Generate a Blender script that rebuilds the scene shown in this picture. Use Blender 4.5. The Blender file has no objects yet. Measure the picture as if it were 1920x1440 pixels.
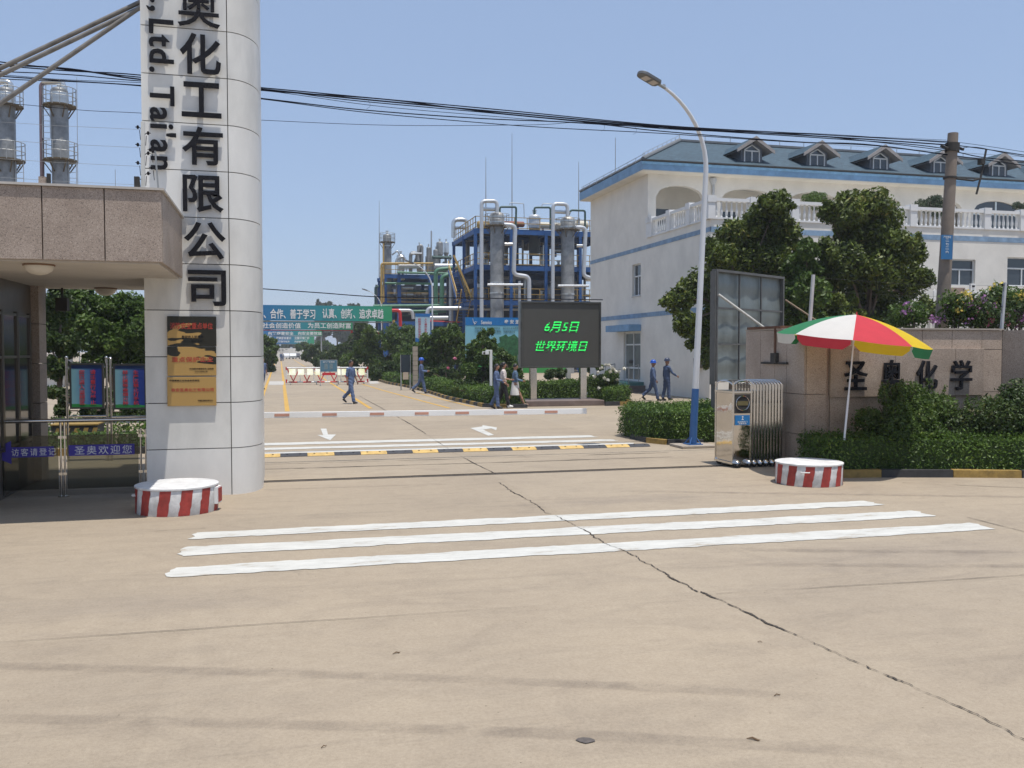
import bpy, math, random
import numpy as np
from mathutils import Vector, Matrix
rng = np.random.default_rng(7); random.seed(7)
SC = bpy.context.scene
COL = SC.collection
# ---------------------------------------------------------------- camera, sky, sun, exposure
H = 2.2; FPX = 1700.0
YAW = math.atan(436 / FPX); PITCH = math.atan(63 / FPX)
cam = bpy.data.cameras.new('camera'); camo = bpy.data.objects.new('camera', cam); COL.objects.link(camo)
camo.location = (0, 0, H); camo.rotation_euler = (math.pi / 2 - PITCH, 0, -YAW)
cam.sensor_width = 36; cam.lens = 36 * FPX / 1920; cam.clip_end = 4000; cam.clip_start = .05
SC.camera = camo
SUNDIR = Vector((.097, -.207, 1.0)).normalized()      # towards the sun
wd = bpy.data.worlds.new('World'); SC.world = wd; wd.use_nodes = True
nt = wd.node_tree; bg = nt.nodes['Background']
sky = nt.nodes.new('ShaderNodeTexSky'); sky.sky_type = 'NISHITA'; sky.sun_disc = False
sky.sun_elevation = math.asin(SUNDIR.z); sky.sun_rotation = math.atan2(SUNDIR.x, SUNDIR.y)
sky.air_density = 1.0; sky.dust_density = 1.2; sky.ozone_density = 2.0; sky.altitude = 100
hz = nt.nodes.new('ShaderNodeMix'); hz.data_type = 'RGBA'; hz.inputs[0].default_value = .62; hz.inputs[7].default_value = (2.75, 3.65, 5.45, 1)   # even summer haze veil
nt.links.new(sky.outputs[0], hz.inputs[6]); nt.links.new(hz.outputs[2], bg.inputs[0]); bg.inputs[1].default_value = 0.10
sun = bpy.data.lights.new('sun', 'SUN'); suno = bpy.data.objects.new('sun', sun); COL.objects.link(suno)
sun.energy = 3.3; sun.angle = math.radians(.53); sun.color = (1, .955, .89)
suno.rotation_euler = SUNDIR.to_track_quat('Z', 'Y').to_euler()
SC.view_settings.view_transform = 'Standard'; SC.view_settings.look = 'None'; SC.view_settings.exposure = 0.50

# ---------------------------------------------------------------- survey helpers (photo pixel + known plane -> world point)
_f = Vector((math.sin(YAW) * math.cos(PITCH), math.cos(YAW) * math.cos(PITCH), -math.sin(PITCH)))
_r = Vector((math.cos(YAW), -math.sin(YAW), 0)); _u = _r.cross(_f)
_c = Vector((0, 0, H))
def ray(px, py): return _f + _r * ((px - 960) / FPX) + _u * ((720 - py) / FPX)
def gg(px, py, z=0.0): d = ray(px, py); return _c + d * ((z - H) / d.z)
def gy(px, py, Y): d = ray(px, py); return _c + d * (Y / d.y)
def gx(px, py, X): d = ray(px, py); return _c + d * (X / d.x)
def X_at(px, Y): return gy(px, 657, Y).x

# ---------------------------------------------------------------- object helpers
ORG = {}
def props(o, label=None, cat=None, group=None, kind=None):
    if label: o['label'] = label
    if cat: o['category'] = cat
    if group: o['group'] = group
    if kind: o['kind'] = kind
def thing(name, label, cat, loc=(0, 0, 0), rz=0, group=None):
    o = bpy.data.objects.new(name, None); COL.objects.link(o); o.location = loc; o.rotation_euler = (0, 0, rz)
    o.empty_display_size = .2
    ORG[o.name] = Vector(loc); props(o, label, cat, group); return o
def link(name, me, mats, parent=None, org=None, local=False):
    """org: world origin for a top-level mesh; verts are in world coordinates unless local"""
    o = bpy.data.objects.new(name, me); COL.objects.link(o)
    if not isinstance(mats, (list, tuple)): mats = [mats]
    for m in mats: me.materials.append(m)
    if parent is not None:
        o.parent = parent; ORG[o.name] = ORG[parent.name]
        if not local:
            me.transform(Matrix.Translation(-ORG[parent.name]))
    else:
        org = Vector(org) if org is not None else Vector((0, 0, 0)); ORG[o.name] = org
        o.location = org
        if not local: me.transform(Matrix.Translation(-org))
    return o
def copy_tree(o, parent=None):
    c = o.copy(); COL.objects.link(c); c.parent = parent
    for ch in list(o.children): copy_tree(ch, c)
    return c

class MB:
    def __init__(s): s.v = []; s.f = []; s.m = []
    def add(s, vs, fs, mi=0, M=None):
        b = len(s.v)
        for p in vs:
            p = Vector(p)
            s.v.append(tuple(M @ p if M is not None else p))
        for f in fs: s.f.append([b + i for i in f]); s.m.append(mi)
    def box(s, x0, x1, y0, y1, z0, z1, mi=0, M=None):
        s.add([(x0,y0,z0),(x1,y0,z0),(x1,y1,z0),(x0,y1,z0),(x0,y0,z1),(x1,y0,z1),(x1,y1,z1),(x0,y1,z1)],
              [(3,2,1,0),(4,5,6,7),(0,1,5,4),(1,2,6,5),(2,3,7,6),(3,0,4,7)], mi, M)
        return s
    def bar(s, a, b, w, h=None, mi=0):
        a = Vector(a); b = Vector(b); h = w if h is None else h; d = b - a; L = d.length
        q = d.to_track_quat('Z', 'Y') if abs(d.normalized().z) > .95 else d.to_track_quat('X', 'Z')
        M = Matrix.Translation(a) @ q.to_matrix().to_4x4()
        if abs(d.normalized().z) > .95: s.box(-w/2, w/2, -h/2, h/2, 0, L, mi, M)
        else: s.box(0, L, -w/2, w/2, -h/2, h/2, mi, M)
        return s
    def tube(s, pts, r, n=8, mi=0, caps=True, M=None):
        pts = [Vector(p) for p in pts]; N = len(pts)
        rs = list(r) if isinstance(r, (list, tuple)) else [r] * N
        t0 = (pts[1] - pts[0]).normalized()
        up = Vector((0, 0, 1)) if abs(t0.z) < .9 else Vector((1, 0, 0))
        u = t0.cross(up).normalized(); vs = []
        for i in range(N):
            t = (pts[min(i + 1, N - 1)] - pts[max(i - 1, 0)])
            t = t.normalized() if t.length > 1e-9 else t0
            u = (u - t * u.dot(t)).normalized(); w = t.cross(u)
            for k in range(n):
                a = 2 * math.pi * k / n
                vs.append(pts[i] + (u * math.cos(a) + w * math.sin(a)) * rs[i])
        fs = [(i*n+k, i*n+(k+1) % n, (i+1)*n+(k+1) % n, (i+1)*n+k) for i in range(N-1) for k in range(n)]
        if caps: fs += [tuple(range(n))[::-1], tuple(range((N-1)*n, N*n))]
        s.add(vs, fs, mi, M); return s
    def cyl(s, a, b, r0, r1=None, n=16, mi=0, caps=True): return s.tube([a, b], [r0, r0 if r1 is None else r1], n, mi, caps)
    def lathe(s, prof, c, n=20, mi=0, M=None, sx=1, sy=1):
        c = Vector(c); vs = []; fs = []
        for r, z in prof:
            for k in range(n):
                a = 2*math.pi*k/n; vs.append(c + Vector((r*sx*math.cos(a), r*sy*math.sin(a), z)))
        for i in range(len(prof)-1):
            for k in range(n): fs.append((i*n+k, i*n+(k+1) % n, (i+1)*n+(k+1) % n, (i+1)*n+k))
        fs += [tuple(range(n))[::-1], tuple(range((len(prof)-1)*n, len(prof)*n))]
        s.add(vs, fs, mi, M); return s
    def ell(s, c, rx, ry, rz, nu=14, nv=8, mi=0, M=None):
        prof = [(max(.002, math.sin(math.pi*i/nv)), -math.cos(math.pi*i/nv)) for i in range(nv+1)]
        vs = []; fs = []
        for r, z in prof:
            for k in range(nu):
                a = 2*math.pi*k/nu; vs.append((c[0]+rx*r*math.cos(a), c[1]+ry*r*math.sin(a), c[2]+rz*z))
        for i in range(nv):
            for k in range(nu): fs.append((i*nu+k, i*nu+(k+1) % nu, (i+1)*nu+(k+1) % nu, (i+1)*nu+k))
        fs += [tuple(range(nu))[::-1], tuple(range(nv*nu, (nv+1)*nu))]
        s.add(vs, fs, mi, M); return s
    def prism(s, poly, z0, z1, mi=0, M=None):          # polygon in x,y extruded along z
        n = len(poly); vs = [(x, y, z0) for x, y in poly] + [(x, y, z1) for x, y in poly]
        ar = sum(poly[i][0]*poly[(i+1) % n][1]-poly[(i+1) % n][0]*poly[i][1] for i in range(n))
        fs = [tuple(range(n))[::-1], tuple(range(n, 2*n))] + [(i, (i+1) % n, n+(i+1) % n, n+i) for i in range(n)]
        if ar < 0: fs = [tuple(reversed(f)) for f in fs]
        s.add(vs, fs, mi, M); return s
    def prism_xz(s, poly, y0, y1, mi=0, M=None):       # polygon in x,z extruded along y
        Q = Matrix(((1,0,0,0),(0,0,-1,0),(0,1,0,0),(0,0,0,1)))   # (x,y,z)->(x,-z,y)
        s.prism(poly, -y1, -y0, mi, (M @ Q) if M is not None else Q); return s
    def prism_yz(s, poly, x0, x1, mi=0):               # polygon in y,z extruded along x
        Q = Matrix(((0,0,1,0),(1,0,0,0),(0,1,0,0),(0,0,0,1)))
        s.prism(poly, x0, x1, mi, Q); return s
    def mesh(s, name, smooth=False, ang=40, ext=None):
        me = bpy.data.meshes.new(name); me.from_pydata([tuple(p) for p in s.v], [], s.f)
        me.polygons.foreach_set('material_index', s.m)
        if smooth:
            me.polygons.foreach_set('use_smooth', [True]*len(s.f)); me.set_sharp_from_angle(angle=math.radians(ang))
        me.update(); return me
    def build(s, name, mats, parent=None, org=None, smooth=False, local=False, ang=40, bevel=0, tri=None):
        o = link(name, s.mesh(name, smooth, ang), mats, parent, org, local)
        if bevel:
            b = o.modifiers.new('bevel', 'BEVEL'); b.width = bevel; b.segments = 2; b.limit_method = 'ANGLE'; b.angle_limit = math.radians(50)
        return o

TXT = {}
def text_mesh(body, bold=.0, ext=0.0, spacing=1.0, lines=1.0, align='CENTER'):
    c = bpy.data.curves.new('lettering', 'FONT'); c.body = body; c.size = 1; c.offset = bold; c.extrude = ext
    c.align_x = align; c.align_y = 'CENTER'; c.space_character = spacing; c.space_line = lines; c.resolution_u = 3
    o = bpy.data.objects.new('lettering', c); COL.objects.link(o); bpy.context.view_layer.update()
    me = bpy.data.meshes.new_from_object(o.evaluated_get(bpy.context.evaluated_depsgraph_get()))
    bpy.data.objects.remove(o); bpy.data.curves.remove(c)
    return me
def letter(body, c, w, h, mat, parent, name='lettering', bold=.006, depth=.004, rz=0, roll=0, spacing=1.0, shear=0, lines=1.0):
    """text centred at world point c, facing -Y turned by rz about Z, fitted to w x h metres, solid thickness depth"""
    me = text_mesh(body, bold, .5, spacing, lines)
    co = np.zeros(len(me.vertices)*3); me.vertices.foreach_get('co', co); co = co.reshape(-1, 3)
    mn = co.min(0); mx = co.max(0); co -= (mn+mx)/2
    sx = w/(mx[0]-mn[0]); sy = h/(mx[1]-mn[1]) if h else sx
    co[:, 0] *= sx; co[:, 1] *= sy; co[:, 2] *= depth/max(1e-6, mx[2]-mn[2])
    co[:, 0] += co[:, 1]*shear
    me.vertices.foreach_set('co', co.ravel())
    M = Matrix.Translation(Vector(c)) @ Matrix.Rotation(rz, 4, 'Z') @ Matrix.Rotation(math.pi/2, 4, 'X') @ Matrix.Rotation(roll, 4, 'Z')
    me.transform(M); me.update()
    return link(name, me, mat, parent)

# ---------------------------------------------------------------- materials
def srgb(r, g, b):
    f = lambda c: (c/255/12.92) if c/255 <= .04045 else ((c/255+.055)/1.055)**2.4
    return (f(r), f(g), f(b))
MATS = {}
def mat(name, col, rough=.6, metal=0.0, var=.12, scale=3.0, bump=0.0, bscale=60.0, col2=None, stretch=None, emit=0, alpha=1, spec=.5, trans=0):
    if name in MATS: return MATS[name]
    m = bpy.data.materials.new(name); m.use_nodes = True; n = m.node_tree; p = n.nodes['Principled BSDF']
    L = n.links.new
    p.inputs['Roughness'].default_value = rough; p.inputs['Metallic'].default_value = metal
    p.inputs['Specular IOR Level'].default_value = spec
    if trans: p.inputs['Transmission Weight'].default_value = trans
    tc = n.nodes.new('ShaderNodeTexCoord'); src = tc.outputs['Object']
    if stretch:
        mp = n.nodes.new('ShaderNodeMapping'); mp.inputs['Scale'].default_value = stretch; L(src, mp.inputs[0]); src = mp.outputs[0]
    if var > 0 or col2:
        nz = n.nodes.new('ShaderNodeTexNoise'); nz.inputs['Scale'].default_value = scale; nz.inputs['Detail'].default_value = 7; nz.inputs['Roughness'].default_value = .65
        L(src, nz.inputs['Vector'])
        rp = n.nodes.new('ShaderNodeValToRGB'); e = rp.color_ramp.elements
        e[0].position = .32; e[1].position = .68
        a = tuple(c*(1-var) for c in col); b = tuple(min(1, c*(1+var*.7)) for c in col) if not col2 else col2
        e[0].color = (*a, 1); e[1].color = (*b, 1)
        L(nz.outputs['Fac'], rp.inputs[0]); L(rp.outputs[0], p.inputs['Base Color'])
    else: p.inputs['Base Color'].default_value = (*col, 1)
    if bump:
        n2 = n.nodes.new('ShaderNodeTexNoise'); n2.inputs['Scale'].default_value = bscale; n2.inputs['Detail'].default_value = 5
        L(tc.outputs['Object'], n2.inputs['Vector'])
        bp = n.nodes.new('ShaderNodeBump'); bp.inputs['Strength'].default_value = bump; bp.inputs['Distance'].default_value = .01
        L(n2.outputs['Fac'], bp.inputs['Height']); L(bp.outputs[0], p.inputs['Normal'])
    if emit: p.inputs['Emission Color'].default_value = (*col, 1); p.inputs['Emission Strength'].default_value = emit
    MATS[name] = m; return m

def granite(name, c1, c2, dark):
    m = mat(name, c1, .55, var=0); n = m.node_tree; p = n.nodes['Principled BSDF']; L = n.links.new
    tc = n.nodes.new('ShaderNodeTexCoord')
    v = n.nodes.new('ShaderNodeTexVoronoi'); v.inputs['Scale'].default_value = 110; L(tc.outputs['Object'], v.inputs['Vector'])
    sep = n.nodes.new('ShaderNodeSeparateColor'); L(v.outputs['Color'], sep.inputs[0])
    r = n.nodes.new('ShaderNodeValToRGB'); L(sep.outputs[0], r.inputs[0])
    e = r.color_ramp.elements; e[0].color = (*dark, 1); e[0].position = 0; e[1].color = (*c2, 1); e[1].position = 1
    x = e.new(.22); x.color = (*c1, 1); x = e.new(.7); x.color = (*c1, 1)
    nz = n.nodes.new('ShaderNodeTexNoise'); nz.inputs['Scale'].default_value = 1.6; nz.inputs['Detail'].default_value = 8; L(tc.outputs['Object'], nz.inputs['Vector'])
    r2 = n.nodes.new('ShaderNodeValToRGB'); L(nz.outputs['Fac'], r2.inputs[0])
    r2.color_ramp.elements[0].position = .3; r2.color_ramp.elements[0].color = (.74, .72, .7, 1); r2.color_ramp.elements[1].position = .62
    mx = n.nodes.new('ShaderNodeMix'); mx.data_type = 'RGBA'; mx.blend_type = 'MULTIPLY'; mx.inputs[0].default_value = 1
    L(r.outputs[0], mx.inputs[6]); L(r2.outputs[0], mx.inputs[7]); L(mx.outputs[2], p.inputs['Base Color'])
    return m

def foliage(name, dark, light, tip=None, transl=.35, rough=.45):
    m = bpy.data.materials.new(name); m.use_nodes = True; n = m.node_tree; p = n.nodes['Principled BSDF']; L = n.links.new
    at = n.nodes.new('ShaderNodeAttribute'); at.attribute_name = 'tint'
    r = n.nodes.new('ShaderNodeValToRGB'); L(at.outputs['Fac'], r.inputs[0]); e = r.color_ramp.elements
    e[0].color = (*dark, 1); e[1].color = (*light, 1); e[1].position = .85
    if tip: x = e.new(1.0); x.color = (*tip, 1)
    L(r.outputs[0], p.inputs['Base Color']); p.inputs['Roughness'].default_value = rough; p.inputs['Specular IOR Level'].default_value = .3
    tr = n.nodes.new('ShaderNodeBsdfTranslucent'); L(r.outputs[0], tr.inputs[0])
    ms = n.nodes.new('ShaderNodeMixShader'); ms.inputs[0].default_value = transl
    L(p.outputs[0], ms.inputs[1]); L(tr.outputs[0], ms.inputs[2]); L(ms.outputs[0], n.nodes['Material Output'].inputs[0])
    MATS[name] = m; return m

def ground_mat():
    m = bpy.data.materials.new('concrete_paving'); m.use_nodes = True; n = m.node_tree; p = n.nodes['Principled BSDF']; L = n.links.new
    tc = n.nodes.new('ShaderNodeTexCoord'); O = tc.outputs['Object']
    def noise(scale, detail=8, rough=.6, stretch=None, dist=0):
        s = O
        if stretch:
            mp = n.nodes.new('ShaderNodeMapping'); mp.inputs['Scale'].default_value = stretch; L(O, mp.inputs[0]); s = mp.outputs[0]
        z = n.nodes.new('ShaderNodeTexNoise'); z.inputs['Scale'].default_value = scale; z.inputs['Detail'].default_value = detail
        z.inputs['Roughness'].default_value = rough; z.inputs['Distortion'].default_value = dist; L(s, z.inputs['Vector']); return z.outputs['Fac']
    def ramp(f, p0, c0, p1, c1):
        r = n.nodes.new('ShaderNodeValToRGB'); L(f, r.inputs[0]); e = r.color_ramp.elements
        e[0].position = p0; e[0].color = (*c0, 1); e[1].position = p1; e[1].color = (*c1, 1); return r.outputs[0]
    def mul(a, b, f=1.0):
        x = n.nodes.new('ShaderNodeMix'); x.data_type = 'RGBA'; x.blend_type = 'MULTIPLY'; x.inputs[0].default_value = f
        L(a, x.inputs[6]); L(b, x.inputs[7]); return x.outputs[2]
    base = ramp(noise(.18, 5, .5), .3, (.405, .340, .256), .7, (.435, .360, .265))
    c = mul(base, ramp(noise(.5, 8, .6), .32, (.90, .90, .91), .6, (1, 1, 1)))
    c = mul(c, ramp(noise(1.3, 9, .72, (.6, 1.2, 1), 1.2), .34, (.88, .88, .89), .52, (1, 1, 1)))
    c = mul(c, ramp(noise(1.0, 9, .75, (.16, 3.2, 1), .3), .30, (.86, .86, .87), .46, (1, 1, 1)))
    c = mul(c, ramp(noise(7, 9, .75), .3, (.90, .89, .88), .6, (1.0, 1.0, 1.0)))
    c = mul(c, ramp(noise(38, 6, .8), .3, (.78, .77, .76), .58, (1.0, 1.0, 1.0)))
    c = mul(c, ramp(noise(190, 3, .7), .34, (.78, .77, .76), .6, (1, 1, 1)))
    # darker dust stains with ragged outlines, sparse
    c = mul(c, ramp(noise(.42, 10, .78, (.7, 1.5, 1), 1.6), .22, (.72, .73, .76), .37, (1, 1, 1)))
    # two dusty grey patches where vehicles turn
    for (cx_, cy_, rx_, ry_) in ((-1.1, 8.35, 1.3, .55), (6.8, 8.3, 2.4, .9), (5.2, 12.4, 2.2, .5)):
        mq = n.nodes.new('ShaderNodeMapping'); mq.vector_type = 'POINT'; mq.inputs['Location'].default_value = (-cx_/rx_, -cy_/ry_, 0); mq.inputs['Scale'].default_value = (1/rx_, 1/ry_, 0); L(O, mq.inputs[0])
        ln = n.nodes.new('ShaderNodeVectorMath'); ln.operation = 'LENGTH'; L(mq.outputs[0], ln.inputs[0])
        ad = n.nodes.new('ShaderNodeMath'); ad.operation = 'MULTIPLY_ADD'; ad.inputs[1].default_value = .8; sc_ = n.nodes.new('ShaderNodeMath'); sc_.operation = 'MULTIPLY'; sc_.inputs[1].default_value = .36; L(ln.outputs['Value'], sc_.inputs[0]); L(noise(1.7, 9, .75, (.4, 2, 1), .6), ad.inputs[0]); L(sc_.outputs[0], ad.inputs[2])
        c = mul(c, ramp(ad.outputs[0], .46, (.86, .865, .895), .76, (1, 1, 1)))
    # slab-to-slab tone
    br = n.nodes.new('ShaderNodeTexBrick'); br.offset = 0; br.inputs['Scale'].default_value = 1; br.inputs['Brick Width'].default_value = 4.4; br.inputs['Row Height'].default_value = 4.1; br.inputs['Mortar Size'].default_value = 0
    mpb = n.nodes.new('ShaderNodeMapping'); mpb.inputs['Location'].default_value = (-3.65+4.4*4, -7.45+4.1*3, 0); L(O, mpb.inputs[0]); L(mpb.outputs[0], br.inputs[0])
    br.inputs['Color1'].default_value = (1, 1, 1, 1); br.inputs['Color2'].default_value = (.93, .925, .92, 1); c = mul(c, br.outputs[0])
    # pits and crumbs
    vo = n.nodes.new('ShaderNodeTexVoronoi'); vo.inputs['Scale'].default_value = 6; L(O, vo.inputs['Vector'])
    c = mul(c, ramp(vo.outputs['Distance'], .025, (.45, .42, .38), .045, (1, 1, 1)))
    L(c, p.inputs['Base Color']); p.inputs['Roughness'].default_value = .85; p.inputs['Specular IOR Level'].default_value = .25
    bp = n.nodes.new('ShaderNodeBump'); bp.inputs['Strength'].default_value = .35; bp.inputs['Distance'].default_value = .01
    L(noise(45, 8, .7), bp.inputs['Height']); L(bp.outputs[0], p.inputs['Normal'])
    return m
def paint_mat(name, col, under=(.36, .295, .215), wear=.36):
    m = bpy.data.materials.new(name); m.use_nodes = True; n = m.node_tree; p = n.nodes['Principled BSDF']; L = n.links.new
    tc = n.nodes.new('ShaderNodeTexCoord')
    def nz(scale, st, det=10, ro=.72):
        z = n.nodes.new('ShaderNodeTexNoise'); z.inputs['Scale'].default_value = scale; z.inputs['Detail'].default_value = det; z.inputs['Roughness'].default_value = ro
        mp = n.nodes.new('ShaderNodeMapping'); mp.inputs['Scale'].default_value = st; L(tc.outputs['Object'], mp.inputs[0]); L(mp.outputs[0], z.inputs['Vector']); return z.outputs['Fac']
    def rp(f, stops):
        r = n.nodes.new('ShaderNodeValToRGB'); L(f, r.inputs[0]); e = r.color_ramp.elements
        e[0].position, e[0].color = stops[0][0], (*stops[0][1], 1); e[1].position, e[1].color = stops[-1][0], (*stops[-1][1], 1)
        for q, c in stops[1:-1]: x = e.new(q); x.color = (*c, 1)
        return r.outputs[0]
    a = rp(nz(3.2, (.5, 1.6, 1)), [(wear-.05, under), (wear+.01, tuple(c*.84 for c in col)), (.62, col)])
    b = rp(nz(26, (.25, 1.5, 1), 6, .8), [(.30, (.62, .58, .52)), (.42, (.93, .93, .92)), (.6, (1, 1, 1))])
    mx = n.nodes.new('ShaderNodeMix'); mx.data_type = 'RGBA'; mx.blend_type = 'MULTIPLY'; mx.inputs[0].default_value = 1; L(a, mx.inputs[6]); L(b, mx.inputs[7])
    L(mx.outputs[2], p.inputs['Base Color']); p.inputs['Roughness'].default_value = .75
    MATS[name] = m; return m

WHITE = mat('white_paint', (.72, .72, .70), .5, var=.07)
WALLW = mat('white_render', (.68, .65, .59), .85, var=.10, scale=.8, bump=.2, bscale=25)
BLUET = mat('pale_blue_trim', (.17, .31, .48), .7, var=.22, scale=1.5)
SLATE = mat('teal_slate', (.045, .088, .118), .7, var=.35, scale=6, bump=.2, bscale=20)
CLAD3 = mat('grey_white_cladding_light', (.685, .67, .63), .4, var=.12, scale=1.3, stretch=(1, 1, .5))
CLAD2 = mat('grey_white_cladding_dark', (.60, .59, .555), .45, var=.2, scale=1.6, stretch=(1, 1, .3))
CLAD = mat('grey_white_cladding', (.65, .635, .59), .42, var=.16, scale=1.1, col2=None, stretch=(1, 1, .55))
BLACK = mat('black_letters', (.010, .010, .013), .75, var=.2, spec=.15)
DARK = mat('dark_gap', (.03, .028, .026), .8, var=.2)
STEEL = mat('stainless_steel', (.60, .585, .56), .16, 1.0, var=.08, scale=4)
STEELM = mat('mirror_steel', (.58, .555, .52), .06, 1.0, var=.1, scale=2, bump=.5, bscale=2.2)
GALV = mat('galvanised_steel', (.42, .43, .43), .45, .6, var=.18, scale=5)
GREYM = mat('grey_metal', (.30, .31, .31), .5, .3, var=.2, scale=3)
RED = mat('red_paint', (.33, .04, .03), .65, var=.32, scale=11)
REDB = mat('bright_red', (.50, .02, .025), .5, var=.1)
YEL = mat('yellow_paint', (.62, .36, .03), .6, var=.2, scale=5)
KYEL = mat('kerb_yellow', (.28, .18, .045), .75, var=.35, scale=7)
KBLK = mat('kerb_black', (.03, .03, .03), .75, var=.3, scale=7)
BLUEP = mat('blue_paint', (.025, .10, .27), .5, var=.12)
SBLUE = mat('structure_blue', (.008, .075, .25), .6, var=.3, scale=1.5)
GRN = mat('green_pipe', (.06, .17, .10), .5, var=.2)
GLASS = mat('dark_glass', (.035, .045, .055), .06, var=.1, spec=.8)
GRAN = granite('pink_granite', (.35, .28, .225), (.48, .395, .325), (.17, .13, .105))
GRAN2 = granite('beige_granite', (.43, .335, .26), (.55, .44, .35), (.20, .15, .115))
GROUND = ground_mat()
PW = paint_mat('road_white', (.58, .57, .525), wear=.41); PY = paint_mat('road_yellow', (.56, .33, .06), wear=.36)
CRACK = mat('joint_dirt', (.065, .052, .04), .95, var=.4, scale=20)
BARK = mat('bark', (.10, .075, .055), .9, var=.3, scale=8, bump=.5, bscale=30)
TAN = mat('yellow_railing', (.40, .26, .07), .6, var=.2)
CONC = mat('grey_concrete', (.33, .28, .225), .85, var=.18, scale=3, bump=.3, bscale=40)
# leaves
F_MAG = foliage('magnolia_leaf', (.016, .032, .006), (.125, .165, .022), (.26, .24, .07), .18, .5)
F_HEDGE = foliage('hedge_leaf', (.028, .058, .008), (.10, .175, .022), (.19, .26, .05), .25, .5)
F_TREE = foliage('broad_leaf', (.026, .055, .010), (.095, .155, .026), (.17, .21, .05), .3, .5)
F_DARK = foliage('dark_leaf', (.018, .038, .009), (.062, .10, .020), (.13, .14, .035), .2, .5)
F_FAR = foliage('far_leaf', (.035, .055, .035), (.07, .10, .05), None, .2, .7)  # distance haze mixed into these greens as grey; terrace shrubs share them
F_LIGHT = foliage('light_leaf', (.035, .07, .015), (.12, .19, .04), (.20, .22, .06), .3, .5)
F_PURP = foliage('purple_bloom', (.26, .09, .26), (.48, .26, .48), (.62, .45, .6), .3, .6)
F_YELW = foliage('yellow_bloom', (.45, .33, .05), (.72, .60, .16), (.8, .74, .4), .3, .6)
F_WROSE = foliage('white_petal', (.6, .58, .48), (.8, .78, .7), None, .2, .6)
F_PINK = foliage('pink_bloom', (.5, .10, .18), (.65, .25, .35), None, .3, .6)

# ---------------------------------------------------------------- leaves
def leaf_mesh(name, blobs, n, size, shell=.75, up=.25, flat=1.0, clump=0):
    """n leaf quads scattered through ellipsoids [(cx,cy,cz,rx,ry,rz)]; tint varies leaf to leaf and clump to clump"""
    B = np.array(blobs, float); vol = (B[:, 3]*B[:, 4]+B[:, 4]*B[:, 5]+B[:, 3]*B[:, 5]); w = vol/vol.sum()
    idx = rng.choice(len(B), n, p=w); b = B[idx]
    d = rng.normal(size=(n, 3)); d /= np.linalg.norm(d, axis=1)[:, None]
    rad = shell + (1-shell)*rng.random(n)**.8; rad *= rng.choice([1, 1, 1, .8, .55], n)
    rad += rng.normal(0, .07, n)
    P = b[:, :3]+d*rad[:, None]*b[:, 3:]
    nrm = d*.6+rng.normal(size=(n, 3))*.7+np.array([0, 0, up]); nrm /= np.linalg.norm(nrm, axis=1)[:, None]
    a = rng.normal(size=(n, 3)); a -= nrm*(a*nrm).sum(1)[:, None]; a /= np.linalg.norm(a, axis=1)[:, None]
    c = np.cross(nrm, a); s = size*(.6+.8*rng.random(n))[:, None]
    V = np.stack([P-a*s, P-c*s*.45*flat, P+a*s, P+c*s*.45*flat], 1).reshape(-1, 3)
    me = bpy.data.meshes.new(name); me.vertices.add(4*n); me.vertices.foreach_set('co', V.ravel())
    me.loops.add(4*n); me.loops.foreach_set('vertex_index', np.arange(4*n)); me.polygons.add(n)
    me.polygons.foreach_set('loop_start', np.arange(n)*4); me.update(calc_edges=True)
    ct = rng.random(len(B)); t = np.clip(.25+.5*rng.random(n)+.35*(ct[idx]-.5)+.12*rng.normal(size=n), 0, 1)
    at = me.attributes.new('tint', 'FLOAT', 'POINT'); at.data.foreach_set('value', np.repeat(t, 4))
    return me
def blobs_in(c, r, k, br, seed=None, ex=1.0):
    """k small ellipsoids filling a big one"""
    out = []
    for _ in range(k):
        d = rng.normal(size=3); d /= np.linalg.norm(d); q = rng.random()**(1/2.2)*.86
        s = br*(.65+.7*rng.random())
        out.append((c[0]+d[0]*q*r[0], c[1]+d[1]*q*r[1], c[2]+d[2]*q*r[2], s, s, s*.8*ex))
    return out
def trunk(parent, base, top, r, limbs, name='trunk'):
    m = MB(); b = Vector(base); t = Vector(top)
    mid = b.lerp(t, .5)+Vector((random.uniform(-.1, .1), random.uniform(-.1, .1), 0))
    m.tube([b, b.lerp(mid, .5), mid, t], [r*1.25, r, r*.8, r*.45], 9)
    for e in limbs:
        e = Vector(e); s = b.lerp(t, random.uniform(.35, .8)); k = s.lerp(e, .5)+Vector((0, 0, .12*(e-s).length))
        m.tube([s, k, e], [r*.5, r*.3, r*.1], 6)
    return m.build(name, BARK, parent, smooth=True)
def tree(name, label, cat, base, crown_c, crown_r, leaves, n, size, fol, k=26, br=.55, tr=.14, group=None, extra=None):
    t = thing(name, label, cat, base, group=group)
    bl = blobs_in(crown_c, crown_r, k, br)
    if extra: bl += extra
    link('crown', leaf_mesh('crown', bl, n, size), fol, t)
    trunk(t, base, (crown_c[0], crown_c[1], crown_c[2]+crown_r[2]*.4), tr, [bl[i][:3] for i in range(0, len(bl), max(1, len(bl)//9))])
    return t
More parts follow.
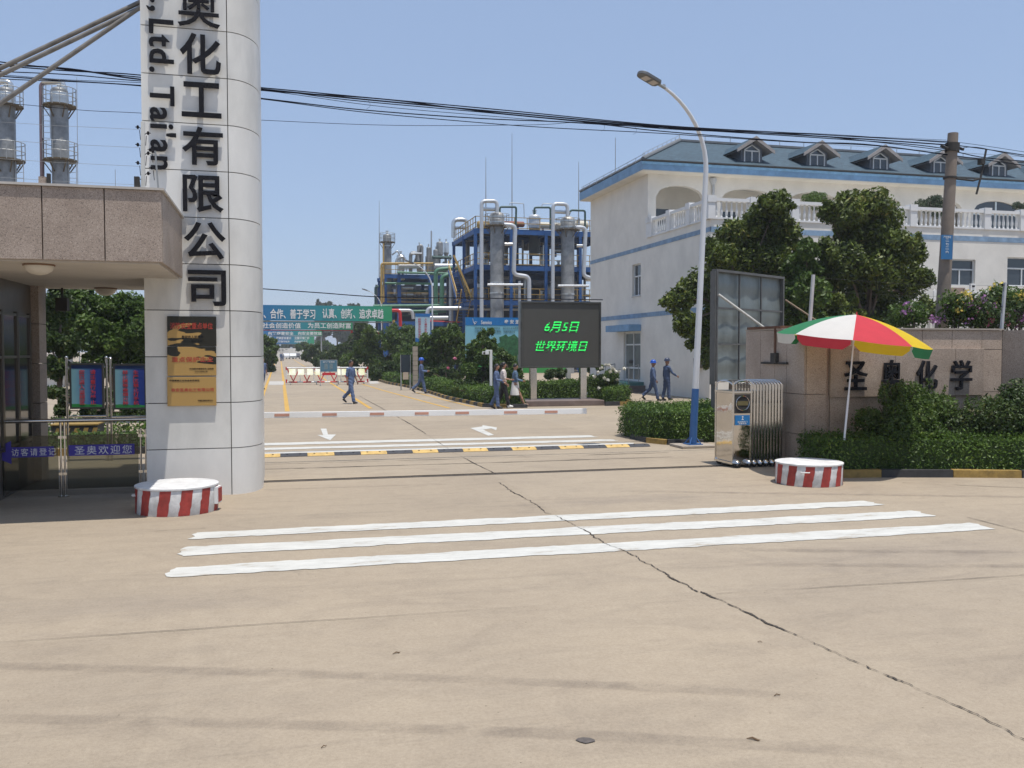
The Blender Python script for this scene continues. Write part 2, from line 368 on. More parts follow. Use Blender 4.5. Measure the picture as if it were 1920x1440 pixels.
def hedge(name, label, cat, poly, z0, z1, n, size, fol, group=None, wob=.05):
    """clipped hedge over a ground polygon (list of x,y), leaves on its sides and top"""
    P = [Vector((x, y, 0)) for x, y in poly]; N = len(P); cx = sum(p.x for p in P)/N; cy = sum(p.y for p in P)/N
    t = thing(name, label, cat, (cx, cy, z0), group=group)
    shr = [(cx+(p.x-cx)*.93, cy+(p.y-cy)*.93) for p in P]
    core = MB(); core.prism(shr, z0, z1-.05)  # shade between the leaves, painted as an inner block of near-darkest green
    cm = core.mesh('shade_core'); at = cm.attributes.new('tint', 'FLOAT', 'POINT'); at.data.foreach_set('value', [.05]*len(cm.vertices))
    link('shade_core', cm, fol, t)
    # sample surface
    per = [(P[(i+1) % N]-P[i]).length for i in range(N)]; hs = z1-z0; side = sum(per)*hs
    xs = [p.x for p in P]; ys = [p.y for p in P]; area = abs(sum(P[i].x*P[(i+1) % N].y-P[(i+1) % N].x*P[i].y for i in range(N)))/2
    nt_ = int(n*area/(area+side)); pts = []; 
    def inside(x, y):
        c = False; j = N-1
        for i in range(N):
            if (P[i].y > y) != (P[j].y > y) and x < (P[j].x-P[i].x)*(y-P[i].y)/(P[j].y-P[i].y)+P[i].x: c = not c
            j = i
        return c
    while len(pts) < nt_:
        x = random.uniform(min(xs), max(xs)); y = random.uniform(min(ys), max(ys))
        if inside(x, y): pts.append((x, y, z1+random.gauss(0, wob)+.06*math.sin(x*2.3+y)*math.sin(y*1.9), 0, 0, 1))
    tot = sum(per)
    for _ in range(n-nt_):
        u = random.uniform(0, tot); i = 0
        while u > per[i]: u -= per[i]; i += 1
        e = (P[(i+1) % N]-P[i]).normalized(); q = P[i]+e*u; nn = Vector((e.y, -e.x, 0))
        if (q-Vector((cx, cy, 0))).dot(nn) < 0: nn = -nn
        z = random.uniform(z0, z1); o = random.gauss(0, wob)-.08*(z0+hs-z > hs*.9); q = q+nn*o
        pts.append((q.x, q.y, z, nn.x, nn.y, .4))
    A = np.array(pts); n = len(A); nr = A[:, 3:]*.7+rng.normal(size=(n, 3))*.6; nr /= np.linalg.norm(nr, axis=1)[:, None]
    a = rng.normal(size=(n, 3))+np.array([0, 0, .8]); a -= nr*(a*nr).sum(1)[:, None]; a /= np.linalg.norm(a, axis=1)[:, None]
    c = np.cross(nr, a); s = size*(.6+.8*rng.random(n))[:, None]; Q = A[:, :3]
    V = np.stack([Q-a*s, Q-c*s*.4, Q+a*s, Q+c*s*.4], 1).reshape(-1, 3)
    me = bpy.data.meshes.new('foliage'); me.vertices.add(4*n); me.vertices.foreach_set('co', V.ravel())
    me.loops.add(4*n); me.loops.foreach_set('vertex_index', np.arange(4*n)); me.polygons.add(n)
    me.polygons.foreach_set('loop_start', np.arange(n)*4); me.update(calc_edges=True)
    tn = np.clip(.5+.22*np.sin(Q[:, 0]*3+Q[:, 1]*1.7)*np.sin(Q[:, 0]*.9+Q[:, 1]*2.6+Q[:, 2]*3)+.22*rng.normal(size=n), 0, 1)
    at = me.attributes.new('tint', 'FLOAT', 'POINT'); at.data.foreach_set('value', np.repeat(tn, 4))
    link('foliage', me, fol, t); return t
# ================================================================ THE GROUND
g = MB(); g.box(-400, 900, -120, 1300, -.5, 0); g.build('ground', GROUND); bpy.data.objects['ground']['kind'] = 'structure'
def strip_mesh(pts, w, z=.0085, jag=.3, step=.12, wj=.35):
    """ragged line on the ground"""
    vs = []; fs = []; pts = [Vector((p[0], p[1], 0)) for p in pts]; i = 0; off = 0; off2 = 0; wv = 0
    for a, b in zip(pts, pts[1:]):
        L = (b-a).length; n = max(1, int(L/step)); e = (b-a)/L; nn = Vector((-e.y, e.x, 0))
        for k in range(n+1):
            off = off*.8+random.gauss(0, w*jag); off2 = off2*.985+random.gauss(0, w*jag*.35); wv = wv*.9+random.gauss(0, wj*.42); q = a+e*(L*k/n)+nn*(off+off2); ww = max(.12*w, w*(1+wv))/2
            vs += [(q.x-nn.x*ww, q.y-nn.y*ww, z), (q.x+nn.x*ww, q.y+nn.y*ww, z)]
    fs = [(2*i, 2*i+1, 2*i+3, 2*i+2) for i in range(len(vs)//2-1)]
    m = MB(); m.add(vs, fs); return m
def ground_line(name, pts, w, mt, **k):
    o = strip_mesh(pts, w, **k).build(name, mt); o['kind'] = 'structure'; return o
ground_line('paving_joint', [(3.52, 14.6), (3.50, 12), (3.62, 9), (3.70, 7.5)], .012, CRACK, jag=.6, step=.03, wj=.6)
ground_line('paving_joint', [(3.70, 7.5), (3.85, 6), (4.0, 4.9), (4.12, 3.4), (4.2, -2)], .011, CRACK, jag=.42, step=.022, wj=.8)
ground_line('paving_joint', [(3.72, 15.6), (3.6, 19), (3.7, 23), (3.78, 28), (3.72, 44)], .016, CRACK, jag=.3, step=.12, wj=.7)
ground_line('paving_joint', [(-6, 7.55), (-2.05, 7.49), (1.9, 7.43), (3.78, 7.39)], .0035, CRACK, jag=.5, step=.08, wj=.5)
ground_line('paving_joint', [(3.8, 7.39), (6.97, 7.27), (12, 7.2)], .006, CRACK, jag=.4, step=.06, wj=.5)
ground_line('paving_joint', [(-7, 11.5), (-3.2, 11.59), (-.9, 11.72)], .008, CRACK, jag=.3, step=.1, wj=1)
ground_line('paving_joint', [(-.25, 14.74), (3.5, 14.6)], .008, CRACK, jag=.3, step=.1, wj=1)
ground_line('paving_joint', [(10.0, 12.9), (12, 11.6), (14, 10.3)], .012, CRACK, jag=.4, step=.1, wj=1)
ground_line('paving_joint', [(8.6, 4), (8.75, 10)], .008, CRACK, jag=.4, step=.1, wj=1)
for y in (17.3, 18.05): ground_line('paving_joint', [(-.3, y), (4, y-.08), (8.1, y-.05)], .02, CRACK, jag=.15, step=.1, wj=.9)
for y in (31, 37.5, 44, 52, 60, 70): ground_line('paving_joint', [(-1.5, y), (7.2, y)], .03, CRACK, jag=.2, step=.2, wj=.7)
# gate rail: sunken dark track across the gateway
tr = MB(); tr.box(-.3, 8.6, 15.58, 15.66, .0, .006); o = tr.build('gate_track', mat('rusty_rail', (.05, .04, .03), .6, .3, var=.4, scale=12)); o['kind'] = 'structure'
tr = MB(); tr.box(-.3, 8.6, 15.72, 15.735, .0, .012); o = tr.build('gate_track', mat('rusty_rail', (.05, .04, .03))); o['kind'] = 'structure'
# tyre marks
def tyre_mat():
    m = bpy.data.materials.new('tyre_mark'); m.use_nodes = True; n = m.node_tree; p = n.nodes['Principled BSDF']; L = n.links.new
    p.inputs['Base Color'].default_value = (.20, .165, .135, 1); p.inputs['Roughness'].default_value = .9
    tc = n.nodes.new('ShaderNodeTexCoord'); z = n.nodes.new('ShaderNodeTexNoise'); z.inputs['Scale'].default_value = 2.6; z.inputs['Detail'].default_value = 9; z.inputs['Roughness'].default_value = .75
    L(tc.outputs['Object'], z.inputs['Vector'])
    r = n.nodes.new('ShaderNodeMapRange'); r.inputs[1].default_value = .35; r.inputs[2].default_value = .8; r.inputs[3].default_value = 0; r.inputs[4].default_value = .42
    L(z.outputs['Fac'], r.inputs[0])
    at = n.nodes.new('ShaderNodeAttribute'); at.attribute_name = 'edge'
    mu = n.nodes.new('ShaderNodeMath'); mu.operation = 'MULTIPLY'; L(r.outputs[0], mu.inputs[0]); L(at.outputs['Fac'], mu.inputs[1]); L(mu.outputs[0], p.inputs['Alpha'])
    return m
TYRE = tyre_mat()
def tyre(pts, w):
    vs = []; ed = []; fs = []; P = [Vector((x, y, 0)) for x, y in pts]; n = len(P)
    prof = [(-.5, 0), (-.3, .8), (0, 1), (.3, .8), (.5, 0)]
    for i, q in enumerate(P):
        e = (P[min(i+1, n-1)]-P[max(i-1, 0)]).normalized(); nn = Vector((-e.y, e.x, 0)); fd = min(1, i/3, (n-1-i)/3)
        for a, b in prof: vs.append((q.x+nn.x*a*w, q.y+nn.y*a*w, .003)); ed.append(b*fd)
    for i in range(n-1):
        for k in range(4): fs.append((i*5+k, i*5+k+1, i*5+k+6, i*5+k+5))
    m = MB(); m.add(vs, fs); me = m.mesh('tyre_mark'); at = me.attributes.new('edge', 'FLOAT', 'POINT'); at.data.foreach_set('value', ed)
    o = link('tyre_mark', me, TYRE); o['kind'] = 'structure'
def curve(a, b, c, n=24): return [tuple((1-t)**2*np.array(a)+2*t*(1-t)*np.array(b)+t*t*np.array(c)) for t in np.linspace(0, 1, n)]
tyre(curve((-4, 7.6), (1.5, 5.9), (3.4, 4.95)), .17); tyre(curve((-4, 6.6), (1.2, 5.2), (3.4, 4.1)), .17)
tyre(curve((4.2, 9.3), (7, 8.1), (11, 7.6)), .2); tyre(curve((4.5, 8.4), (7.5, 7.5), (11, 6.6)), .2); tyre(curve((5, 13.3), (8.5, 12), (12, 10.8)), .22)
# ragged painted stripes
def paint(name, x0, x1, y0, y1, mt, skew=0, step=.07, j=.018, z=.006):
    n = int((x1-x0)/step); lo = []; hi = []; a = b = 0
    for i in range(n+1):
        a = a*.7+random.gauss(0, j*.6); b = b*.7+random.gauss(0, j*.6); x = x0+(x1-x0)*i/n
        lo.append((x, y0+a+skew*(x-x0), z)); hi.append((x, y1+b+skew*(x-x0), z))
    vs = lo+hi; fs = [(i, i+1, n+2+i, n+1+i) for i in range(n)]; m = MB(); m.add(vs, fs)
    # ragged ends
    for x, s in ((x0, -1), (x1, 1)):
        base = lo[0] if s < 0 else lo[-1]; top = hi[0] if s < 0 else hi[-1]; K = 6
        ev = [(x+s*abs(random.gauss(0, .05)), base[1]+(top[1]-base[1])*(k+.5)/K, z) for k in range(K)]
        m.add([base, *ev, top], [tuple(range(K+2)) if s < 0 else tuple(range(K+2))[::-1]])
    me = m.mesh(name); me.update(); o = link(name, me, mt); o['kind'] = 'structure'; return o
SK = -.008
paint('crosswalk_stripe', -.98, 8.25, 11.08, 11.47, PW, .002)
paint('crosswalk_stripe', -1.02, 8.38, 10.20, 10.65, PW, -.004)
paint('crosswalk_stripe', -1.03, 8.50, 9.26, 9.68, PW, -.002)
paint('crosswalk_stripe', -.5, 7.75, 21.66, 22.2, PW, 0); paint('crosswalk_stripe', -.5, 7.9, 20.66, 21.1, PW, -.005); paint('crosswalk_stripe', -.5, 8.05, 19.78, 20.2, PW, -.006)
def ribbon(name, pts, w, mt, z=.005):
    P = [Vector((x, y, 0)) for x, y in pts]; vs = []; n = len(P)
    for i, q in enumerate(P):
        e = (P[min(i+1, n-1)]-P[max(i-1, 0)]).normalized(); nn = Vector((-e.y, e.x, 0))*w/2
        vs += [(q.x-nn.x, q.y-nn.y, z), (q.x+nn.x, q.y+nn.y, z)]
    m = MB(); m.add(vs, [(2*i, 2*i+1, 2*i+3, 2*i+2) for i in range(n-1)]); o = m.build(name, mt); o['kind'] = 'structure'
ribbon('lane_line', [(.26, 33.6), (.28, 80), (.33, 230)], .17, PY)
ribbon('lane_line', [(3.33, 34.5), (3.33, 80), (3.33, 230)], .15, PY)
ribbon('lane_line', [(-.8, 36), (-.8, 80), (-.8, 230)], .15, PY)
ribbon('lane_line', [(6.25, 33.9), (6.0, 39), (5.5, 50), (5.2, 60)], .14, PY)
ribbon('lane_line', [(7.3, 34.3), (7.05, 40.5), (6.9, 47)], .12, PY)
def gpoly(name, pts, mt, z=.006):
    P = [gg(x, y) for x, y in pts]; m = MB(); m.add([(p.x, p.y, z) for p in P], [tuple(range(len(P)))[::-1]]); o = m.build(name, mt); o['kind'] = 'structure'
gpoly('road_arrow', [(601, 804), (612, 804), (615, 815), (630, 815), (619, 826), (595, 816), (606, 816)], PW)
gpoly('road_arrow', [(882, 803), (904, 800), (905, 797.5), (932, 802), (930, 807), (921, 803.5), (906, 806), (926, 815.5), (916, 817.5)], PW)
gpoly('road_patch', [(505, 715), (532, 715), (532, 722), (503, 722)], paint_mat('worn_white', (.5, .47, .42), wear=.4), .007)
gpoly('road_patch', [(690, 713), (703, 711), (712, 719), (694, 720)], MATS['worn_white'], .007)
gpoly('oil_stain', [(1079, 1389), (1084, 1385.5), (1094, 1384), (1106, 1385), (1115, 1388.5), (1116, 1391.5), (1106, 1394), (1098, 1395.5), (1088, 1393)], mat('oil_dark', (.10, .085, .075), .8, var=.3, scale=30))
# litter: dry leaves and twigs on the paving
LV = mat('dry_leaf', (.13, .08, .04), .8, var=.3, scale=40)
for i, (px, py, s, a, lab) in enumerate([(743, 1226, .022, .3, 'small dry leaf curled on the concrete left of centre'), (1412, 1388, .028, -.7, 'dry twig on the concrete near the bottom edge, right of centre'),
        (1457, 1305, .018, .1, 'thin dry stalk on the concrete left of the long crack'), (607, 1402, .013, .5, 'tiny brown crumb of leaf on the concrete near the bottom left'), (1425, 1205, .013, 2.8, 'tiny curled leaf on the concrete just left of the long crack')]):
    p = gg(px, py); m = MB(); c, s_ = math.cos(a), math.sin(a)
    m.tube([p+Vector((-s*c*1.3, -s*s_*1.3, .004)), p+Vector((0, s*.25, .012)), p+Vector((s*c, s*s_, .006)), p+Vector((s*c*1.5, s*s_*1.5, .010))], [.002, s*.22, s*.2, .001], 6)
    props(m.build('dry_leaf', LV, org=p, smooth=True), lab, 'leaf', 'litter on the paving')

# ================================================================ SPEED HUMP
sh = thing('speed_hump', 'low rubber speed hump of alternating yellow and black blocks across the gateway', 'speed hump', (4, 19.4, 0))
for i in range(-1, 15):
    x0 = i*.55; x1 = x0+.548
    if i == 14: x1 = x0+.5
    m = MB(); m.prism_yz([(19.22, .007), (19.28, .035), (19.36, .052), (19.46, .052), (19.54, .035), (19.60, .007)], x0, x1)
    for bx in (.14, .40): m.cyl((x0+bx, 19.33, .045), (x0+bx, 19.33, .0535), .02, n=8, mi=1)
    m.build('segment', [mat('hump_yellow', (.54, .36, .12), .7, var=.28, scale=9) if i % 2 else mat('hump_black', (.045, .045, .05), .7, var=.25, scale=9), DARK], sh)

# ================================================================ SIGN PILLAR
pil = thing('sign_pillar', 'tall white clad gate pillar with black lettering and a rounded right edge', 'pillar', (-1.1, 14.9, 0))
def pil_outline(e=0):
    pts = [(-1.93+e, 16.6-e), (-1.93+e, 14.4+e), (-.72, 14.4+e)]
    for k in range(1, 9):
        a = math.pi/2*k/8; pts.append((-.72+(.45-e)*math.sin(a), 15.15-(.75-e)*math.cos(a)))
    pts.append((-.27-e, 16.6-e)); return pts
m = MB(); m.prism(pil_outline(.03), 0, 10.6); m.build('core', mat('pillar_joint', (.10, .095, .088), .8, var=.2), pil)
m = MB(); Zs = [0]+[.02+.695*k for k in range(1, 16)]
for a, b in zip(Zs, Zs[1:]):
    for part in (0, 1):
        o0 = pil_outline(0); i0 = pil_outline(.04); gp = .0065
        if part == 0: ring = [(-1.93, 16.6), (-1.93, 14.4), (-.72-gp, 14.4), (-.72-gp, 14.44), (-1.89, 14.44), (-1.89, 16.6)]
        else: ring = [(-.72+gp, 14.4)]+o0[3:]+i0[3:][::-1]+[(-.72+gp, 14.44)]
        m.prism(ring, a+gp*(a > 0), b-gp, random.choice((0, 0, 1, 2)))
m.build('cladding', [CLAD, CLAD2, CLAD3], pil, smooth=True, ang=35)
zc = lambda py: gy(383, py, 14.4).z
for ch, x, y0, y1, w in [('奥', 381, -24, 54, 72), ('化', 383, 66, 142, 70), ('工', 384, 157, 222, 68), ('有', 385, 240, 311, 70), ('限', 385, 330, 399, 70), ('公', 387, 417, 487, 72), ('司', 390, 507, 574, 66), ('圣', 381, -115, -40, 70)]:
    c = (X_at(x, 14.37), 14.345, (zc(y0)+zc(y1))/2)
    letter(ch, c, w*14.05/FPX, zc(y0)-zc(y1), BLACK, pil, 'letter', .005 if ch == '奥' else .016, .03)
c0 = gy(312, 183, 14.37)
letter("Ltd. Tai'an", (X_at(312, 14.37), 14.345, (zc(46)+zc(323))/2), zc(46)-zc(323), .36, BLACK, pil, 'latin_lettering', .018, .03, roll=-math.pi/2, spacing=1.12)
letter("Co.,", (X_at(308, 14.37), 14.345, zc(-20)), .8, .36, BLACK, pil, 'latin_lettering', .018, .03, roll=-math.pi/2, spacing=1.12)
# three brass plaques
def plaque_mat(name, seed, thr, yoff):
    m = bpy.data.materials.new(name); m.use_nodes = True; n = m.node_tree; p = n.nodes['Principled BSDF']; L = n.links.new
    tc = n.nodes.new('ShaderNodeTexCoord'); mp = n.nodes.new('ShaderNodeMapping'); mp.inputs['Location'].default_value = (seed, seed, 0); mp.inputs['Scale'].default_value = (1.1, 1, 3.2)
    L(tc.outputs['Object'], mp.inputs[0]); z = n.nodes.new('ShaderNodeTexNoise'); z.inputs['Scale'].default_value = 1.6; z.inputs['Detail'].default_value = 2.5; L(mp.outputs[0], z.inputs['Vector'])
    sx = n.nodes.new('ShaderNodeSeparateXYZ'); L(tc.outputs['Object'], sx.inputs[0])
    ma = n.nodes.new('ShaderNodeMath'); ma.operation = 'MULTIPLY_ADD'; ma.inputs[1].default_value = yoff; L(sx.outputs['Z'], ma.inputs[0]); L(z.outputs['Fac'], ma.inputs[2])
    r = n.nodes.new('ShaderNodeValToRGB'); L(ma.outputs[0], r.inputs[0]); e = r.color_ramp.elements
    e[0].position = thr; e[0].color = (.44, .27, .085, 1); e[1].position = thr+.012; e[1].color = (.022, .02, .012, 1)
    L(r.outputs[0], p.inputs['Base Color']); p.inputs['Metallic'].default_value = .35; p.inputs['Roughness'].default_value = .42
    return m
def plaque(y0, y1, label, mt, lines):
    a = gy(314, y1, 14.35); b = gy(405, y0, 14.35); cx = (a.x+b.x)/2
    t = thing('brass_plaque', label, 'plaque', (cx, 14.37, (a.z+b.z)/2), group='brass plaques on the gate pillar')
    MB().box(a.x, b.x, 14.345, 14.395, a.z+.004, b.z-.004).build('plate', mt, t, bevel=.004)
    for s, px, py, w, h, mm in lines:
        letter(s, tuple(gy(px, py, 14.342)), w*13.9/FPX, h*13.9/FPX, mm, t, 'lettering', .01, .004)
PR = mat('plaque_red', (.40, .04, .02), .5, var=.2)
plaque(593, 649.5, 'topmost brass plaque, mostly blackened by tarnish, with red characters', plaque_mat('plaque_top', 3.1, .42, .25), [('消防安全重点单位', 359, 611, 74, 12, PR), ('泰安市人民政府', 361, 632, 38, 6, BLACK), ('二〇一四年三月', 361, 639.5, 34, 4, BLACK)])
plaque(650, 705, 'middle brass plaque with a black band along its top and red characters', plaque_mat('plaque_mid', 1.0, .62, 1.1), [('重点保护企业', 361, 674, 72, 10, PR), ('中共泰安市委泰安市人民政府', 378, 691.5, 42, 3, BLACK), ('二〇一五年二月', 377, 696.5, 22, 2.5, BLACK)])
plaque(706, 762, 'bottom brass plaque, clean golden metal with small red characters', plaque_mat('plaque_low', 7.0, .86, .9), [('中国氯碱工业协会会员单位', 346, 713.5, 52, 3.5, BLACK), ('泰安圣奥化工有限公司', 361, 731, 74, 6.5, PR), ('中国石油和化学工业', 385, 751, 26, 3, BLACK)])

# ================================================================ GUARD HOUSE (left)
gh = thing('guard_house', 'gate lodge with a thick pink granite canopy and dark glazed wall', 'building', (-6, 14.5, 0))
CX = -1.39
m = MB(); m.box(-14.0, CX-.05, 12.05, 17.3, 3.33, 4.13, 0); m.build('roof_slab', DARK, gh)
m = MB(); xs = [gy(p, 430, 12.0).x for p in (-270, -130, 10-130, 78, 195)]
xs = [-14.02, gy(-160, 430, 12).x, gy(-40, 430, 12).x, gy(79, 430, 12).x, gy(196, 430, 12).x, CX]
for a, b in zip(xs, xs[1:]): m.box(a+.006, b-.006, 12.0, 12.05, 3.29, 4.17)
for k in range(8):
    y0 = 12.055+k*.66; m.box(CX-.05, CX, y0+.006, y0+.65, 3.29, 4.17) if y0 < 16.7 else None
m.box(-14, CX, 17.3, 17.34, 3.29, 4.17)
m.build('fascia', GRAN, gh, bevel=.006)
m = MB(); m.box(-14.02, CX+.03, 11.97, 17.38, 4.172, 4.20); m.build('coping', mat('pale_coping', (.45, .42, .38), .7), gh)
m = MB(); m.box(-13.9, CX-.052, 12.052, 17.29, 3.27, 3.325); m.build('ceiling', mat('lodge_ceiling', (.46, .42, .37), .9, var=.12, scale=1.2), gh)
# wall facing the gateway
LD = mat('lodge_stone', (.10, .085, .075), .35, var=.3, scale=2); LG = mat('lodge_glass', (.05, .048, .04), .09, var=.5, scale=.7, spec=.7)
m = MB(); m.box(-13.5, -3.98, 13.6, 17.0, 0, 3.27); m.build('wall', LD, gh)
for i, (a, b) in enumerate(((13.75, 14.75), (14.8, 15.55), (15.62, 16.3))):
    w = MB().box(-3.985, -3.955, a, b, 0.05 if i == 1 else .75, 2.75).build('window', LG, gh)
    f = MB()
    for yy in (a, b): f.box(-3.99, -3.93, yy-.02, yy+.02, .7, 2.8)
    for zz in (.75, 2.1, 2.75): f.box(-3.99, -3.935, a+.021, b-.021, zz-.02, zz+.02)
    f.build('frame', mat('bronze_frame', (.10, .085, .07), .35, .6), w)
m = MB()
for k in range(5): m.box(-3.98, -3.86, 16.55, 17.02, .006+k*.66, .655+k*.66)
m.build('pilaster', GRAN, gh)
m = MB(); m.box(-4.9, -3.99, 13.4, 13.6, 0, 3.27); m.build('side_wall', LD, gh)
for px, py, lab in ((73, 497, 'nearer round ceiling lamp with a rusty rim'), (198, 541, 'farther round ceiling lamp')):
    p = gg(px, py, 3.26); l = MB().lathe([(.17, 0), (.17, -.025), (.15, -.07), (.09, -.11), (.01, -.125)], p, 24).build('ceiling_lamp', mat('opal_glass', (.55, .5, .42), .35), gh, smooth=True); l['label'] = lab
    MB().lathe([(.185, .008), (.185, -.012), (.172, -.012), (.172, .008)], p, 24).build('lamp_rim', mat('rusty_rim', (.22, .13, .08), .6, .4), l)
m = MB(); p = gy(117, 570, 17.0); m.box(p.x-.09, p.x+.09, 16.9, 17.1, p.z-.12, p.z+.1); m.bar((p.x, 17, p.z+.1), (p.x, 17, 3.27), .03); props(m.build('speaker_box', DARK, org=(p.x, 17, p.z)), 'small dark speaker box hanging under the rear edge of the canopy', 'speaker')
# stay pipes from the pillar
PIPE = mat('stay_pipe', (.19, .175, .155), .55, .3, var=.3, scale=6)
for (a, b, lab) in [((266, -1), (-190, 218), 'uppermost grey stay pipe running from the pillar down to the left'), ((266, 10), (-190, 232), 'middle grey stay pipe, just under the uppermost one'), ((268, 10), (-190, 322), 'lowest and steepest grey stay pipe from the pillar')]:
    A = gy(*a, 14.9); B = gy(*b, 14.9 if 'middle' in lab or 'lowest' in lab else 14.96)
    if 'uppermost' in lab: A.y = 14.96
    if 'lowest' in lab: B = gy(-190, 325, 14.6)
    props(MB().cyl(A, B, .034, n=12).build('stay_pipe', PIPE, org=B, smooth=True), lab, 'pipe', 'stay pipes tied to the gate pillar')
# electric fence post on the canopy
def fence_post(name, label, base, top, arms, w, mt):
    t = thing(name, label, 'fence post', base); b = Vector(base); tp = Vector(top)
    MB().bar(b, tp, w).build('post', mt, t)
    for z, d in arms:
        q = b.lerp(tp, z); m = MB(); m.tube([q, q+Vector((d*.04, 0, .03)), q+Vector((d*.09, 0, .035))], .005, 6); m.lathe([(.008, -.02), (.016, -.01), (.012, 0), (.018, .01), (.008, .025)], q+Vector((d*.06, 0, .032)), 10)
        m.tube([q+Vector((d*.04, 0, .0)), q+Vector((d*.03, 0, -.12))], .004, 5)
        m.build('insulator', BLACK, t, smooth=True)
    return t
b = gg(268.5, 355, 4.2); tp = gy(268, 229, b.y)
fence_post('electric_fence_post', 'white electric fence post with black insulators on the canopy edge', b, tp, [(.12, -1), (.35, -1), (.62, -1), (.88, -1), (.2, 1), (.5, 1), (.8, 1)], .045, mat('post_white', (.55, .55, .52), .6))
b2 = gg(297, 357, 4.2); tp2 = gy(291, 283, b2.y)
fence_post('electric_fence_post', 'short leaning dark stay post beside the white one on the canopy edge', b2, tp2, [(.5, -1), (.95, -1)], .02, GREYM)
b3 = gg(257, 353, 4.2)
props(MB().box(b3.x-.03, b3.x+.03, b3.y-.03, b3.y+.03, 4.2, 4.34).build('control_box', DARK, org=b3), 'small black box beside the white fence post on the canopy', 'box')
b4 = gg(79, 345, 4.2); m = MB(); m.box(b4.x-.04, b4.x+.04, b4.y, b4.y+.05, 4.2, 4.29, 0); m.box(b4.x+.05, b4.x+.09, b4.y, b4.y+.04, 4.2, 4.33, 1)
props(m.build('junction_box', [GRAN, DARK], org=b4), 'small pale block with a black cap on the canopy top at far left', 'box')
for i, (y0, y1) in enumerate(((232, 243), (268, 277), (307, 312), (345, 347))):
    A = gy(266, y1, b.y-.01); B = gy(-60, y0, b.y-.01); B.z = A.z+.01*i
    ends = ['topmost', 'second', 'third', 'lowest'][i]
    props(MB().tube([A, A.lerp(B, .5)-Vector((0, 0, .01)), B], .0022, 5).build('fence_wire', GREYM, org=A), ends+' thin electric fence wire left of the white post on the canopy', 'wire', 'electric fence wires above the canopy')

# ================================================================ GLASS RAILING
def clear_glass(name, tint=(.50, .51, .47)):
    m = bpy.data.materials.new(name); m.use_nodes = True; n = m.node_tree; L = n.links.new
    for x in list(n.nodes):
        if x.type != 'OUTPUT_MATERIAL': n.nodes.remove(x)
    tr_ = n.nodes.new('ShaderNodeBsdfTransparent'); tr_.inputs[0].default_value = (*tint, 1); gl = n.nodes.new('ShaderNodeBsdfGlossy'); gl.inputs['Roughness'].default_value = .06; gl.inputs[0].default_value = (.9, .9, .88, 1)
    fr = n.nodes.new('ShaderNodeFresnel'); fr.inputs[0].default_value = 1.45; ms = n.nodes.new('ShaderNodeMixShader')
    L(fr.outputs[0], ms.inputs[0]); L(tr_.outputs[0], ms.inputs[1]); L(gl.outputs[0], ms.inputs[2]); L(ms.outputs[0], n.nodes['Material Output'].inputs[0]); return m
CG = clear_glass('railing_glass')
rl = thing('glass_railing', 'stainless handrail with dusty glass panels and blue signs beside the lodge', 'railing', (-3.2, 14.8, 0))
YR = 14.8
def Xr(px, Y=YR): return X_at(px, Y)
MB().cyl((-5.6, YR, 1.15), (-1.94, YR, 1.15), .03, n=14).build('handrail', STEEL, rl, smooth=True)
for px in (-95, 110.5, 118, 261, 271):
    x = Xr(px); m = MB(); m.cyl((x, YR, 0.02), (x, YR, 1.0 if px > 200 else 1.12), .017, n=10); m.cyl((x, YR, 0), (x, YR, .02), .05, n=12)
    for z in (.35, .9): m.box(x-.03, x+.03, YR-.02, YR+.02, z-.02, z+.02)
    m.build('post', STEEL, rl, smooth=True)
for a, b, txt in ((-90, 106, '访客请登记'), (122, 257, '圣奥欢迎您')):
    gpn = MB().box(Xr(a), Xr(b), YR-.004, YR+.004, .12, .93).build('glass_panel', CG, rl)
    SB = mat('sticker_blue', (.045, .03, .30), .5, var=.1)
    if 'x' and txt == '圣奥欢迎您':
        A = gy(129, 855, YR-.008); B = gy(252, 832, YR-.008)
        MB().box(A.x, B.x, YR-.009, YR-.005, A.z, B.z).build('sticker', SB, gpn)
        letter(txt, (Xr(191), YR-.011, (A.z+B.z)/2), .80, .13, WHITE, gpn, 'lettering', .0, .003, spacing=1.25)
    else:
        A = gy(24, 858, YR-.008); B = gy(101, 837, YR-.008); zc_ = (A.z+B.z)/2
        MB().prism_xz([(B.x, B.z), (A.x-.02, B.z), (A.x-.02, zc_+.17), (A.x-.38, zc_), (A.x-.02, zc_-.17), (A.x-.02, A.z), (B.x, A.z)], YR-.009, YR-.005).build('sticker', SB, gpn)
        letter(txt, (Xr(60), YR-.011, zc_), .60, .11, WHITE, gpn, 'lettering', .0, .003, spacing=1.3)

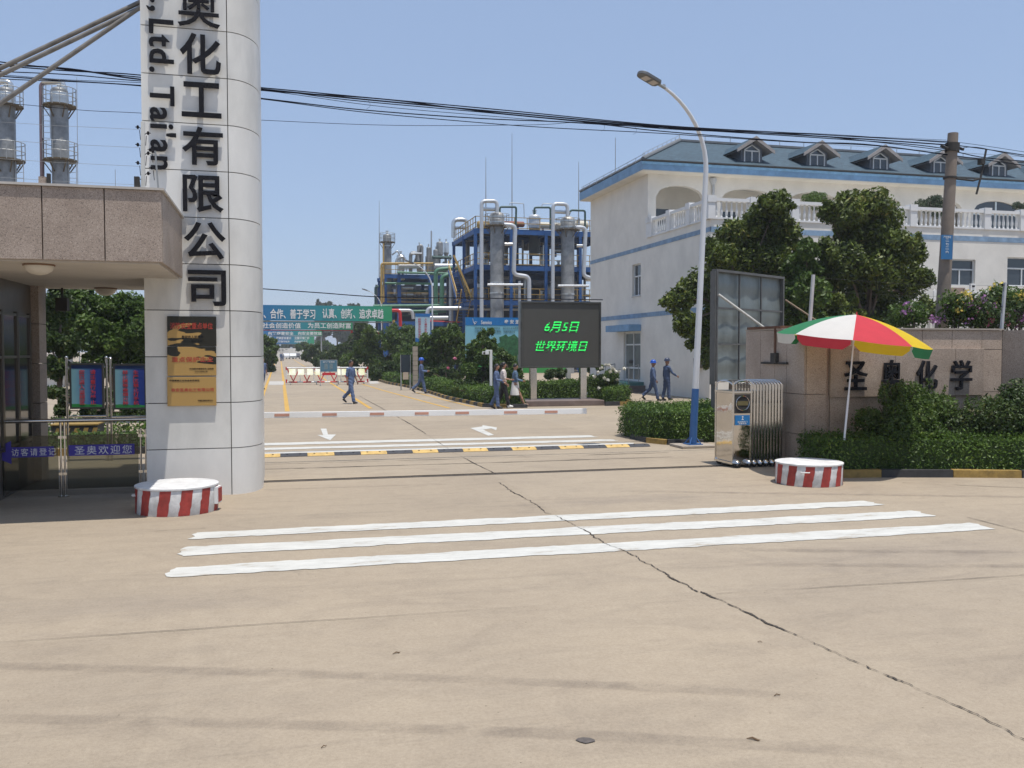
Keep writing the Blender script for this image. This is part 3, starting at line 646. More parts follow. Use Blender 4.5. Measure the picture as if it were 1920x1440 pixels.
# notice boards behind
def notice(px0, px1, y0, y1, Y, label, cols):
    a = gy(px0, y1, Y); b = gy(px1, y0, Y); cx = (a.x+b.x)/2
    t = thing('notice_board', label, 'notice board', (cx, Y, 0), group='lit poster boards behind the railing')
    m = MB(); fz = .035
    m.box(a.x, b.x, Y, Y+.06, a.z, a.z+fz); m.box(a.x, b.x, Y, Y+.06, b.z-fz, b.z); m.box(a.x, a.x+fz, Y, Y+.06, a.z+fz, b.z-fz); m.box(b.x-fz, b.x, Y, Y+.06, a.z+fz, b.z-fz)
    m.build('frame', mat('board_frame', (.06, .06, .06), .4, .4), t)
    pm = MATS.get('poster') or poster_mat()
    MB().box(a.x+fz, b.x-fz, Y+.015, Y+.05, a.z+fz, b.z-fz).build('poster', pm, t)
    MB().box(a.x+fz, b.x-fz, Y+.012, Y+.015, b.z-fz-.07, b.z-fz).build('header', mat('poster_header', (.012, .045, .16), .5), t)
    for i, s in enumerate(cols):
        x = a.x+(b.x-a.x)*(.36+.32*i); letter('\n'.join(s), (x, Y+.008, (a.z+b.z)/2-.02), .105, (b.z-a.z)*.76, mat('poster_red', (.5, .03, .04), .6), t, 'lettering', .008, .003, lines=1.05)
    for x in (a.x-.05, b.x+.05):
        m = MB(); m.cyl((x, Y+.03, 0), (x, Y+.03, b.z+.1), .022, n=10); m.ell((x, Y+.03, b.z+.11), .03, .03, .03, 8, 6)
        for z in (a.z+.1, b.z-.08): m.cyl((x, Y+.03, z), (a.x if x < cx else b.x, Y+.03, z), .012, n=8)
        m.build('post', STEEL, t, smooth=True)
    m = MB(); m.cyl((a.x-.05, Y+.03, a.z-.15), (b.x+.05, Y+.03, a.z-.15), .016, n=8); m.build('crossbar', STEEL, t, smooth=True)
def poster_mat():
    m = bpy.data.materials.new('poster'); m.use_nodes = True; n = m.node_tree; p = n.nodes['Principled BSDF']; L = n.links.new
    tc = n.nodes.new('ShaderNodeTexCoord'); mp = n.nodes.new('ShaderNodeMapping'); L(tc.outputs['Generated'], mp.inputs[0])
    z = n.nodes.new('ShaderNodeTexNoise'); z.inputs['Scale'].default_value = 1.5; L(mp.outputs[0], z.inputs[0])
    s = n.nodes.new('ShaderNodeSeparateXYZ'); L(tc.outputs['Generated'], s.inputs[0])
    a = n.nodes.new('ShaderNodeMath'); a.operation = 'MULTIPLY_ADD'; a.inputs[1].default_value = .45; L(z.outputs['Fac'], a.inputs[0]); L(s.outputs['X'], a.inputs[2])
    r = n.nodes.new('ShaderNodeValToRGB'); L(a.outputs[0], r.inputs[0]); e = r.color_ramp.elements
    e[0].position = .25; e[0].color = (.18, .36, .42, 1); e[1].position = 1.05; e[1].color = (.012, .035, .22, 1); x = e.new(.7); x.color = (.08, .2, .36, 1)
    a2 = n.nodes.new('ShaderNodeMath'); a2.operation = 'MULTIPLY_ADD'; a2.inputs[1].default_value = .12; L(z.outputs['Fac'], a2.inputs[0]); L(s.outputs['Z'], a2.inputs[2])
    lt = n.nodes.new('ShaderNodeMath'); lt.operation = 'LESS_THAN'; lt.inputs[1].default_value = .13; L(a2.outputs[0], lt.inputs[0])
    mx = n.nodes.new('ShaderNodeMix'); mx.data_type = 'RGBA'; L(lt.outputs[0], mx.inputs[0]); L(r.outputs[0], mx.inputs[6]); mx.inputs[7].default_value = (.03, .22, .06, 1)
    L(mx.outputs[2], p.inputs['Base Color']); p.inputs['Roughness'].default_value = .35; MATS['poster'] = m; return m
notice(131, 194, 681, 767, 19.4, 'blue poster board on steel posts, left one of the two behind the railing', ('您已进入监控区', '请注意行为举止'))
notice(213, 274, 682, 768, 19.4, 'blue poster board nearest the white pillar, right one of the two', ('禁止携带香烟火种', '生产区禁止打手机'))
# striped wedge block and planting behind
t = thing('road_block', 'low black and yellow striped steel block behind the glass railing', 'road block', (-4.7, 23.6, 0))
A = gy(96, 830, 23.4); B = gy(182, 797, 23.4)
MB().box(A.x, B.x, 23.4, 24.3, 0, B.z).build('body', KBLK, t, bevel=.02)
for k in range(5):
    x = A.x+(B.x-A.x)*(k+.1)/5; d = (B.x-A.x)/10
    MB().prism_xz([(x, .05), (x+d, .05), (x+d*2, B.z-.06), (x+d, B.z-.06)], 23.385, 23.4).build('stripe', KYEL, t)
t0 = MB().box(A.x-.02, B.x+.02, 23.38, 24.32, B.z, B.z+.03).build('top_rim', KYEL, t)
# kerbed lawn strip with ground cover
k = MB()
for i in range(9): k.box(-7.2+i*.6, -6.62+i*.6, 20.6, 20.75, 0, .14, i % 2)
props(k.build('kerb', [KYEL, KBLK], org=(-5, 20.7, 0)), 'black and yellow kerb seen through the glass railing', 'kerb')
def ground_cover(name, label, x0, x1, y0, y1, n, h, fol, size=.05):
    P = np.column_stack([rng.uniform(x0, x1, n), rng.uniform(y0, y1, n), rng.uniform(0, h, n)])
    bl = [(x, y, z, .12, .12, .08) for x, y, z in P[:400]]
    o = link(name, leaf_mesh(name, bl, n, size), fol, None, ((x0+x1)/2, (y0+y1)/2, 0)); props(o, label, 'ground cover', kind='stuff')
ground_cover('ground_cover', 'low green ground cover behind the glass railing', -7, -2.2, 20.9, 23.2, 5000, .3, F_LIGHT)
ground_cover('ground_cover', 'low green ground cover behind the poster boards', -9, -2.0, 24.4, 28, 5000, .45, F_HEDGE)

# ================================================================ DRUM PEDESTALS
def drum(c, r, h, label, ph):
    t = thing('round_pedestal', label, 'pedestal', c, group='red and white striped round pedestals')
    N = 48; m = MB(); m.lathe([(r*.99, 0), (r, .01), (r, h-.015), (r*.985, h)], (0, 0, 0), N)
    m.build('body', mat('drum_white', (.62, .61, .59), .55, var=.3, scale=7), t, smooth=True, local=True)
    MB().lathe([(r+.012, h-.012), (r+.012, h+.008), (r-.02, h+.012), (.01, h+.013)], (0, 0, 0), N).build('lid', mat('drum_lid', (.66, .655, .64), .5, var=.22, scale=5), t, smooth=True, local=True)
    m = MB()
    for k in range(12):
        a0 = ph+k*math.pi/6; w = .27; lean = .10; vs = []; fs = []; n = 5
        for j in range(9):
            z = .004+(h-.024)*j/8
            for i in range(n+1):
                a = a0+w*i/n+lean*j/8+(random.gauss(0, .006) if i in (0, n) else 0); vs.append(((r+.003)*math.cos(a), (r+.003)*math.sin(a), z))
        for j in range(8):
            for i in range(n): fs.append((j*(n+1)+i, j*(n+1)+i+1, (j+1)*(n+1)+i+1, (j+1)*(n+1)+i))
        m.add(vs, fs)
    m.build('stripes', RED, t, smooth=True, local=True)
    return t
d1 = drum((-1.38, 13.18, 0), .535, .36, 'red and white striped round pedestal at the foot of the white pillar', .12)
d2 = drum((8.50, 13.30, 0), .535, .35, 'red and white striped round pedestal under the parasol', .30)
def handle(par, a, r, z):
    m = MB(); p = lambda rr, aa: (rr*math.cos(aa), rr*math.sin(aa), z)
    m.tube([p(r, a-.12), p(r+.035, a-.11), p(r+.04, a), p(r+.035, a+.11), p(r, a+.12)], .009, 8); m.build('handle', WHITE, par, smooth=True, local=True)
handle(d1, math.radians(188), .535, .24); handle(d2, math.radians(232), .535, .24)
m = MB(); a = math.radians(-12); M_ = Matrix.Rotation(a, 4, 'Z'); m.box(.53, .575, -.10, .10, .10, .33, 0, M_); m.box(.576, .585, -.06, .09, .12, .31, 1, M_)
m.build('side_plate', [WHITE, RED], d1, local=True)

# ================================================================ PARASOL
ub = thing('parasol', 'large parasol with green, white, red and yellow panels on a leaning white pole', 'parasol', (9.0, 13.95, 0))
pb = Vector((9.0, 13.95, 0)); D_ = 15.8; 
apex = gy(1606, 590, 13.95)
pb = gy(1576.5, 880, 13.95); pb.z = 0
ub.location = pb; ORG[ub.name] = pb.copy()
ax = (apex-pb).normalized(); Lp = (apex-pb).length
m = MB(); m.cyl(pb, pb+ax*(Lp*.5), .019, n=12); m.cyl(pb+ax*(Lp*.5), pb+ax*(Lp-.03), .015, n=12); m.lathe([(.16, 0), (.17, .03), (.1, .06), (.03, .1)], pb, 20)
m.build('pole', mat('parasol_pole', (.66, .68, .70), .35, .2), ub, smooth=True)
q = Vector((0, 0, 1)).rotation_difference(ax).to_matrix().to_4x4(); MU = Matrix.Translation(apex) @ Matrix.Rotation(math.radians(4.0), 4, 'X') @ q
R_, Hh = 1.30, .46
cols = [mat('cloth_green', (.03, .22, .09), .8, var=.06), mat('cloth_white', (.72, .70, .66), .8, var=.05), mat('cloth_red', (.62, .045, .065), .8, var=.06), mat('cloth_yellow', (.72, .50, .01), .8, var=.06)]
for mm in cols:
    n = mm.node_tree; p = n.nodes['Principled BSDF']; tl = n.nodes.new('ShaderNodeBsdfTranslucent'); ms = n.nodes.new('ShaderNodeMixShader'); ms.inputs[0].default_value = .35
    src = p.inputs['Base Color'].links[0].from_socket; n.links.new(src, tl.inputs[0]); n.links.new(p.outputs[0], ms.inputs[1]); n.links.new(tl.outputs[0], ms.inputs[2]); n.links.new(ms.outputs[0], n.nodes['Material Output'].inputs[0])
# rib directions: panel k spans angle a0+k*45.. ; seam of white/red faces the camera
view = math.atan2(-apex.y, -apex.x)             # towards camera
a0 = view-math.pi/4*2                           # white|red seam faces the viewer
def rim(a, s=1.0, drop=None):                   # point on canopy at angle a, radial fraction s
    # gore sag between ribs
    t = ((a-a0) % (math.pi/4))/(math.pi/4); sag = math.sin(math.pi*t)
    rr = R_*s*(1-.045*sag*s); z = -Hh*(.35*s+.65*s**2.1)-.015*sag*s
    return Vector((rr*math.cos(a), rr*math.sin(a), z))
order = [0, 1, 2, 3, 0, 1, 2, 3]
for k in range(8):
    A0 = a0+(k)*math.pi/4+math.pi/4*0; vs = []; fs = []; nu, nv = 8, 10
    for j in range(nv+1):
        for i in range(nu+1): vs.append(MU @ rim(A0+math.pi/4*i/nu*.9999+1e-5, max(.015, j/nv)))
    for j in range(nv):
        for i in range(nu): fs.append((j*(nu+1)+i, (j+1)*(nu+1)+i, (j+1)*(nu+1)+i+1, j*(nu+1)+i+1))
    m = MB(); m.add(vs, fs); pn = m.build('canopy_panel', cols[order[k]], ub, smooth=True)
    vs = []; fs = []
    for j in range(4):
        for i in range(nu+1):
            t = i/nu; e = .03 < t < .97; l = .165*(1-(.55 if i in (0, nu) else .0)); p = rim(A0+math.pi/4*(.03+.94*t), 1)
            p = p+Vector((math.cos(A0+math.pi/8), math.sin(A0+math.pi/8), 0))*(-.02*j/3)+Vector((0, 0, -l*j/3)); vs.append(MU @ p)
    for j in range(3):
        for i in range(nu): fs.append((j*(nu+1)+i, (j+1)*(nu+1)+i, (j+1)*(nu+1)+i+1, j*(nu+1)+i+1))
    m = MB(); m.add(vs, fs); m.build('valance', cols[(order[k]+1) % 4], pn, smooth=True)
m = MB()
for k in range(8):
    a = a0+k*math.pi/4; m.tube([MU @ (rim(a, s)-Vector((0, 0, .012))) for s in (.03, .35, .7, 1)], .005, 6)
    m.tube([MU @ Vector((0.02*math.cos(a), .02*math.sin(a), -.55)), MU @ (rim(a, .5)-Vector((0, 0, .02)))], .004, 6)
m.build('ribs', WHITE, ub)
m = MB(); m.tube([MU @ Vector((0, 0, -.02)), MU @ Vector((0, 0, .05))], [.018, .006], 8); m.build('finial', REDB, ub)
# ================================================================ RIGHT BOUNDARY WALL
bw = thing('boundary_wall', 'beige granite gate wall carrying the dark company lettering', 'wall', (11.5, 15.2, 0))
YW = 15.0; XW = 9.47; ZT = 2.6
m = MB(); m.box(XW+.04, 14.3, YW+.1, YW+.45, 0, ZT-.02); m.box(XW+.04, XW+.4, YW+.45, 17.2, 0, ZT-.02); m.build('core', DARK, bw)
def courses(m, x0, x1, y0, y1, xs, zs, axis='x', mi=0):
    for a, b in zip(xs, xs[1:]):
        for c, d in zip(zs, zs[1:]):
            if axis == 'x': m.box(a+.005, b-.005, y0, y1, c+.005, d-.005, mi)
            else: m.box(x0, x1, a+.005, b-.005, c+.005, d-.005, mi)
zs = [0, .55, 1.30, 2.05, ZT]
m = MB(); courses(m, XW, XW+.04, 0, 0, [YW, 15.62, 16.05, 16.6, 17.2], [0, .62, 1.38, ZT], 'y'); m.build('gate_side_cladding', GRAN, bw)
m = MB()
courses(m, 0, 0, YW, YW+.1, [XW+.041, X_at(1551, YW)], [0, .62, 1.38, ZT])
XE = X_at(1881, YW)
xs = [X_at(p, YW) for p in (1559, 1625, 1680, 1731, 1787, 1843)]+[XE]
m.box(X_at(1551, YW)+.006, X_at(1559, YW)-.006, YW+.05, YW+.1, 0, ZT-.01)
courses(m, 0, 0, YW+.03, YW+.1, xs, [0, .62, 1.38, 2.22, ZT])
m.build('front_cladding', GRAN2, bw)
m = MB(); m.box(XW-.01, XE, YW-.01, YW+.46, ZT+.001, ZT+.03); m.box(XW-.01, XW+.41, YW+.462, 17.2, ZT+.001, ZT+.03); m.build('coping', mat('wall_coping', (.36, .31, .26), .8), bw)
# raised name tablet
a = gy(1557, 745, YW-.03); b = gy(1846, 653, YW-.03)
m = MB(); xs = [a.x, X_at(1677, YW), X_at(1790, YW), b.x]; 
for p, q_ in zip(xs, xs[1:]): m.box(p+.003, q_-.003, YW-.03, YW+.03, a.z, b.z)
tb = m.build('name_tablet', granite('tablet_granite', (.36, .28, .215), (.48, .38, .30), (.16, .12, .095)), bw, bevel=.006)
for ch, px, y0, y1, w in (('圣', 1605, 678, 731, 46), ('奥', 1672, 675, 733, 42), ('化', 1738, 676, 730, 44), ('学', 1803, 675, 731, 44)):
    p = gy(px, (y0+y1)/2, YW-.07); letter(ch, p, w*18.0/FPX, (y1-y0)*17.6/FPX, BLACK, bw, 'letter', .010, .05)
# angled end section, small fittings
m = MB(); ang = Matrix.Translation((XE, YW+.03, 0)) @ Matrix.Rotation(math.radians(-62), 4, 'Z')
for i in range(5):
    for c, d in zip([0, .62, 1.38, ZT], [.62, 1.38, ZT]): m.box(.005+i*.42, .415+i*.42, -.0, .07, c+.005, d-.005, 0, ang)
m.box(.0, 2.1, .072, .3, 0, ZT-.02, 1, ang); m.build('angled_cladding', [GRAN, DARK], bw)
p = gy(1449, 672, 15.3); props(MB().box(XW-.10, XW-.002, 15.9, 16.05, p.z-.1, p.z+.1).build('wall_lamp', DARK, org=(XW-.05, 15.97, p.z)), 'small dark box lamp on the gate side of the granite wall', 'lamp')
m = MB(); m.box(XW-.05, XW-.003, 15.55, 16.5, 1.93, 1.97); props(m.build('bracket', DARK, org=(XW, 16, 1.95)), 'dark steel bracket on the granite wall above the folding gate', 'bracket')
m = MB(); m.box(XW-.03, XW+.3, 15.8, 17.1, ZT+.031, ZT+.08); m.box(XW-.02, XW+.02, 16.0, 16.06, 2.0, ZT+.03)
props(m.build('rusty_rail', mat('rust', (.12, .055, .03), .9, var=.4, scale=9), org=(XW, 16.3, ZT)), 'rusty steel strip lying on the wall top by the gate', 'rail')
for i, (px, y0, y1, dx, lab) in enumerate(((1522, 598, 515, .12, 'thin white wire post rising from the wall behind the parasol'), (1882, 610, 530, .2, 'grey wire post on the wall top among the flowers'))):
    A = gy(px-4, 612, 15.3); A.z = ZT+.03; B = gy(px+3, y1, 15.3)
    t = fence_post('wall_post', lab, A, B, [(.45, 1), (.45, -1), (.92, 1), (.92, -1)] if i else [], .05, mat('post_grey', (.42, .43, .44), .6))
WIREG = mat('dull_wire', (.06, .06, .06), .8, spec=.1)
for k, (ya, yb) in enumerate(((520, 536), (545, 556))):
    A = gy(1523, ya, 15.3); B = gy(1884, yb, 15.3)
    props(MB().tube([A, A.lerp(B, .5)-Vector((0, 0, .05)), B], .002, 5).build('fence_wire', WIREG, org=A), ('upper' if k == 0 else 'lower')+' thin wire strung over the granite wall from the white post', 'wire', 'wires over the granite wall')

# ================================================================ FOLDING GATE
fg = thing('folding_gate', 'polished stainless retractable gate folded against the granite wall', 'gate', (8.7, 15.65, 0))
HG = 1.62
# head box
x0, x1 = 8.20, 8.60; ya, yb = 15.36, 16.08
m = MB(); m.box(x0+.012, x1-.012, ya+.012, yb-.012, .1, HG-.22); m.build('head_box', STEELM, fg, bevel=.01)
m = MB()
for x in (x0, x1-.03):
    for y in (ya, yb-.03): m.box(x, x+.03, y, y+.03, .06, HG-.02)
m.box(x0-.005, x1+.005, ya-.005, yb+.005, HG-.22, HG-.185); m.box(x0-.008, x1+.008, ya-.008, yb+.008, .06, .1)
for y in (ya+.015, yb-.015):
    m.tube([(x0+.2+.185*math.cos(math.pi*k/10), y, HG-.10+.10*math.sin(math.pi*k/10)) for k in range(11)], .013, 8)
for x in (x0+.015, x1-.015): m.tube([(x, (ya+yb)/2+.34*math.cos(math.pi*k/10), HG-.10+.10*math.sin(math.pi*k/10)) for k in range(11)], .013, 8)
m.build('head_frame', STEEL, fg, smooth=True)
m = MB(); m.box(x0+.04, x1-.04, ya-.001, ya+.012, 1.02, HG-.24); m.build('speaker_panel', DARK, fg)
m = MB(); cc = ((x0+x1)/2, ya-.008, 1.21)
m.tube([(cc[0]+.135*math.cos(a), cc[1], cc[2]+.135*math.sin(a)) for a in np.linspace(0, 2*math.pi, 25)], .008, 6); m.box(cc[0]-.11, cc[0]+.11, ya-.008, ya-.002, 1.17, 1.25, 1)
m.build('grille_ring', [STEEL, mat('amber_glass', (.12, .10, .04), .2)], fg, smooth=True)
pl = MB().box(x0+.05, x1-.05, ya-.006, ya+.01, .80, .985).build('label_plate', mat('plate_blue', (.015, .17, .42), .4), fg)
letter('●', (cc[0], ya-.008, .955), .03, .03, WHITE, pl, 'emblem', .0, .002); letter('▲', (cc[0], ya-.008, .915), .05, .035, WHITE, pl, 'emblem', .0, .002); letter('电动伸缩门\n注意安全', (cc[0], ya-.008, .845), .2, .06, WHITE, pl, 'lettering', .01, .002)
def caster(m, x, y, r=.065):
    m.cyl((x, y-.02, r), (x, y+.02, r), r, n=18, mi=0); m.lathe([(.09, .0), (.088, .02), (.06, .05), (.01, .065)], (x, y, r*1.35), 14, mi=1); m.cyl((x, y-.026, r), (x, y+.026, r), .02, n=10, mi=1)
RUB = mat('rubber', (.02, .02, .02), .7)
for x in (x0+.08, x1-.08): m = MB(); caster(m, x, ya-.02); m.build('caster', [RUB, STEEL], fg, smooth=True)
for x in (x0+.08, x1-.08): m = MB(); caster(m, x, yb-.05); m.build('caster', [RUB, STEEL], fg, smooth=True)
NF = 10
for k in range(NF):
    x = x1+.06+k*.064
    m = MB()
    for y in (ya+.02, yb-.06): m.box(x-.019, x+.019, y, y+.04, .1, HG-.1); m.box(x-.024, x+.024, y-.004, y+.046, HG-.16, HG-.06)
    m.tube([(x, (ya+yb)/2+.33*math.cos(math.pi*j/10), HG-.10+.12*math.sin(math.pi*j/10)) for j in range(11)], .012, 8)
    m.box(x-.012, x+.012, ya+.06, yb-.06, .16, .19); m.box(x-.012, x+.012, ya+.06, yb-.06, 1.2, 1.23)
    fr_ = m.build('gate_frame', STEEL, fg, smooth=True)
    if k % 2 == 0: m = MB(); caster(m, x, ya+.03, .055); caster(m, x, yb-.04, .055); m.build('caster', [RUB, STEEL], fr_, smooth=True)
for s in (0, 1):
    m = MB()
    for k in range(NF):
        x = x1+.03+k*.064
        for z in (.3, .62, .94, 1.26): m.bar((x, ya+.075+s*.5, z), (x+.05, ya+.075+s*.5, z+(.1 if k % 2 else -.1)), .012, .006)
    m.build('scissor_links', GREYM, fg)

# ================================================================ STREET LAMPS
def lamp(name, label, base, h, head_dir, k=1.0, lean=0.0, group='white street lamps with blue feet'):
    t = thing(name, label, 'street lamp', base, group=group); b = Vector(base); L = Vector((lean, 0, 1)).normalized(); d = Vector(head_dir).normalized()
    top = b+L*(h*.80)
    MB().cyl(b+L*.03, b+L*1.27*k, .083*k+.005, .078*k+.004, n=20).build('painted_foot', BLUEP, t, smooth=True)
    m = MB(); pts = [b+L*(1.27*k), top]; rs = [.075*k, .055*k]
    for i in range(1, 11):
        a = math.radians(64)*i/10; R = h*.235; pts.append(top+d*(R*(1-math.cos(a)))*1.15+Vector((0, 0, R*math.sin(a)))); rs.append(.055*k-.002*i)
    m.tube(pts, rs, 16); m.build('pole', mat('lamp_pole_white', (.62, .63, .64), .35, .1, var=.07, scale=1.2), t, smooth=True)
    e = pts[-1]; dd = (pts[-1]-pts[-2]).normalized(); side = dd.cross(Vector((0, 0, 1))).normalized(); up = side.cross(dd)
    M_ = Matrix((( *dd, 0), (*side, 0), (*up, 0), (0, 0, 0, 1))).transposed(); M_ = Matrix.Translation(e) @ M_ @ Matrix.Rotation(math.radians(8), 4, 'Y')
    m = MB(); m.tube([(-.05, 0, 0), (.22, 0, 0)], .035, 10, M=M_); m.box(.02, .08, -.02, .02, .03, .06, 0, M_); m.build('bracket', GREYM, t, smooth=True)
    o = [(.2, -.09), (.25, -.15)]+[(.62+.15*math.sin(a), -.15*math.cos(a)) for a in np.linspace(0, math.pi, 9)]+[(.25, .15), (.2, .09)]
    m = MB(); m.prism(o, -.035, .035, 0, M_); m.prism([(.26, -.1), (.62, -.1), (.62, .1), (.26, .1)], .036, .06, 0, M_); hd = m.build('lamp_head', mat('lamp_head_grey', (.12, .125, .13), .5, .2), t, bevel=.01)
    m = MB(); m.box(.27, .41, -.10, .10, -.041, -.0355, 0, M_); m.box(.48, .62, -.10, .10, -.041, -.0355, 0, M_); m.build('led_panel', mat('led_panel', (.42, .38, .36), .3), hd)
    m = MB(); m.box(b.x-.17*k, b.x+.17*k, b.y-.17*k, b.y+.17*k, b.z, b.z+.02)
    for a in range(4):
        c, s = math.cos(a*math.pi/2+.785), math.sin(a*math.pi/2+.785); m.tube([(b.x+.19*k*c, b.y+.19*k*s, b.z+.02), (b.x+.08*k*c, b.y+.08*k*s, b.z+.16)], .012, 6)
    m.build('base_plate', BLUEP, t)
    return t
lb = gg(1299, 838); lb.z = .06
lamp('street_lamp', 'tall white street lamp with a blue foot nearest the camera, beside the folding gate', lb, 7.8, (-.92, -.25, 0), 1.0, .044)
props(MB().box(lb.x-.42, lb.x+.42, lb.y-.35, lb.y+.35, 0, .06).build('lamp_plinth', CONC, org=(lb.x, lb.y, 0), bevel=.01), 'low concrete slab under the nearest street lamp', 'plinth')
l2 = Vector((10.3, 62.4, 0)); lamp('street_lamp', 'white street lamp carrying the blue and white banner, middle of the row', l2, 8.0, (-1, -.25, 0), .9, .0)
l3 = Vector((9.8, 90, 0)); lamp('street_lamp', 'farthest white street lamp, with the no smoking sign on its pole', l3, 7.9, (-1, -.1, 0), .9, .0)
# banner board on lamp 2
a = gy(779, 641, 62.2); b = gy(806.5, 588, 62.2)
t = thing('pole_banner', 'blue and white vertical banner with red characters on the middle street lamp', 'banner', ((a.x+b.x)/2, 62.2, a.z))
MB().box(a.x, b.x, 62.2, 62.28, a.z, b.z).build('panel', mat('banner_pale', (.34, .50, .60), .5, var=.12, scale=1, col2=(.5, .62, .68)), t)
MB().box(a.x, b.x, 62.19, 62.2, b.z-.22, b.z).build('header', mat('banner_blue', (.02, .14, .38), .5), t)
MB().prism_xz([(a.x, a.z), (b.x, a.z), (b.x, a.z+.35), (a.x+.5, a.z+.12), (a.x, a.z+.3)], 62.19, 62.2).build('hill_print', MATS['banner_blue'], t)
for i, s in enumerate(('控制源头防范未然', '人人遵守安全环保')):
    letter('\n'.join(s), (a.x+(b.x-a.x)*(.28+.42*i), 62.185, (a.z+b.z)/2-.03), .20, (b.z-a.z)*.70, MATS['poster_red'], t, 'lettering', .008, .003, lines=1.15)
m = MB(); m.bar((b.x, 62.25, b.z-.05), (10.28, 62.35, b.z-.05), .03); m.bar((b.x, 62.25, a.z+.05), (10.28, 62.35, a.z+.05), .03); m.build('bracket', GREYM, t)
a = gy(700, 637, 89.8); b = gy(712.5, 620, 89.8)
t = thing('no_smoking_sign', 'white no smoking sign with a red ring on the farthest street lamp', 'sign', ((a.x+b.x)/2, 89.8, a.z))
MB().box(a.x, b.x, 89.8, 89.86, a.z, b.z).build('board', WHITE, t)
c = Vector(((a.x+b.x)/2, 89.78, a.z+(b.z-a.z)*.62)); m = MB(); m.tube([(c.x+.2*math.cos(q), c.y, c.z+.2*math.sin(q)) for q in np.linspace(0, 2*math.pi, 21)], .03, 6); m.bar((c.x-.14, c.y, c.z+.14), (c.x+.14, c.y, c.z-.14), .04); m.build('ring', REDB, t)
m = MB(); m.bar((c.x-.1, c.y+.01, c.z-.02), (c.x+.1, c.y+.01, c.z-.02), .04); m.tube([(c.x+.1, c.y, c.z), (c.x+.09, c.y, c.z+.05), (c.x+.12, c.y, c.z+.09)], .01, 5); m.build('cigarette', BLACK, t)
letter('严禁烟火', (c.x, 89.79, a.z+.12), .5, .13, REDB, t); MB().bar((b.x, 89.83, c.z), (9.8, 89.95, c.z), .03).build('bracket', GREYM, t)

# ================================================================ KERBS, HEDGES, SHRUBS (right)
def kerb(name, label, pts, L=.6, h=.13, w=.14, start=0, group=None):
    P = [Vector((x, y, 0)) for x, y in pts]; m = MB(); i = start
    for a, b in zip(P, P[1:]):
        d = (b-a).length; n = max(1, round(d/L)); e = (b-a)/n
        for k in range(n):
            p = a+e*k; q = a+e*(k+1); u = e.normalized()*.006; nn = Vector((-u.y, u.x, 0)).normalized()*w/2
            m.add([p-nn+u, q-nn-u, q+nn-u, p+nn+u]+[v+Vector((0, 0, h+random.uniform(-.006, .006))) for v in (p-nn*.9+u, q-nn*.9-u, q+nn*.9-u, p+nn*.9+u)],
                  [(3,2,1,0),(4,5,6,7),(0,1,5,4),(1,2,6,5),(2,3,7,6),(3,0,4,7)], i % 2); i += 1
    o = m.build(name, [KBLK, KYEL], org=P[0]); props(o, label, 'kerb', group); return o
KG = 'black and yellow kerbs'
kerb('kerb', 'kerb in front of the clipped hedge below the granite wall', [(9.15, 13.78), (10.1, 13.62), (11.3, 13.3), (12.4, 12.95), (15, 12.3)], 1.0, start=1, group=KG)
kerb('kerb', 'kerb around the small hedge beside the nearest street lamp', [(8.55, 21.2), (8.5, 20.1), (8.75, 19.55), (9.6, 19.4)], .75, .12, start=0, group=KG)
kp = [(6.95, 74), (6.9, 60), (7.35, 54), (7.5, 47.5), (7.35, 40.5), (7.66, 34.4), (8.4, 33.6), (9.2, 33.5)]
kerb('kerb', 'long curved kerb of the planting island along the road', kp, .6, .14, group=KG)
p = gg(1188, 760); kerb('kerb', 'short kerb end right of the big screen', [(12.5, 33.9), (p.x, p.y), (p.x+.2, p.y+1.2)], .8, .16, group=KG)
hedge('hedge', 'clipped hedge in front of the granite wall, long and low', 'hedge', [(9.15, 13.97), (10.1, 13.78), (11.5, 13.4), (13.2, 12.95), (15.5, 12.5), (15.5, 13.8), (13, 14.2), (11, 14.6), (9.3, 14.9)], 0, .66, 26000, .030, F_HEDGE, 'clipped hedges')
hedge('hedge', 'clipped hedge block beside the nearest street lamp', 'hedge', [(8.45, 21.8), (8.55, 20.2), (8.95, 19.8), (12.5, 19.7), (12.5, 22.8), (9.5, 23.2)], 0.0, .75, 22000, .034, F_HEDGE, 'clipped hedges')
# big bushes below the lettering
def bush(name, label, c, r, n, size, fol, k=14, br=.3, group=None, cat='bush'):
    t = thing(name, label, cat, (c[0], c[1], 0), group=group); bl = blobs_in(c, r, k, br)
    link('foliage', leaf_mesh('foliage', bl, n, size, .8), fol, t)
    m = MB()
    for _ in range(7):
        a = random.uniform(0, 6.28); m.tube([(c[0], c[1], 0), (c[0]+r[0]*.25*math.cos(a), c[1]+r[1]*.25*math.sin(a), c[2]*.8), (c[0]+r[0]*.7*math.cos(a), c[1]+r[1]*.7*math.sin(a), c[2]+r[2]*.4)], [.02, .015, .006], 5)
    m.build('stems', BARK, t, smooth=True); return t
bush('bush', 'rounded dark bush covering the second wall character', (11.1, 14.3, .86), (1.05, .52, .74), 34000, .032, F_TREE, 34, .30, 'bushes below the wall lettering')
bush('bush', 'small light green shoots at the top of the rounded bush', (11.05, 14.3, 1.36), (.45, .35, .24), 2600, .032, F_LIGHT, 9, .16, 'bushes below the wall lettering')
bush('bush', 'broad spreading bush at the right edge below the last wall character', (13.2, 13.85, .80), (1.45, .55, .68), 30000, .032, F_DARK, 44, .30, 'bushes below the wall lettering')
bush('bush', 'low bush between the two larger bushes below the wall', (12.15, 14.0, .60), (.5, .4, .5), 7000, .034, F_DARK, 10, .22, 'bushes below the wall lettering')
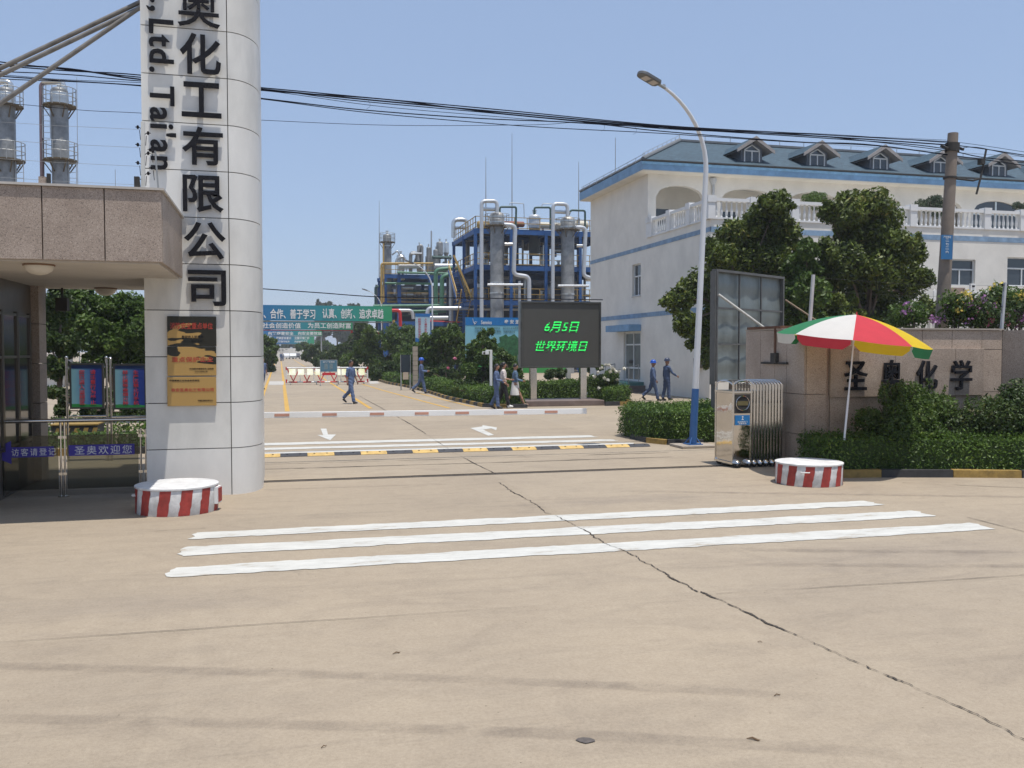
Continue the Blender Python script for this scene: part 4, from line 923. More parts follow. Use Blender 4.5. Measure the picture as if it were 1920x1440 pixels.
def shoots(label, c, r, n, group):
    t = thing('leafy_shoots', label, 'bush', (c[0], c[1], 0), group=group); bl = []; m = MB()
    for _ in range(n):
        x = c[0]+random.gauss(0, r[0]*.5); y = c[1]+random.gauss(0, r[1]*.4); z0 = c[2]-.15; h_ = random.uniform(.12, r[2]); lx = random.uniform(-.1, .1)
        for k in range(5): bl.append((x+lx*k/5, y, z0+.1+h_*k/5, .035, .035, .05))
        m.tube([(x, y, z0), (x+lx, y, z0+h_+.1)], .004, 4)
    link('foliage', leaf_mesh('foliage', bl, n*60, .026, .6, up=.6), F_LIGHT, t); m.build('stems', BARK, t)
shoots('pale upright shoots sticking out of the rounded bush under the second character', (11.0, 14.25, 1.42), (.6, .35, .36), 26, 'bushes below the wall lettering')
shoots('scattered upright shoots on the broad bush at the right edge', (13.0, 13.75, 1.22), (1.2, .4, .22), 24, 'bushes below the wall lettering')
# flowers behind wall
def flowering(label, c, r, n, fn, fol, ffol, group='flowering shrubs above the wall', base=None, fs=.032):
    t = thing('flowering_shrub', label, 'flowering shrub', (c[0], c[1], 0), group=group); bl = blobs_in(c, r, 16, .26)
    link('foliage', leaf_mesh('foliage', bl, n, .042, .7), fol, t)
    cl = lambda v: max(-1.3, min(1.3, random.gauss(0, 1)))*v
    fb = [(c[0]+cl(r[0]*.6), c[1]-abs(cl(r[1]*.6)), c[2]+.03+cl(r[2]*.6), .08, .08, .10) for _ in range(16)]
    link('blossom', leaf_mesh('blossom', fb, fn, fs, .6, flat=1.8), ffol, t)
    m = MB()
    for _ in range(6):
        q = random.choice(bl); m.tube([(c[0], c[1], 0), (c[0]*.6+q[0]*.4, c[1]*.6+q[1]*.4, c[2]*.6), q[:3]], [.03, .02, .008], 5)
    m.build('stems', BARK, t, smooth=True)
def flo(px, py, Y): return gy(px, py, Y)
for lab, px, py, Y, rx, rz, fol, ff in [('tall yellow flowering spikes at the far right above the wall', 1878, 566, 16.6, .45, .40, F_LIGHT, F_YELW), ('yellow blossom beside the concrete pole', 1792, 577, 16.3, .22, .32, F_TREE, F_YELW),
        ('purple blossom mass right of the concrete pole', 1822, 583, 16.2, .42, .30, F_DARK, F_PURP), ('lilac blossom right of the grey wire post', 1905, 590, 16.2, .5, .28, F_DARK, F_PURP),
        ('pink blossom low on the wall top right of the pole', 1850, 598, 16.0, .42, .14, F_DARK, F_PINK), ('sparse purple blossom left of the concrete pole above the parasol', 1716, 590, 16.6, .6, .22, F_TREE, F_PURP), ('pale yellow blossom at the right edge of the photo', 1925, 573, 16.9, .4, .35, F_LIGHT, F_YELW)]:
    p = flo(px, py, Y); flowering(lab, p, (rx, .4, rz), 1900, 170, fol, ff)

# ================================================================ UTILITY POLE AND WIRES
YP = 16.95
ub_ = gy(1762, 800, YP); ut = gy(1787, 250, YP); xb = gy(1764, 657, YP).x
UPC = mat('pole_concrete', (.20, .165, .135), .9, var=.2, scale=3, bump=.3, bscale=40)
up_ = thing('utility_pole', 'leaning grey concrete utility pole with a blue number plate', 'utility pole', (xb-.12, YP, 0)); pb_ = Vector((xb-.12, YP, 0)); pt_ = ut.copy()
MB().tube([pb_, pb_.lerp(pt_, .5), pt_], [.165, .14, .108], 24).build('shaft', UPC, up_, smooth=True)
m = MB(); q = pb_.lerp(pt_, .955); axp = (pt_-pb_).normalized(); m.cyl(q-axp*.09, q+axp*.09, .15, n=18)
for a in (-.2, .2): m.bar(q+Vector((a, -.1, -.05)), q+Vector((a, .1, .05)), .05)
m.build('cable_clamp', DARK, up_, smooth=True)
m = MB(); q2 = pb_.lerp(pt_, .86); m.cyl(q2-axp*.02, q2+axp*.02, .15, n=18); m.tube([q2, q2+Vector((.5, -.1, -.05)), q2+Vector((.66, -.15, .0))], .022, 8); m.tube([q2+Vector((.55, -.15, -.35)), q2+Vector((.66, -.15, .05)), q2+Vector((.78, -.15, .62))], .022, 8); m.box(q2.x+.62, q2.x+.72, q2.y-.2, q2.y-.08, q2.z+.3, q2.z+.42); m.build('cable_arm', DARK, up_, smooth=True)
pc = gy(1775, 464, YP-.18); t = thing('number_plate', 'small blue number plate with white characters strapped to the utility pole', 'sign', pc)
a = gy(1764, 486, YP-.18); b = gy(1786, 441, YP-.18)
MB().box(a.x, b.x, YP-.19, YP-.18, a.z, b.z).build('plate', mat('plate_sky', (.02, .13, .30), .5), t)
[letter(ch, ((a.x+b.x)/2, YP-.195, b.z-.11-.085*i), .085, .055, WHITE, t, 'letter', .012, .002) for i, ch in enumerate('二七二六')]
letter('产权单位', ((a.x+b.x)/2, YP-.195, b.z-.045), .19, .05, WHITE, t, 'lettering', .0, .002)
WIRE = mat('cable_black', (.008, .010, .018), .85, var=.1, spec=.1)
def wire(label, pts, r, Y=16.95, mt=None, n=6, group='overhead cables', yj=0):
    P = []
    cpts = [gy(x, y, Y) for x, y in pts]
    # Catmull-Rom
    q = [cpts[0]*2-cpts[1]]+cpts+[cpts[-1]*2-cpts[-2]]
    for i in range(1, len(q)-2):
        for k in range(n):
            s = k/n; P.append(.5*((2*q[i])+(-q[i-1]+q[i+1])*s+(2*q[i-1]-5*q[i]+4*q[i+1]-q[i+2])*s*s+(-q[i-1]+3*q[i]-3*q[i+1]+q[i+2])*s**3))
    P.append(cpts[-1]); props(MB().tube(P, r*.85, 6).build('overhead_cable', mt or WIRE, org=P[0], smooth=True), label, 'cable', group)
W = [
 ('uppermost cable of the thick overhead bundle', [(-60, 108), (0, 116), (130, 131), (265, 145), (486, 164), (700, 184), (950, 207), (1240, 235), (1480, 249), (1600, 256), (1781, 266)], .012),
 ('second cable of the thick overhead bundle', [(-60, 114), (0, 121), (130, 129), (265, 149), (486, 167), (700, 188), (950, 211), (1240, 237), (1480, 252), (1640, 262), (1781, 272)], .016),
 ('third cable of the thick overhead bundle', [(-60, 117), (0, 123), (130, 133), (265, 141), (486, 169), (720, 186), (950, 214), (1240, 239), (1500, 256), (1700, 270), (1781, 280)], .012),
 ('lowest cable of the thick overhead bundle', [(-60, 130), (0, 134), (130, 140), (265, 152), (486, 166), (650, 187), (900, 210), (1240, 241), (1480, 251), (1640, 266), (1781, 283)], .010),
 ('thin cable hanging just under the thick bundle', [(-60, 136), (0, 140), (130, 150), (265, 155), (486, 169), (700, 198), (900, 216), (1100, 232), (1320, 243), (1560, 252), (1781, 268)], .006),
 ('upper cable of the middle overhead pair', [(-60, 140), (0, 143), (130, 152), (265, 161), (486, 184), (680, 206), (900, 222), (1100, 231), (1240, 246), (1480, 265), (1640, 273), (1781, 291)], .012),
 ('lower cable of the middle overhead pair', [(-60, 144), (0, 148), (265, 160), (486, 185), (680, 210), (900, 230), (1040, 240), (1240, 250), (1480, 266), (1620, 270), (1781, 290)], .009),
 ('single low thin cable sagging between pillar and lamp', [(-60, 190), (30, 195), (160, 207), (265, 212), (486, 225), (740, 235), (1000, 234), (1100, 230), (1300, 243), (1500, 251), (1781, 263)], .0055),
 ('black cable crossing low over the slogan banners to the screen', [(486, 541), (600, 549), (720, 557), (900, 559), (1130, 562)], .02),
 ('uppermost cable right of the utility pole', [(1790, 266), (1850, 274), (1960, 291), (2100, 312)], .006), ('second cable right of the utility pole', [(1790, 272), (1850, 280), (1960, 297), (2100, 318)], .012),
 ('third cable right of the utility pole', [(1790, 280), (1830, 276), (1900, 290), (2100, 325)], .008), ('fourth cable right of the utility pole', [(1790, 284), (1850, 296), (1960, 306), (2100, 325)], .012), ('lowest cable right of the utility pole', [(1790, 292), (1850, 300), (1960, 316), (2100, 338)], .012)]
for lab, pts, r in W: wire(lab, pts, r, YP if 'low over' not in lab else 30.0)
for i, px in enumerate((690, 1130, 1190)):
    y = 100+[.395*0+110, 228-100+0, 234-100][i]*1.0; A = gy(px, [187, 230, 236][i], YP-.02)
    props(MB().tube([A, A+Vector((.04, 0, -.07)), A+Vector((.03, 0, -.13)), A+Vector((-.03, 0, -.17))], .0025, 5).build('cable_tie', WIRE, org=A), ['loose tie end hanging from the cables right of the pillar', 'loose wire loop hanging from the cables above the plant', 'loose wire loop hanging from the cables left of the lamp'][i], 'wire', 'loose ends on the cables')

# ================================================================ BILLBOARD BACK
sb = thing('billboard', 'rear of a grey sheet metal billboard on a steel frame behind the gate', 'billboard', (12.3, 20.5, 0))
fh = Vector((math.sin(YAW), math.cos(YAW), 0)); rr_ = Vector((math.cos(YAW), -math.sin(YAW), 0))
A = fh*22+rr_*((1342-960)/FPX*22); B = fh*24.4+rr_*((1468-960)/FPX*24.4); dAB = (B-A); LAB = dAB.length; rzb = math.atan2(dAB.y, dAB.x)
MBB = Matrix.Translation((A.x, A.y, 0)) @ Matrix.Rotation(rzb, 4, 'Z'); z0, z1 = 1.42, 4.17
PAN = mat('zinc_sheet', (.20, .225, .215), .42, .35, var=.3, scale=1.3, bump=.4, bscale=1.8, stretch=(1, 1, .4)); FR = mat('billboard_frame', (.12, .12, .115), .6, .2, var=.2)
for i in range(3):
    for j in range(3):
        xa = .06+i*(LAB-.12)/3; xb_ = xa+(LAB-.12)/3; za = z0+.05+j*(z1-z0-.1)/3; zb_ = za+(z1-z0-.1)/3; n = 8
        vs = []; 
        for r in range(n+1):
            for c in range(n+1): vs.append(MBB @ Vector((xa+(xb_-xa)*c/n, .10+.015*math.sin(c*1.1+i)+.012*math.sin(r*1.3+j*2), za+(zb_-za)*r/n)))
        fs = [(r*(n+1)+c, r*(n+1)+c+1, (r+1)*(n+1)+c+1, (r+1)*(n+1)+c) for r in range(n) for c in range(n)]
        m = MB(); m.add(vs, fs); m.build('sheet', PAN, sb, smooth=True)
m = MB(); m.box(0, .06, -.02, .13, 0, z1, 0, MBB); m.box(LAB-.06, LAB, -.02, .13, 0, z1, 0, MBB); m.box(.061, LAB-.061, -.02, .13, z1-.06, z1, 0, MBB); m.box(.061, LAB-.061, -.01, .12, z0, z0+.05, 0, MBB)
for i in (1, 2): m.box(.06+i*(LAB-.12)/3-.018, .06+i*(LAB-.12)/3+.018, .02, .06, z0+.051, z1-.061, 0, MBB); zz = z0+.05+i*(z1-z0-.1)/3; m.box(.061, LAB-.061, .0, .019, zz-.02, zz+.02, 0, MBB)
m.box(-.05, -.002, .0, .14, z0-.05, z1-.05, 0, MBB)
m.build('frame', FR, sb)
m = MB(); q = MBB @ Vector((0.02, -.05, 3.55)); q2 = MBB @ Vector((1.1, -1.35, 2.3)); m.cyl(q, q2, .03, n=10); m.build('brace', mat('brace_white', (.50, .48, .43), .7, var=.25, scale=14), sb, smooth=True)
m = MB(); q = MBB @ Vector((LAB, -.05, 3.55)); q2 = MBB @ Vector((LAB+.45, -1.3, 2.62)); m.cyl(q, q2, .025, n=10); m.build('brace', mat('brace_rust', (.25, .18, .12), .8, var=.3, scale=14), sb, smooth=True)

# ================================================================ LED SCREEN, PLINTH, INFO BOARD, CAMERA POST
ls = thing('led_screen', 'large dark electronic screen on two steel posts showing green characters', 'screen', (10.7, 34.9, 0)); YS = 34.9
a = gy(976, 690, YS); b = gy(1127.5, 566.5, YS)
m = MB(); w = .07
m.box(a.x, b.x, YS, YS+.35, b.z-w, b.z); m.box(a.x, b.x, YS, YS+.35, a.z, a.z+w); m.box(a.x, a.x+w, YS, YS+.35, a.z+w, b.z-w); m.box(b.x-w, b.x, YS, YS+.35, a.z+w, b.z-w); m.box(a.x+w, b.x-w, YS+.3, YS+.35, a.z+w, b.z-w)
m.build('frame', mat('screen_frame', (.10, .10, .09), .28, .6, var=.3, scale=3), ls, bevel=.01)
MB().box(a.x+w, b.x-w, YS+.05, YS+.28, a.z+w, b.z-w).build('display', mat('display_grey', (.060, .058, .050), .6, var=.06), ls)
def led_mat():
    m = bpy.data.materials.new('green_led'); m.use_nodes = True; n = m.node_tree; p = n.nodes['Principled BSDF']; L = n.links.new
    tc = n.nodes.new('ShaderNodeTexCoord'); s = n.nodes.new('ShaderNodeSeparateXYZ'); L(tc.outputs['Object'], s.inputs[0])
    w_ = n.nodes.new('ShaderNodeMath'); w_.operation = 'MULTIPLY'; w_.inputs[1].default_value = 2*math.pi/.10; L(s.outputs['Z'], w_.inputs[0])
    sn = n.nodes.new('ShaderNodeMath'); sn.operation = 'SINE'; L(w_.outputs[0], sn.inputs[0])
    r = n.nodes.new('ShaderNodeMapRange'); r.inputs[1].default_value = -.75; r.inputs[2].default_value = -.3; r.inputs[3].default_value = .08; r.inputs[4].default_value = .95; L(sn.outputs[0], r.inputs[0]); L(r.outputs[0], p.inputs['Emission Strength'])
    p.inputs['Base Color'].default_value = (.02, .1, .03, 1); p.inputs['Emission Color'].default_value = (.02, .85, .12, 1); return m
LEDM = led_mat()
letter('6月5日', gy(1053, 613, YS+.04), 64*37.2/FPX, 20*37.2/FPX, LEDM, ls, 'lettering', .012, .01, shear=.28)
letter('世界环境日', gy(1052, 649, YS+.04), 99*37.2/FPX, 21*37.2/FPX, LEDM, ls, 'lettering', .012, .01, shear=.28)
for px in (1001.5, 1095.5):
    x = X_at(px, YS); MB().box(x-.13, x+.13, YS+.05, YS+.3, .22, a.z).build('post', STEEL, ls, bevel=.01)
p0 = gg(977, 762); p1 = gg(1138, 762)
props(MB().box(p0.x-.05, p1.x+.1, 34.1, 35.9, 0, .22).build('stone_plinth', mat('brown_stone', (.17, .125, .105), .5, var=.2, scale=3), org=(11, 35, 0), bevel=.02), 'low brown stone plinth under the big screen', 'plinth')
YB = 44.0; ib = thing('information_board', 'large blue topped poster board with a printed tree, left of the screen', 'board', (11.8, YB, 0))
a = gy(873, 700, YB); b = gy(1062, 596.5, YB); hz_ = gy(900, 610, YB).z
def infomat():
    m = bpy.data.materials.new('board_print'); m.use_nodes = True; n = m.node_tree; p = n.nodes['Principled BSDF']; L = n.links.new
    tc = n.nodes.new('ShaderNodeTexCoord'); s = n.nodes.new('ShaderNodeSeparateXYZ'); L(tc.outputs['Generated'], s.inputs[0])
    r = n.nodes.new('ShaderNodeValToRGB'); L(s.outputs['Z'], r.inputs[0]); e = r.color_ramp.elements
    e[0].position = .10; e[0].color = (.06, .32, .08, 1); e[1].position = .9; e[1].color = (.20, .45, .55, 1); x = e.new(.28); x.color = (.30, .50, .50, 1); x = e.new(.2); x.color = (.08, .36, .10, 1)
    L(r.outputs[0], p.inputs['Base Color']); p.inputs['Roughness'].default_value = .5; return m
MB().box(a.x, b.x, YB, YB+.1, a.z, hz_).build('print', infomat(), ib)
MB().box(a.x, b.x, YB-.01, YB+.1, hz_, b.z).build('header', mat('header_blue', (.01, .16, .42), .5), ib)
# printed tree on the board
vs = blobs_in((gy(965, 650, YB).x, YB-.012, gy(965, 655, YB).z), (1.15, .01, .75), 60, .2)
m = MB()
for i, v in enumerate(vs):
    m.prism_xz([(v[0]+v[3]*1.1*math.cos(q)*(1+.2*math.sin(3*q+i)), v[2]+v[3]*math.sin(q)*(1+.2*math.cos(4*q+i))) for q in np.linspace(0, 2*math.pi, 11)[:-1]], YB-.003-.0004*i, YB-.0012, 0)
m.build('printed_tree', mat('printed_green', (.035, .13, .05), .6, var=.6, scale=5), ib)
letter('Sennics', gy(912, 604.5, YB-.02), 20*46/FPX, 7*46/FPX, WHITE, ib, 'lettering', .02, .003); letter('泰安圣奥化工', gy(975, 603.5, YB-.02), 60*46/FPX, None, WHITE, ib, 'lettering', .02, .003, spacing=1.6)
m = MB(); q = gy(890, 604, YB-.02); m.tube([q+Vector((-.1, 0, .18)), q+Vector((-.06, 0, -.02)), q+Vector((.02, 0, -.1)), q+Vector((.12, 0, .02)), q+Vector((.02, 0, .03)), q+Vector((-.02, 0, -.12))], .012, 6); m.build('logo', WHITE, ib)
mat('print_grey', (.05, .09, .10), .6)
for s_, pa, pb_x, py in (('保安健康', 890, 907, 615), ('做好环保安全', 913, 938, 615), ('成为化工企业典范', 943, 972, 615), ('以零伤害', 890, 907, 621.5), ('一切安全事故', 913, 940, 621.5), ('构建和谐企业', 944, 966, 621.5)):
    letter(s_, gy((pa+pb_x)/2, py, YB-.02), (pb_x-pa)*46/FPX, 4*46/FPX, MATS['print_grey'], ib, 'lettering', .0, .003)
for x in (a.x+.3, b.x-.3): MB().box(x-.06, x+.06, YB+.1, YB+.2, 0, b.z).build('post', GREYM, ib)
cp = gg(921, 770); cp = Vector((X_at(920.5, 36.5), 36.5, 0)); t = thing('camera_post', 'short white post with a surveillance camera beside the island hedge', 'camera post', cp)
ztop = gy(922, 656, 36.5).z
m = MB(); m.box(cp.x-.05, cp.x+.05, 36.45, 36.55, 0, ztop); m.box(cp.x-.22, cp.x-.05, 36.46, 36.54, ztop-.06, ztop); m.box(cp.x-.09, cp.x+.09, 36.41, 36.59, 0, .03); m.build('post', WHITE, t, bevel=.008)
m = MB(); m.box(cp.x-.36, cp.x-.1, 36.43, 36.57, ztop-.19, ztop-.07); m.build('camera_body', WHITE, t, bevel=.01); m = MB(); m.cyl((cp.x-.3, 36.40, ztop-.13), (cp.x-.3, 36.43, ztop-.13), .045, n=14); m.build('lens', DARK, t)

# ================================================================ BOOM BARRIER
bb = thing('barrier_boom', 'white boom barrier arm with red reflector strips across the gateway', 'barrier', (-1.5, 20.0, 0))
zb0 = gy(495, 778, 20).z; zb1 = gy(1100, 770.8, 20).z; xe = X_at(1100, 20)
m = MB(); m.bar((-1.6, 20, zb0), (xe, 20, zb1), .045, .125); m.build('arm', mat('boom_white', (.86, .86, .84), .4, var=.03), bb, bevel=.006)
for px in (527.5, 617, 706, 790, 862+4, 957, 1033):
    x = X_at(px, 20); z = zb0+(zb1-zb0)*(x+.3)/(xe+.3); dx = .155
    MB().bar((x-dx, 19.974, z-.005), (x+dx, 19.974, z-.005), .006, .055).build('reflector', mat('reflector_red', (.56, .29, .21), .5, var=.15), bb)
MB().box(-1.95, -1.6, 19.8, 20.2, 0, 1.05).build('cabinet', YEL, bb, bevel=.02)

# ================================================================ MOVABLE FENCE + INFO STAND
mf = thing('road_barricade', 'red and white tubular barricade on casters with pale notice plates across the road', 'barricade', (3.1, 59.8, 0)); YM = 59.8
def q_(px, py): return gy(px, py, YM)
zt = q_(610, 689.5).z; zbm = q_(610, 716).z; xl = q_(537, 700).x; xr = q_(689, 700).x
m = MB(); r = .045
m.cyl((xl, YM, zt), (xr, YM, zt), r, n=10); m.cyl((xl, YM, zbm), (xr, YM, zbm), r, n=10); m.cyl((xl, YM, zbm+.5), (xr, YM, zbm+.5), .03, n=8)
for x in (xl, xr): m.cyl((x, YM, .1), (x, YM, zt+.05), r, n=10)
for i in range(1, 6): x = xl+(xr-xl)*i/6; m.cyl((x, YM, zbm), (x, YM, zt), .03, n=8)
m.build('frame', WHITE, mf, smooth=True)
m = MB(); n = 6
for i in range(n):
    a_ = xl+(xr-xl)*i/n; b_ = xl+(xr-xl)*(i+1)/n; c_ = (a_+b_)/2
    m.cyl((a_+.05, YM-.01, zt-.05), (c_, YM-.01, zbm+.06), .032, n=8); m.cyl((b_-.05, YM-.01, zt-.05), (c_, YM-.01, zbm+.06), .032, n=8); m.cyl((c_-.25, YM-.001, zbm), (c_+.25, YM-.001, zbm), r+.006, n=10)
for x in (xl, xr): m.cyl((x, YM, zbm-.05), (x, YM, zbm+.18), r+.006, n=10); m.cyl((x, YM, zt-.12), (x, YM, zt+.06), r+.006, n=10)
m.build('red_bracing', REDB, mf, smooth=True)
for x in (xl+.25, (xl+xr)/2-.7, (xl+xr)/2+.7, xr-.25):
    m = MB(); m.bar((x, YM-.35, .13), (x, YM+.35, .13), .05); m.bar((x, YM, .13), (x, YM, zbm), .05); m.cyl((x, YM-.35, .06), (x+.03, YM-.35, .06), .06, n=10); m.cyl((x, YM+.35, .06), (x+.03, YM+.35, .06), .06, n=10); m.build('foot', GREYM, mf)
for px0, px1 in ((542, 554), (558.5, 570), (575.5, 586.5), (591, 600), (631, 638), (640, 651), (655, 668), (672, 683)):
    a = q_(px0, 703); b = q_(px1, 690.5); mm = mat('notice_cream', (.78, .78, .30), .5, var=.2, scale=1.2, col2=(.84, .84, .78))
    m = MB(); m.box(a.x, b.x, -.01, .01, 0, b.z-a.z, 0, Matrix.Translation((0, YM-.33, a.z)) @ Matrix.Rotation(math.radians(-24), 4, 'X')); m.build('notice_plate', mm, mf)
YI = 57.6; a = gy(601, 697, YI); b = gy(631.5, 675.5, YI); t = thing('sign_stand', 'blue sign board with two printed pages on white legs in front of the barricade', 'sign', ((a.x+b.x)/2, YI, 0))
MB().box(a.x, b.x, YI, YI+.05, a.z, b.z).build('board', mat('stand_blue', (.07, .17, .24), .5), t)
m = MB()
for f in (.24, .56): m.box(a.x+(b.x-a.x)*f, a.x+(b.x-a.x)*(f+.2), YI-.006, YI-.001, a.z+.15, b.z-.2)
m.build('pages', mat('page_grey', (.16, .22, .24), .6, var=.4, scale=9), t)
letter('进入厂区须知', ((a.x+b.x)/2, YI-.008, b.z-.1), .7, .1, WHITE, t)
m = MB(); m.box(a.x-.03, a.x, YI, YI+.05, 0.05, b.z+.03); m.box(b.x, b.x+.03, YI, YI+.05, .05, b.z+.03); m.box(a.x, b.x, YI, YI+.05, b.z, b.z+.03)
for x in (a.x-.015, b.x+.015): m.bar((x, YI-.35, .04), (x, YI+.35, .04), .05)
m.build('legs', GALV, t); MB().box(a.x+.1, b.x-.1, YI-.01, YI+.02, a.z-.22, a.z-.06).build('small_plate', REDB, t)
# ================================================================ SLOGAN BANNERS OVER THE ROAD
def banner_mat():
    m = bpy.data.materials.new('banner_gradient'); m.use_nodes = True; n = m.node_tree; p = n.nodes['Principled BSDF']; L = n.links.new
    tc = n.nodes.new('ShaderNodeTexCoord'); s = n.nodes.new('ShaderNodeSeparateXYZ'); L(tc.outputs['Generated'], s.inputs[0])
    r = n.nodes.new('ShaderNodeValToRGB'); L(s.outputs['X'], r.inputs[0]); e = r.color_ramp.elements
    e[0].position = .3; e[0].color = (.012, .14, .33, 1); e[1].position = 1; e[1].color = (.02, .26, .10, 1); x = e.new(.72); x.color = (.02, .25, .24, 1)
    L(r.outputs[0], p.inputs['Base Color']); p.inputs['Roughness'].default_value = .45; return m
BM = banner_mat()
def gantry(label, D, px0, px1, y0, y1, lines, red=False, x_left=-8, Y=None):
    Y = D; b = gy(px1, y0, Y); a = gy(px1, y1, Y); x0 = gy(px0, y0, Y).x
    t = thing('slogan_gantry', label, 'banner', ((x0+b.x)/2, Y, 0), group='slogan gantries across the road')
    MB().box(x0, b.x, Y, Y+.25, a.z, b.z).build('banner', BM, t)
    for s, pa, pb, ya, yb in lines:
        A = gy(pa, yb, Y-.04); B = gy(pb, ya, Y-.04); letter(s, ((A.x+B.x)/2, Y-.03, (A.z+B.z)/2), B.x-A.x, B.z-A.z, WHITE, t, 'lettering', .018, .01)
    m = MB()
    for x in (x0+.4, b.x-.1): m.box(x-.12, x+.12, Y+.26, Y+.5, 0, b.z)
    m.box(x0, b.x, Y+.26, Y+.4, a.z-.14, a.z-.04); m.build('frame', REDB if red else GREYM, t); return t
gantry('nearest and largest slogan gantry, blue to green banner over the road', 86, 380, 735, 574.5, 602.5, [('团结、诚信、合作、善于学习', 432, 591, 579.5, 597), ('认真、创新、追求卓越', 604.5, 719, 579.5, 597)])
gantry('second slogan gantry with a red beam under its banner', 122, 420, 661, 603.5, 618.5, [('为社会创造价值', 480, 564, 605.5, 615.5), ('为员工创造财富', 577, 658, 605.5, 615.5)], True)
gantry('third slogan gantry, darker narrow banner under the red beam', 170, 470, 603.5, 620, 629.5, [('向管理要安全', 503, 550.5, 622, 628), ('向安全要效益', 559, 603, 622, 628)])
gantry('farthest slogan gantry with two rows of small characters', 225, 509, 589, 630, 645, [('提高服务意识', 518, 546, 631.5, 636.5), ('注重环境保护', 552, 580, 631.5, 636.5), ('发展循环经济', 518, 543, 638.5, 642.5), ('共创美好未来', 552, 577, 638.5, 642.5)])
# end of road
wl = thing('site_wall', 'white wall with dark characters closing the far end of the road', 'wall', (5, 262, 0))
a = gy(514, 670, 262); b = gy(565, 653, 262)
MB().box(a.x, b.x+2, 262, 262.4, 0, b.z).build('wall', WALLW, wl); letter('安全生产', gy(527, 656.5, 261.9), 24*262/FPX, 4*262/FPX, BLACK, wl)
CARW = mat('car_white', (.6, .6, .6), .3, var=.03)
def car(label, x, y, colr, rz=0):
    t = thing('parked_car', label, 'car', (x, y, 0), rz, 'cars parked at the end of the road')
    pr = [(-2.1, .35), (-2.1, .85), (-1.95, .98), (-1.5, 1.03), (-1.0, 1.42), (.5, 1.46), (1.2, 1.0), (2.0, .88), (2.15, .6), (2.15, .35)]
    m = MB(); m.prism_xz(pr, -.85, .85); m.build('body', colr, t, local=True, bevel=.05)
    m = MB(); m.prism_xz([(-1.35, 1.04), (-.95, 1.36), (.45, 1.40), (1.05, 1.04)], -.87, .87); m.build('windows', GLASS, t, local=True)
    for wx in (-1.3, 1.35):
        for wy in (-.78, .78): m = MB(); m.cyl((wx, wy-.1, .32), (wx, wy+.1, .32), .32, n=16); m.build('wheel', RUB, t, local=True, smooth=True)
for i, px in enumerate((536, 543, 549, 556)):
    x = X_at(px, 240); car(['white car, leftmost of the tiny row parked before the far white wall', 'dark car, second in the tiny row before the far white wall', 'silver car, third in the tiny row before the far white wall', 'dark car, rightmost of the tiny row before the far white wall'][i], x, 240+(i % 2)*2, [CARW, mat('car_dark', (.05, .05, .06), .3), GALV, MATS.get('car_dark') or CARW][i], math.pi/2)

# ================================================================ TREES
MAGG = 'magnolia trees before the white building'
def mag(label, px, py, Y, rx, rz, n, k, base_px=None, ry=None, br=.55, size=.085):
    c = gy(px, py, Y); ry = ry or rx*.8
    return tree('magnolia_tree', label, 'tree', (c.x, c.y, 0), tuple(c), (rx, ry, rz), None, n, size, F_MAG, k, br, .13, MAGG)
def crown_from_px(blist, Y): # each (px,py,r_px) -> ellipsoid at depth
    out = []
    for px, py, r in blist:
        y = Y+random.uniform(-.8, .8); c = gy(px, py, y); d = (c-_c).dot(_f); rr = r*d/FPX; out.append((c.x, c.y, c.z, rr, rr*1.1, rr))
    return out
def shaped_tree(name, label, cat, bl, n, size, fol, group, tr=.12, basez=0, shell=.6, fill=0):
    c = np.mean([b[:3] for b in bl], 0); base = (c[0], c[1], 0)
    t = thing(name, label, cat, base, group=group)
    sub = []
    for b in bl:
        for _ in range(11):
            d = rng.normal(size=3); d /= np.linalg.norm(d); s = b[3]*(.16+.26*rng.random()**1.3); q = .62+.36*rng.random(); sub.append((b[0]+d[0]*b[3]*q, b[1]+d[1]*b[4]*q, b[2]+d[2]*b[5]*q, s, s, s*(.7+.6*rng.random())))
    allb = [(b[0], b[1], b[2], b[3]*.84, b[4]*.84, b[5]*.84) for b in bl]+sub
    link('crown', leaf_mesh('crown', allb, n, size, shell), fol, t)
    top = max(b[2] for b in bl); trunk(t, base, (c[0], c[1], c[2]+(top-c[2])*.4), tr, [b[:3] for b in bl])
    return t
shaped_tree('magnolia_tree', 'glossy dark magnolia behind the lamp pole, left of the two large trees', 'tree', crown_from_px([(1455, 385, 34), (1430, 425, 48), (1375, 445, 42), (1470, 440, 40), (1400, 490, 52), (1345, 480, 36), (1460, 500, 50), (1320, 535, 44), (1270, 565, 32), (1365, 560, 48), (1285, 605, 28), (1320, 630, 34), (1330, 670, 22), (1430, 560, 40), (1340, 600, 34)], 29), 52000, .085, F_MAG, MAGG)
shaped_tree('magnolia_tree', 'tall dark magnolia in front of the balcony, right of the two large trees', 'tree', crown_from_px([(1640, 380, 34), (1590, 400, 44), (1655, 410, 44), (1555, 400, 24), (1610, 450, 55), (1580, 490, 50), (1680, 465, 45), (1640, 500, 50), (1550, 520, 45), (1700, 530, 42), (1620, 560, 52), (1680, 590, 40), (1560, 590, 50), (1735, 580, 26), (1640, 620, 40), (1600, 620, 40)], 28), 58000, .085, F_MAG, MAGG)
shaped_tree('magnolia_tree', 'lower lighter magnolia filling the gap between the two large ones', 'tree', crown_from_px([(1500, 500, 34), (1520, 550, 42), (1480, 560, 34), (1500, 600, 40), (1540, 620, 36), (1470, 610, 30), (1515, 470, 22)], 27), 22000, .085, F_TREE, MAGG)
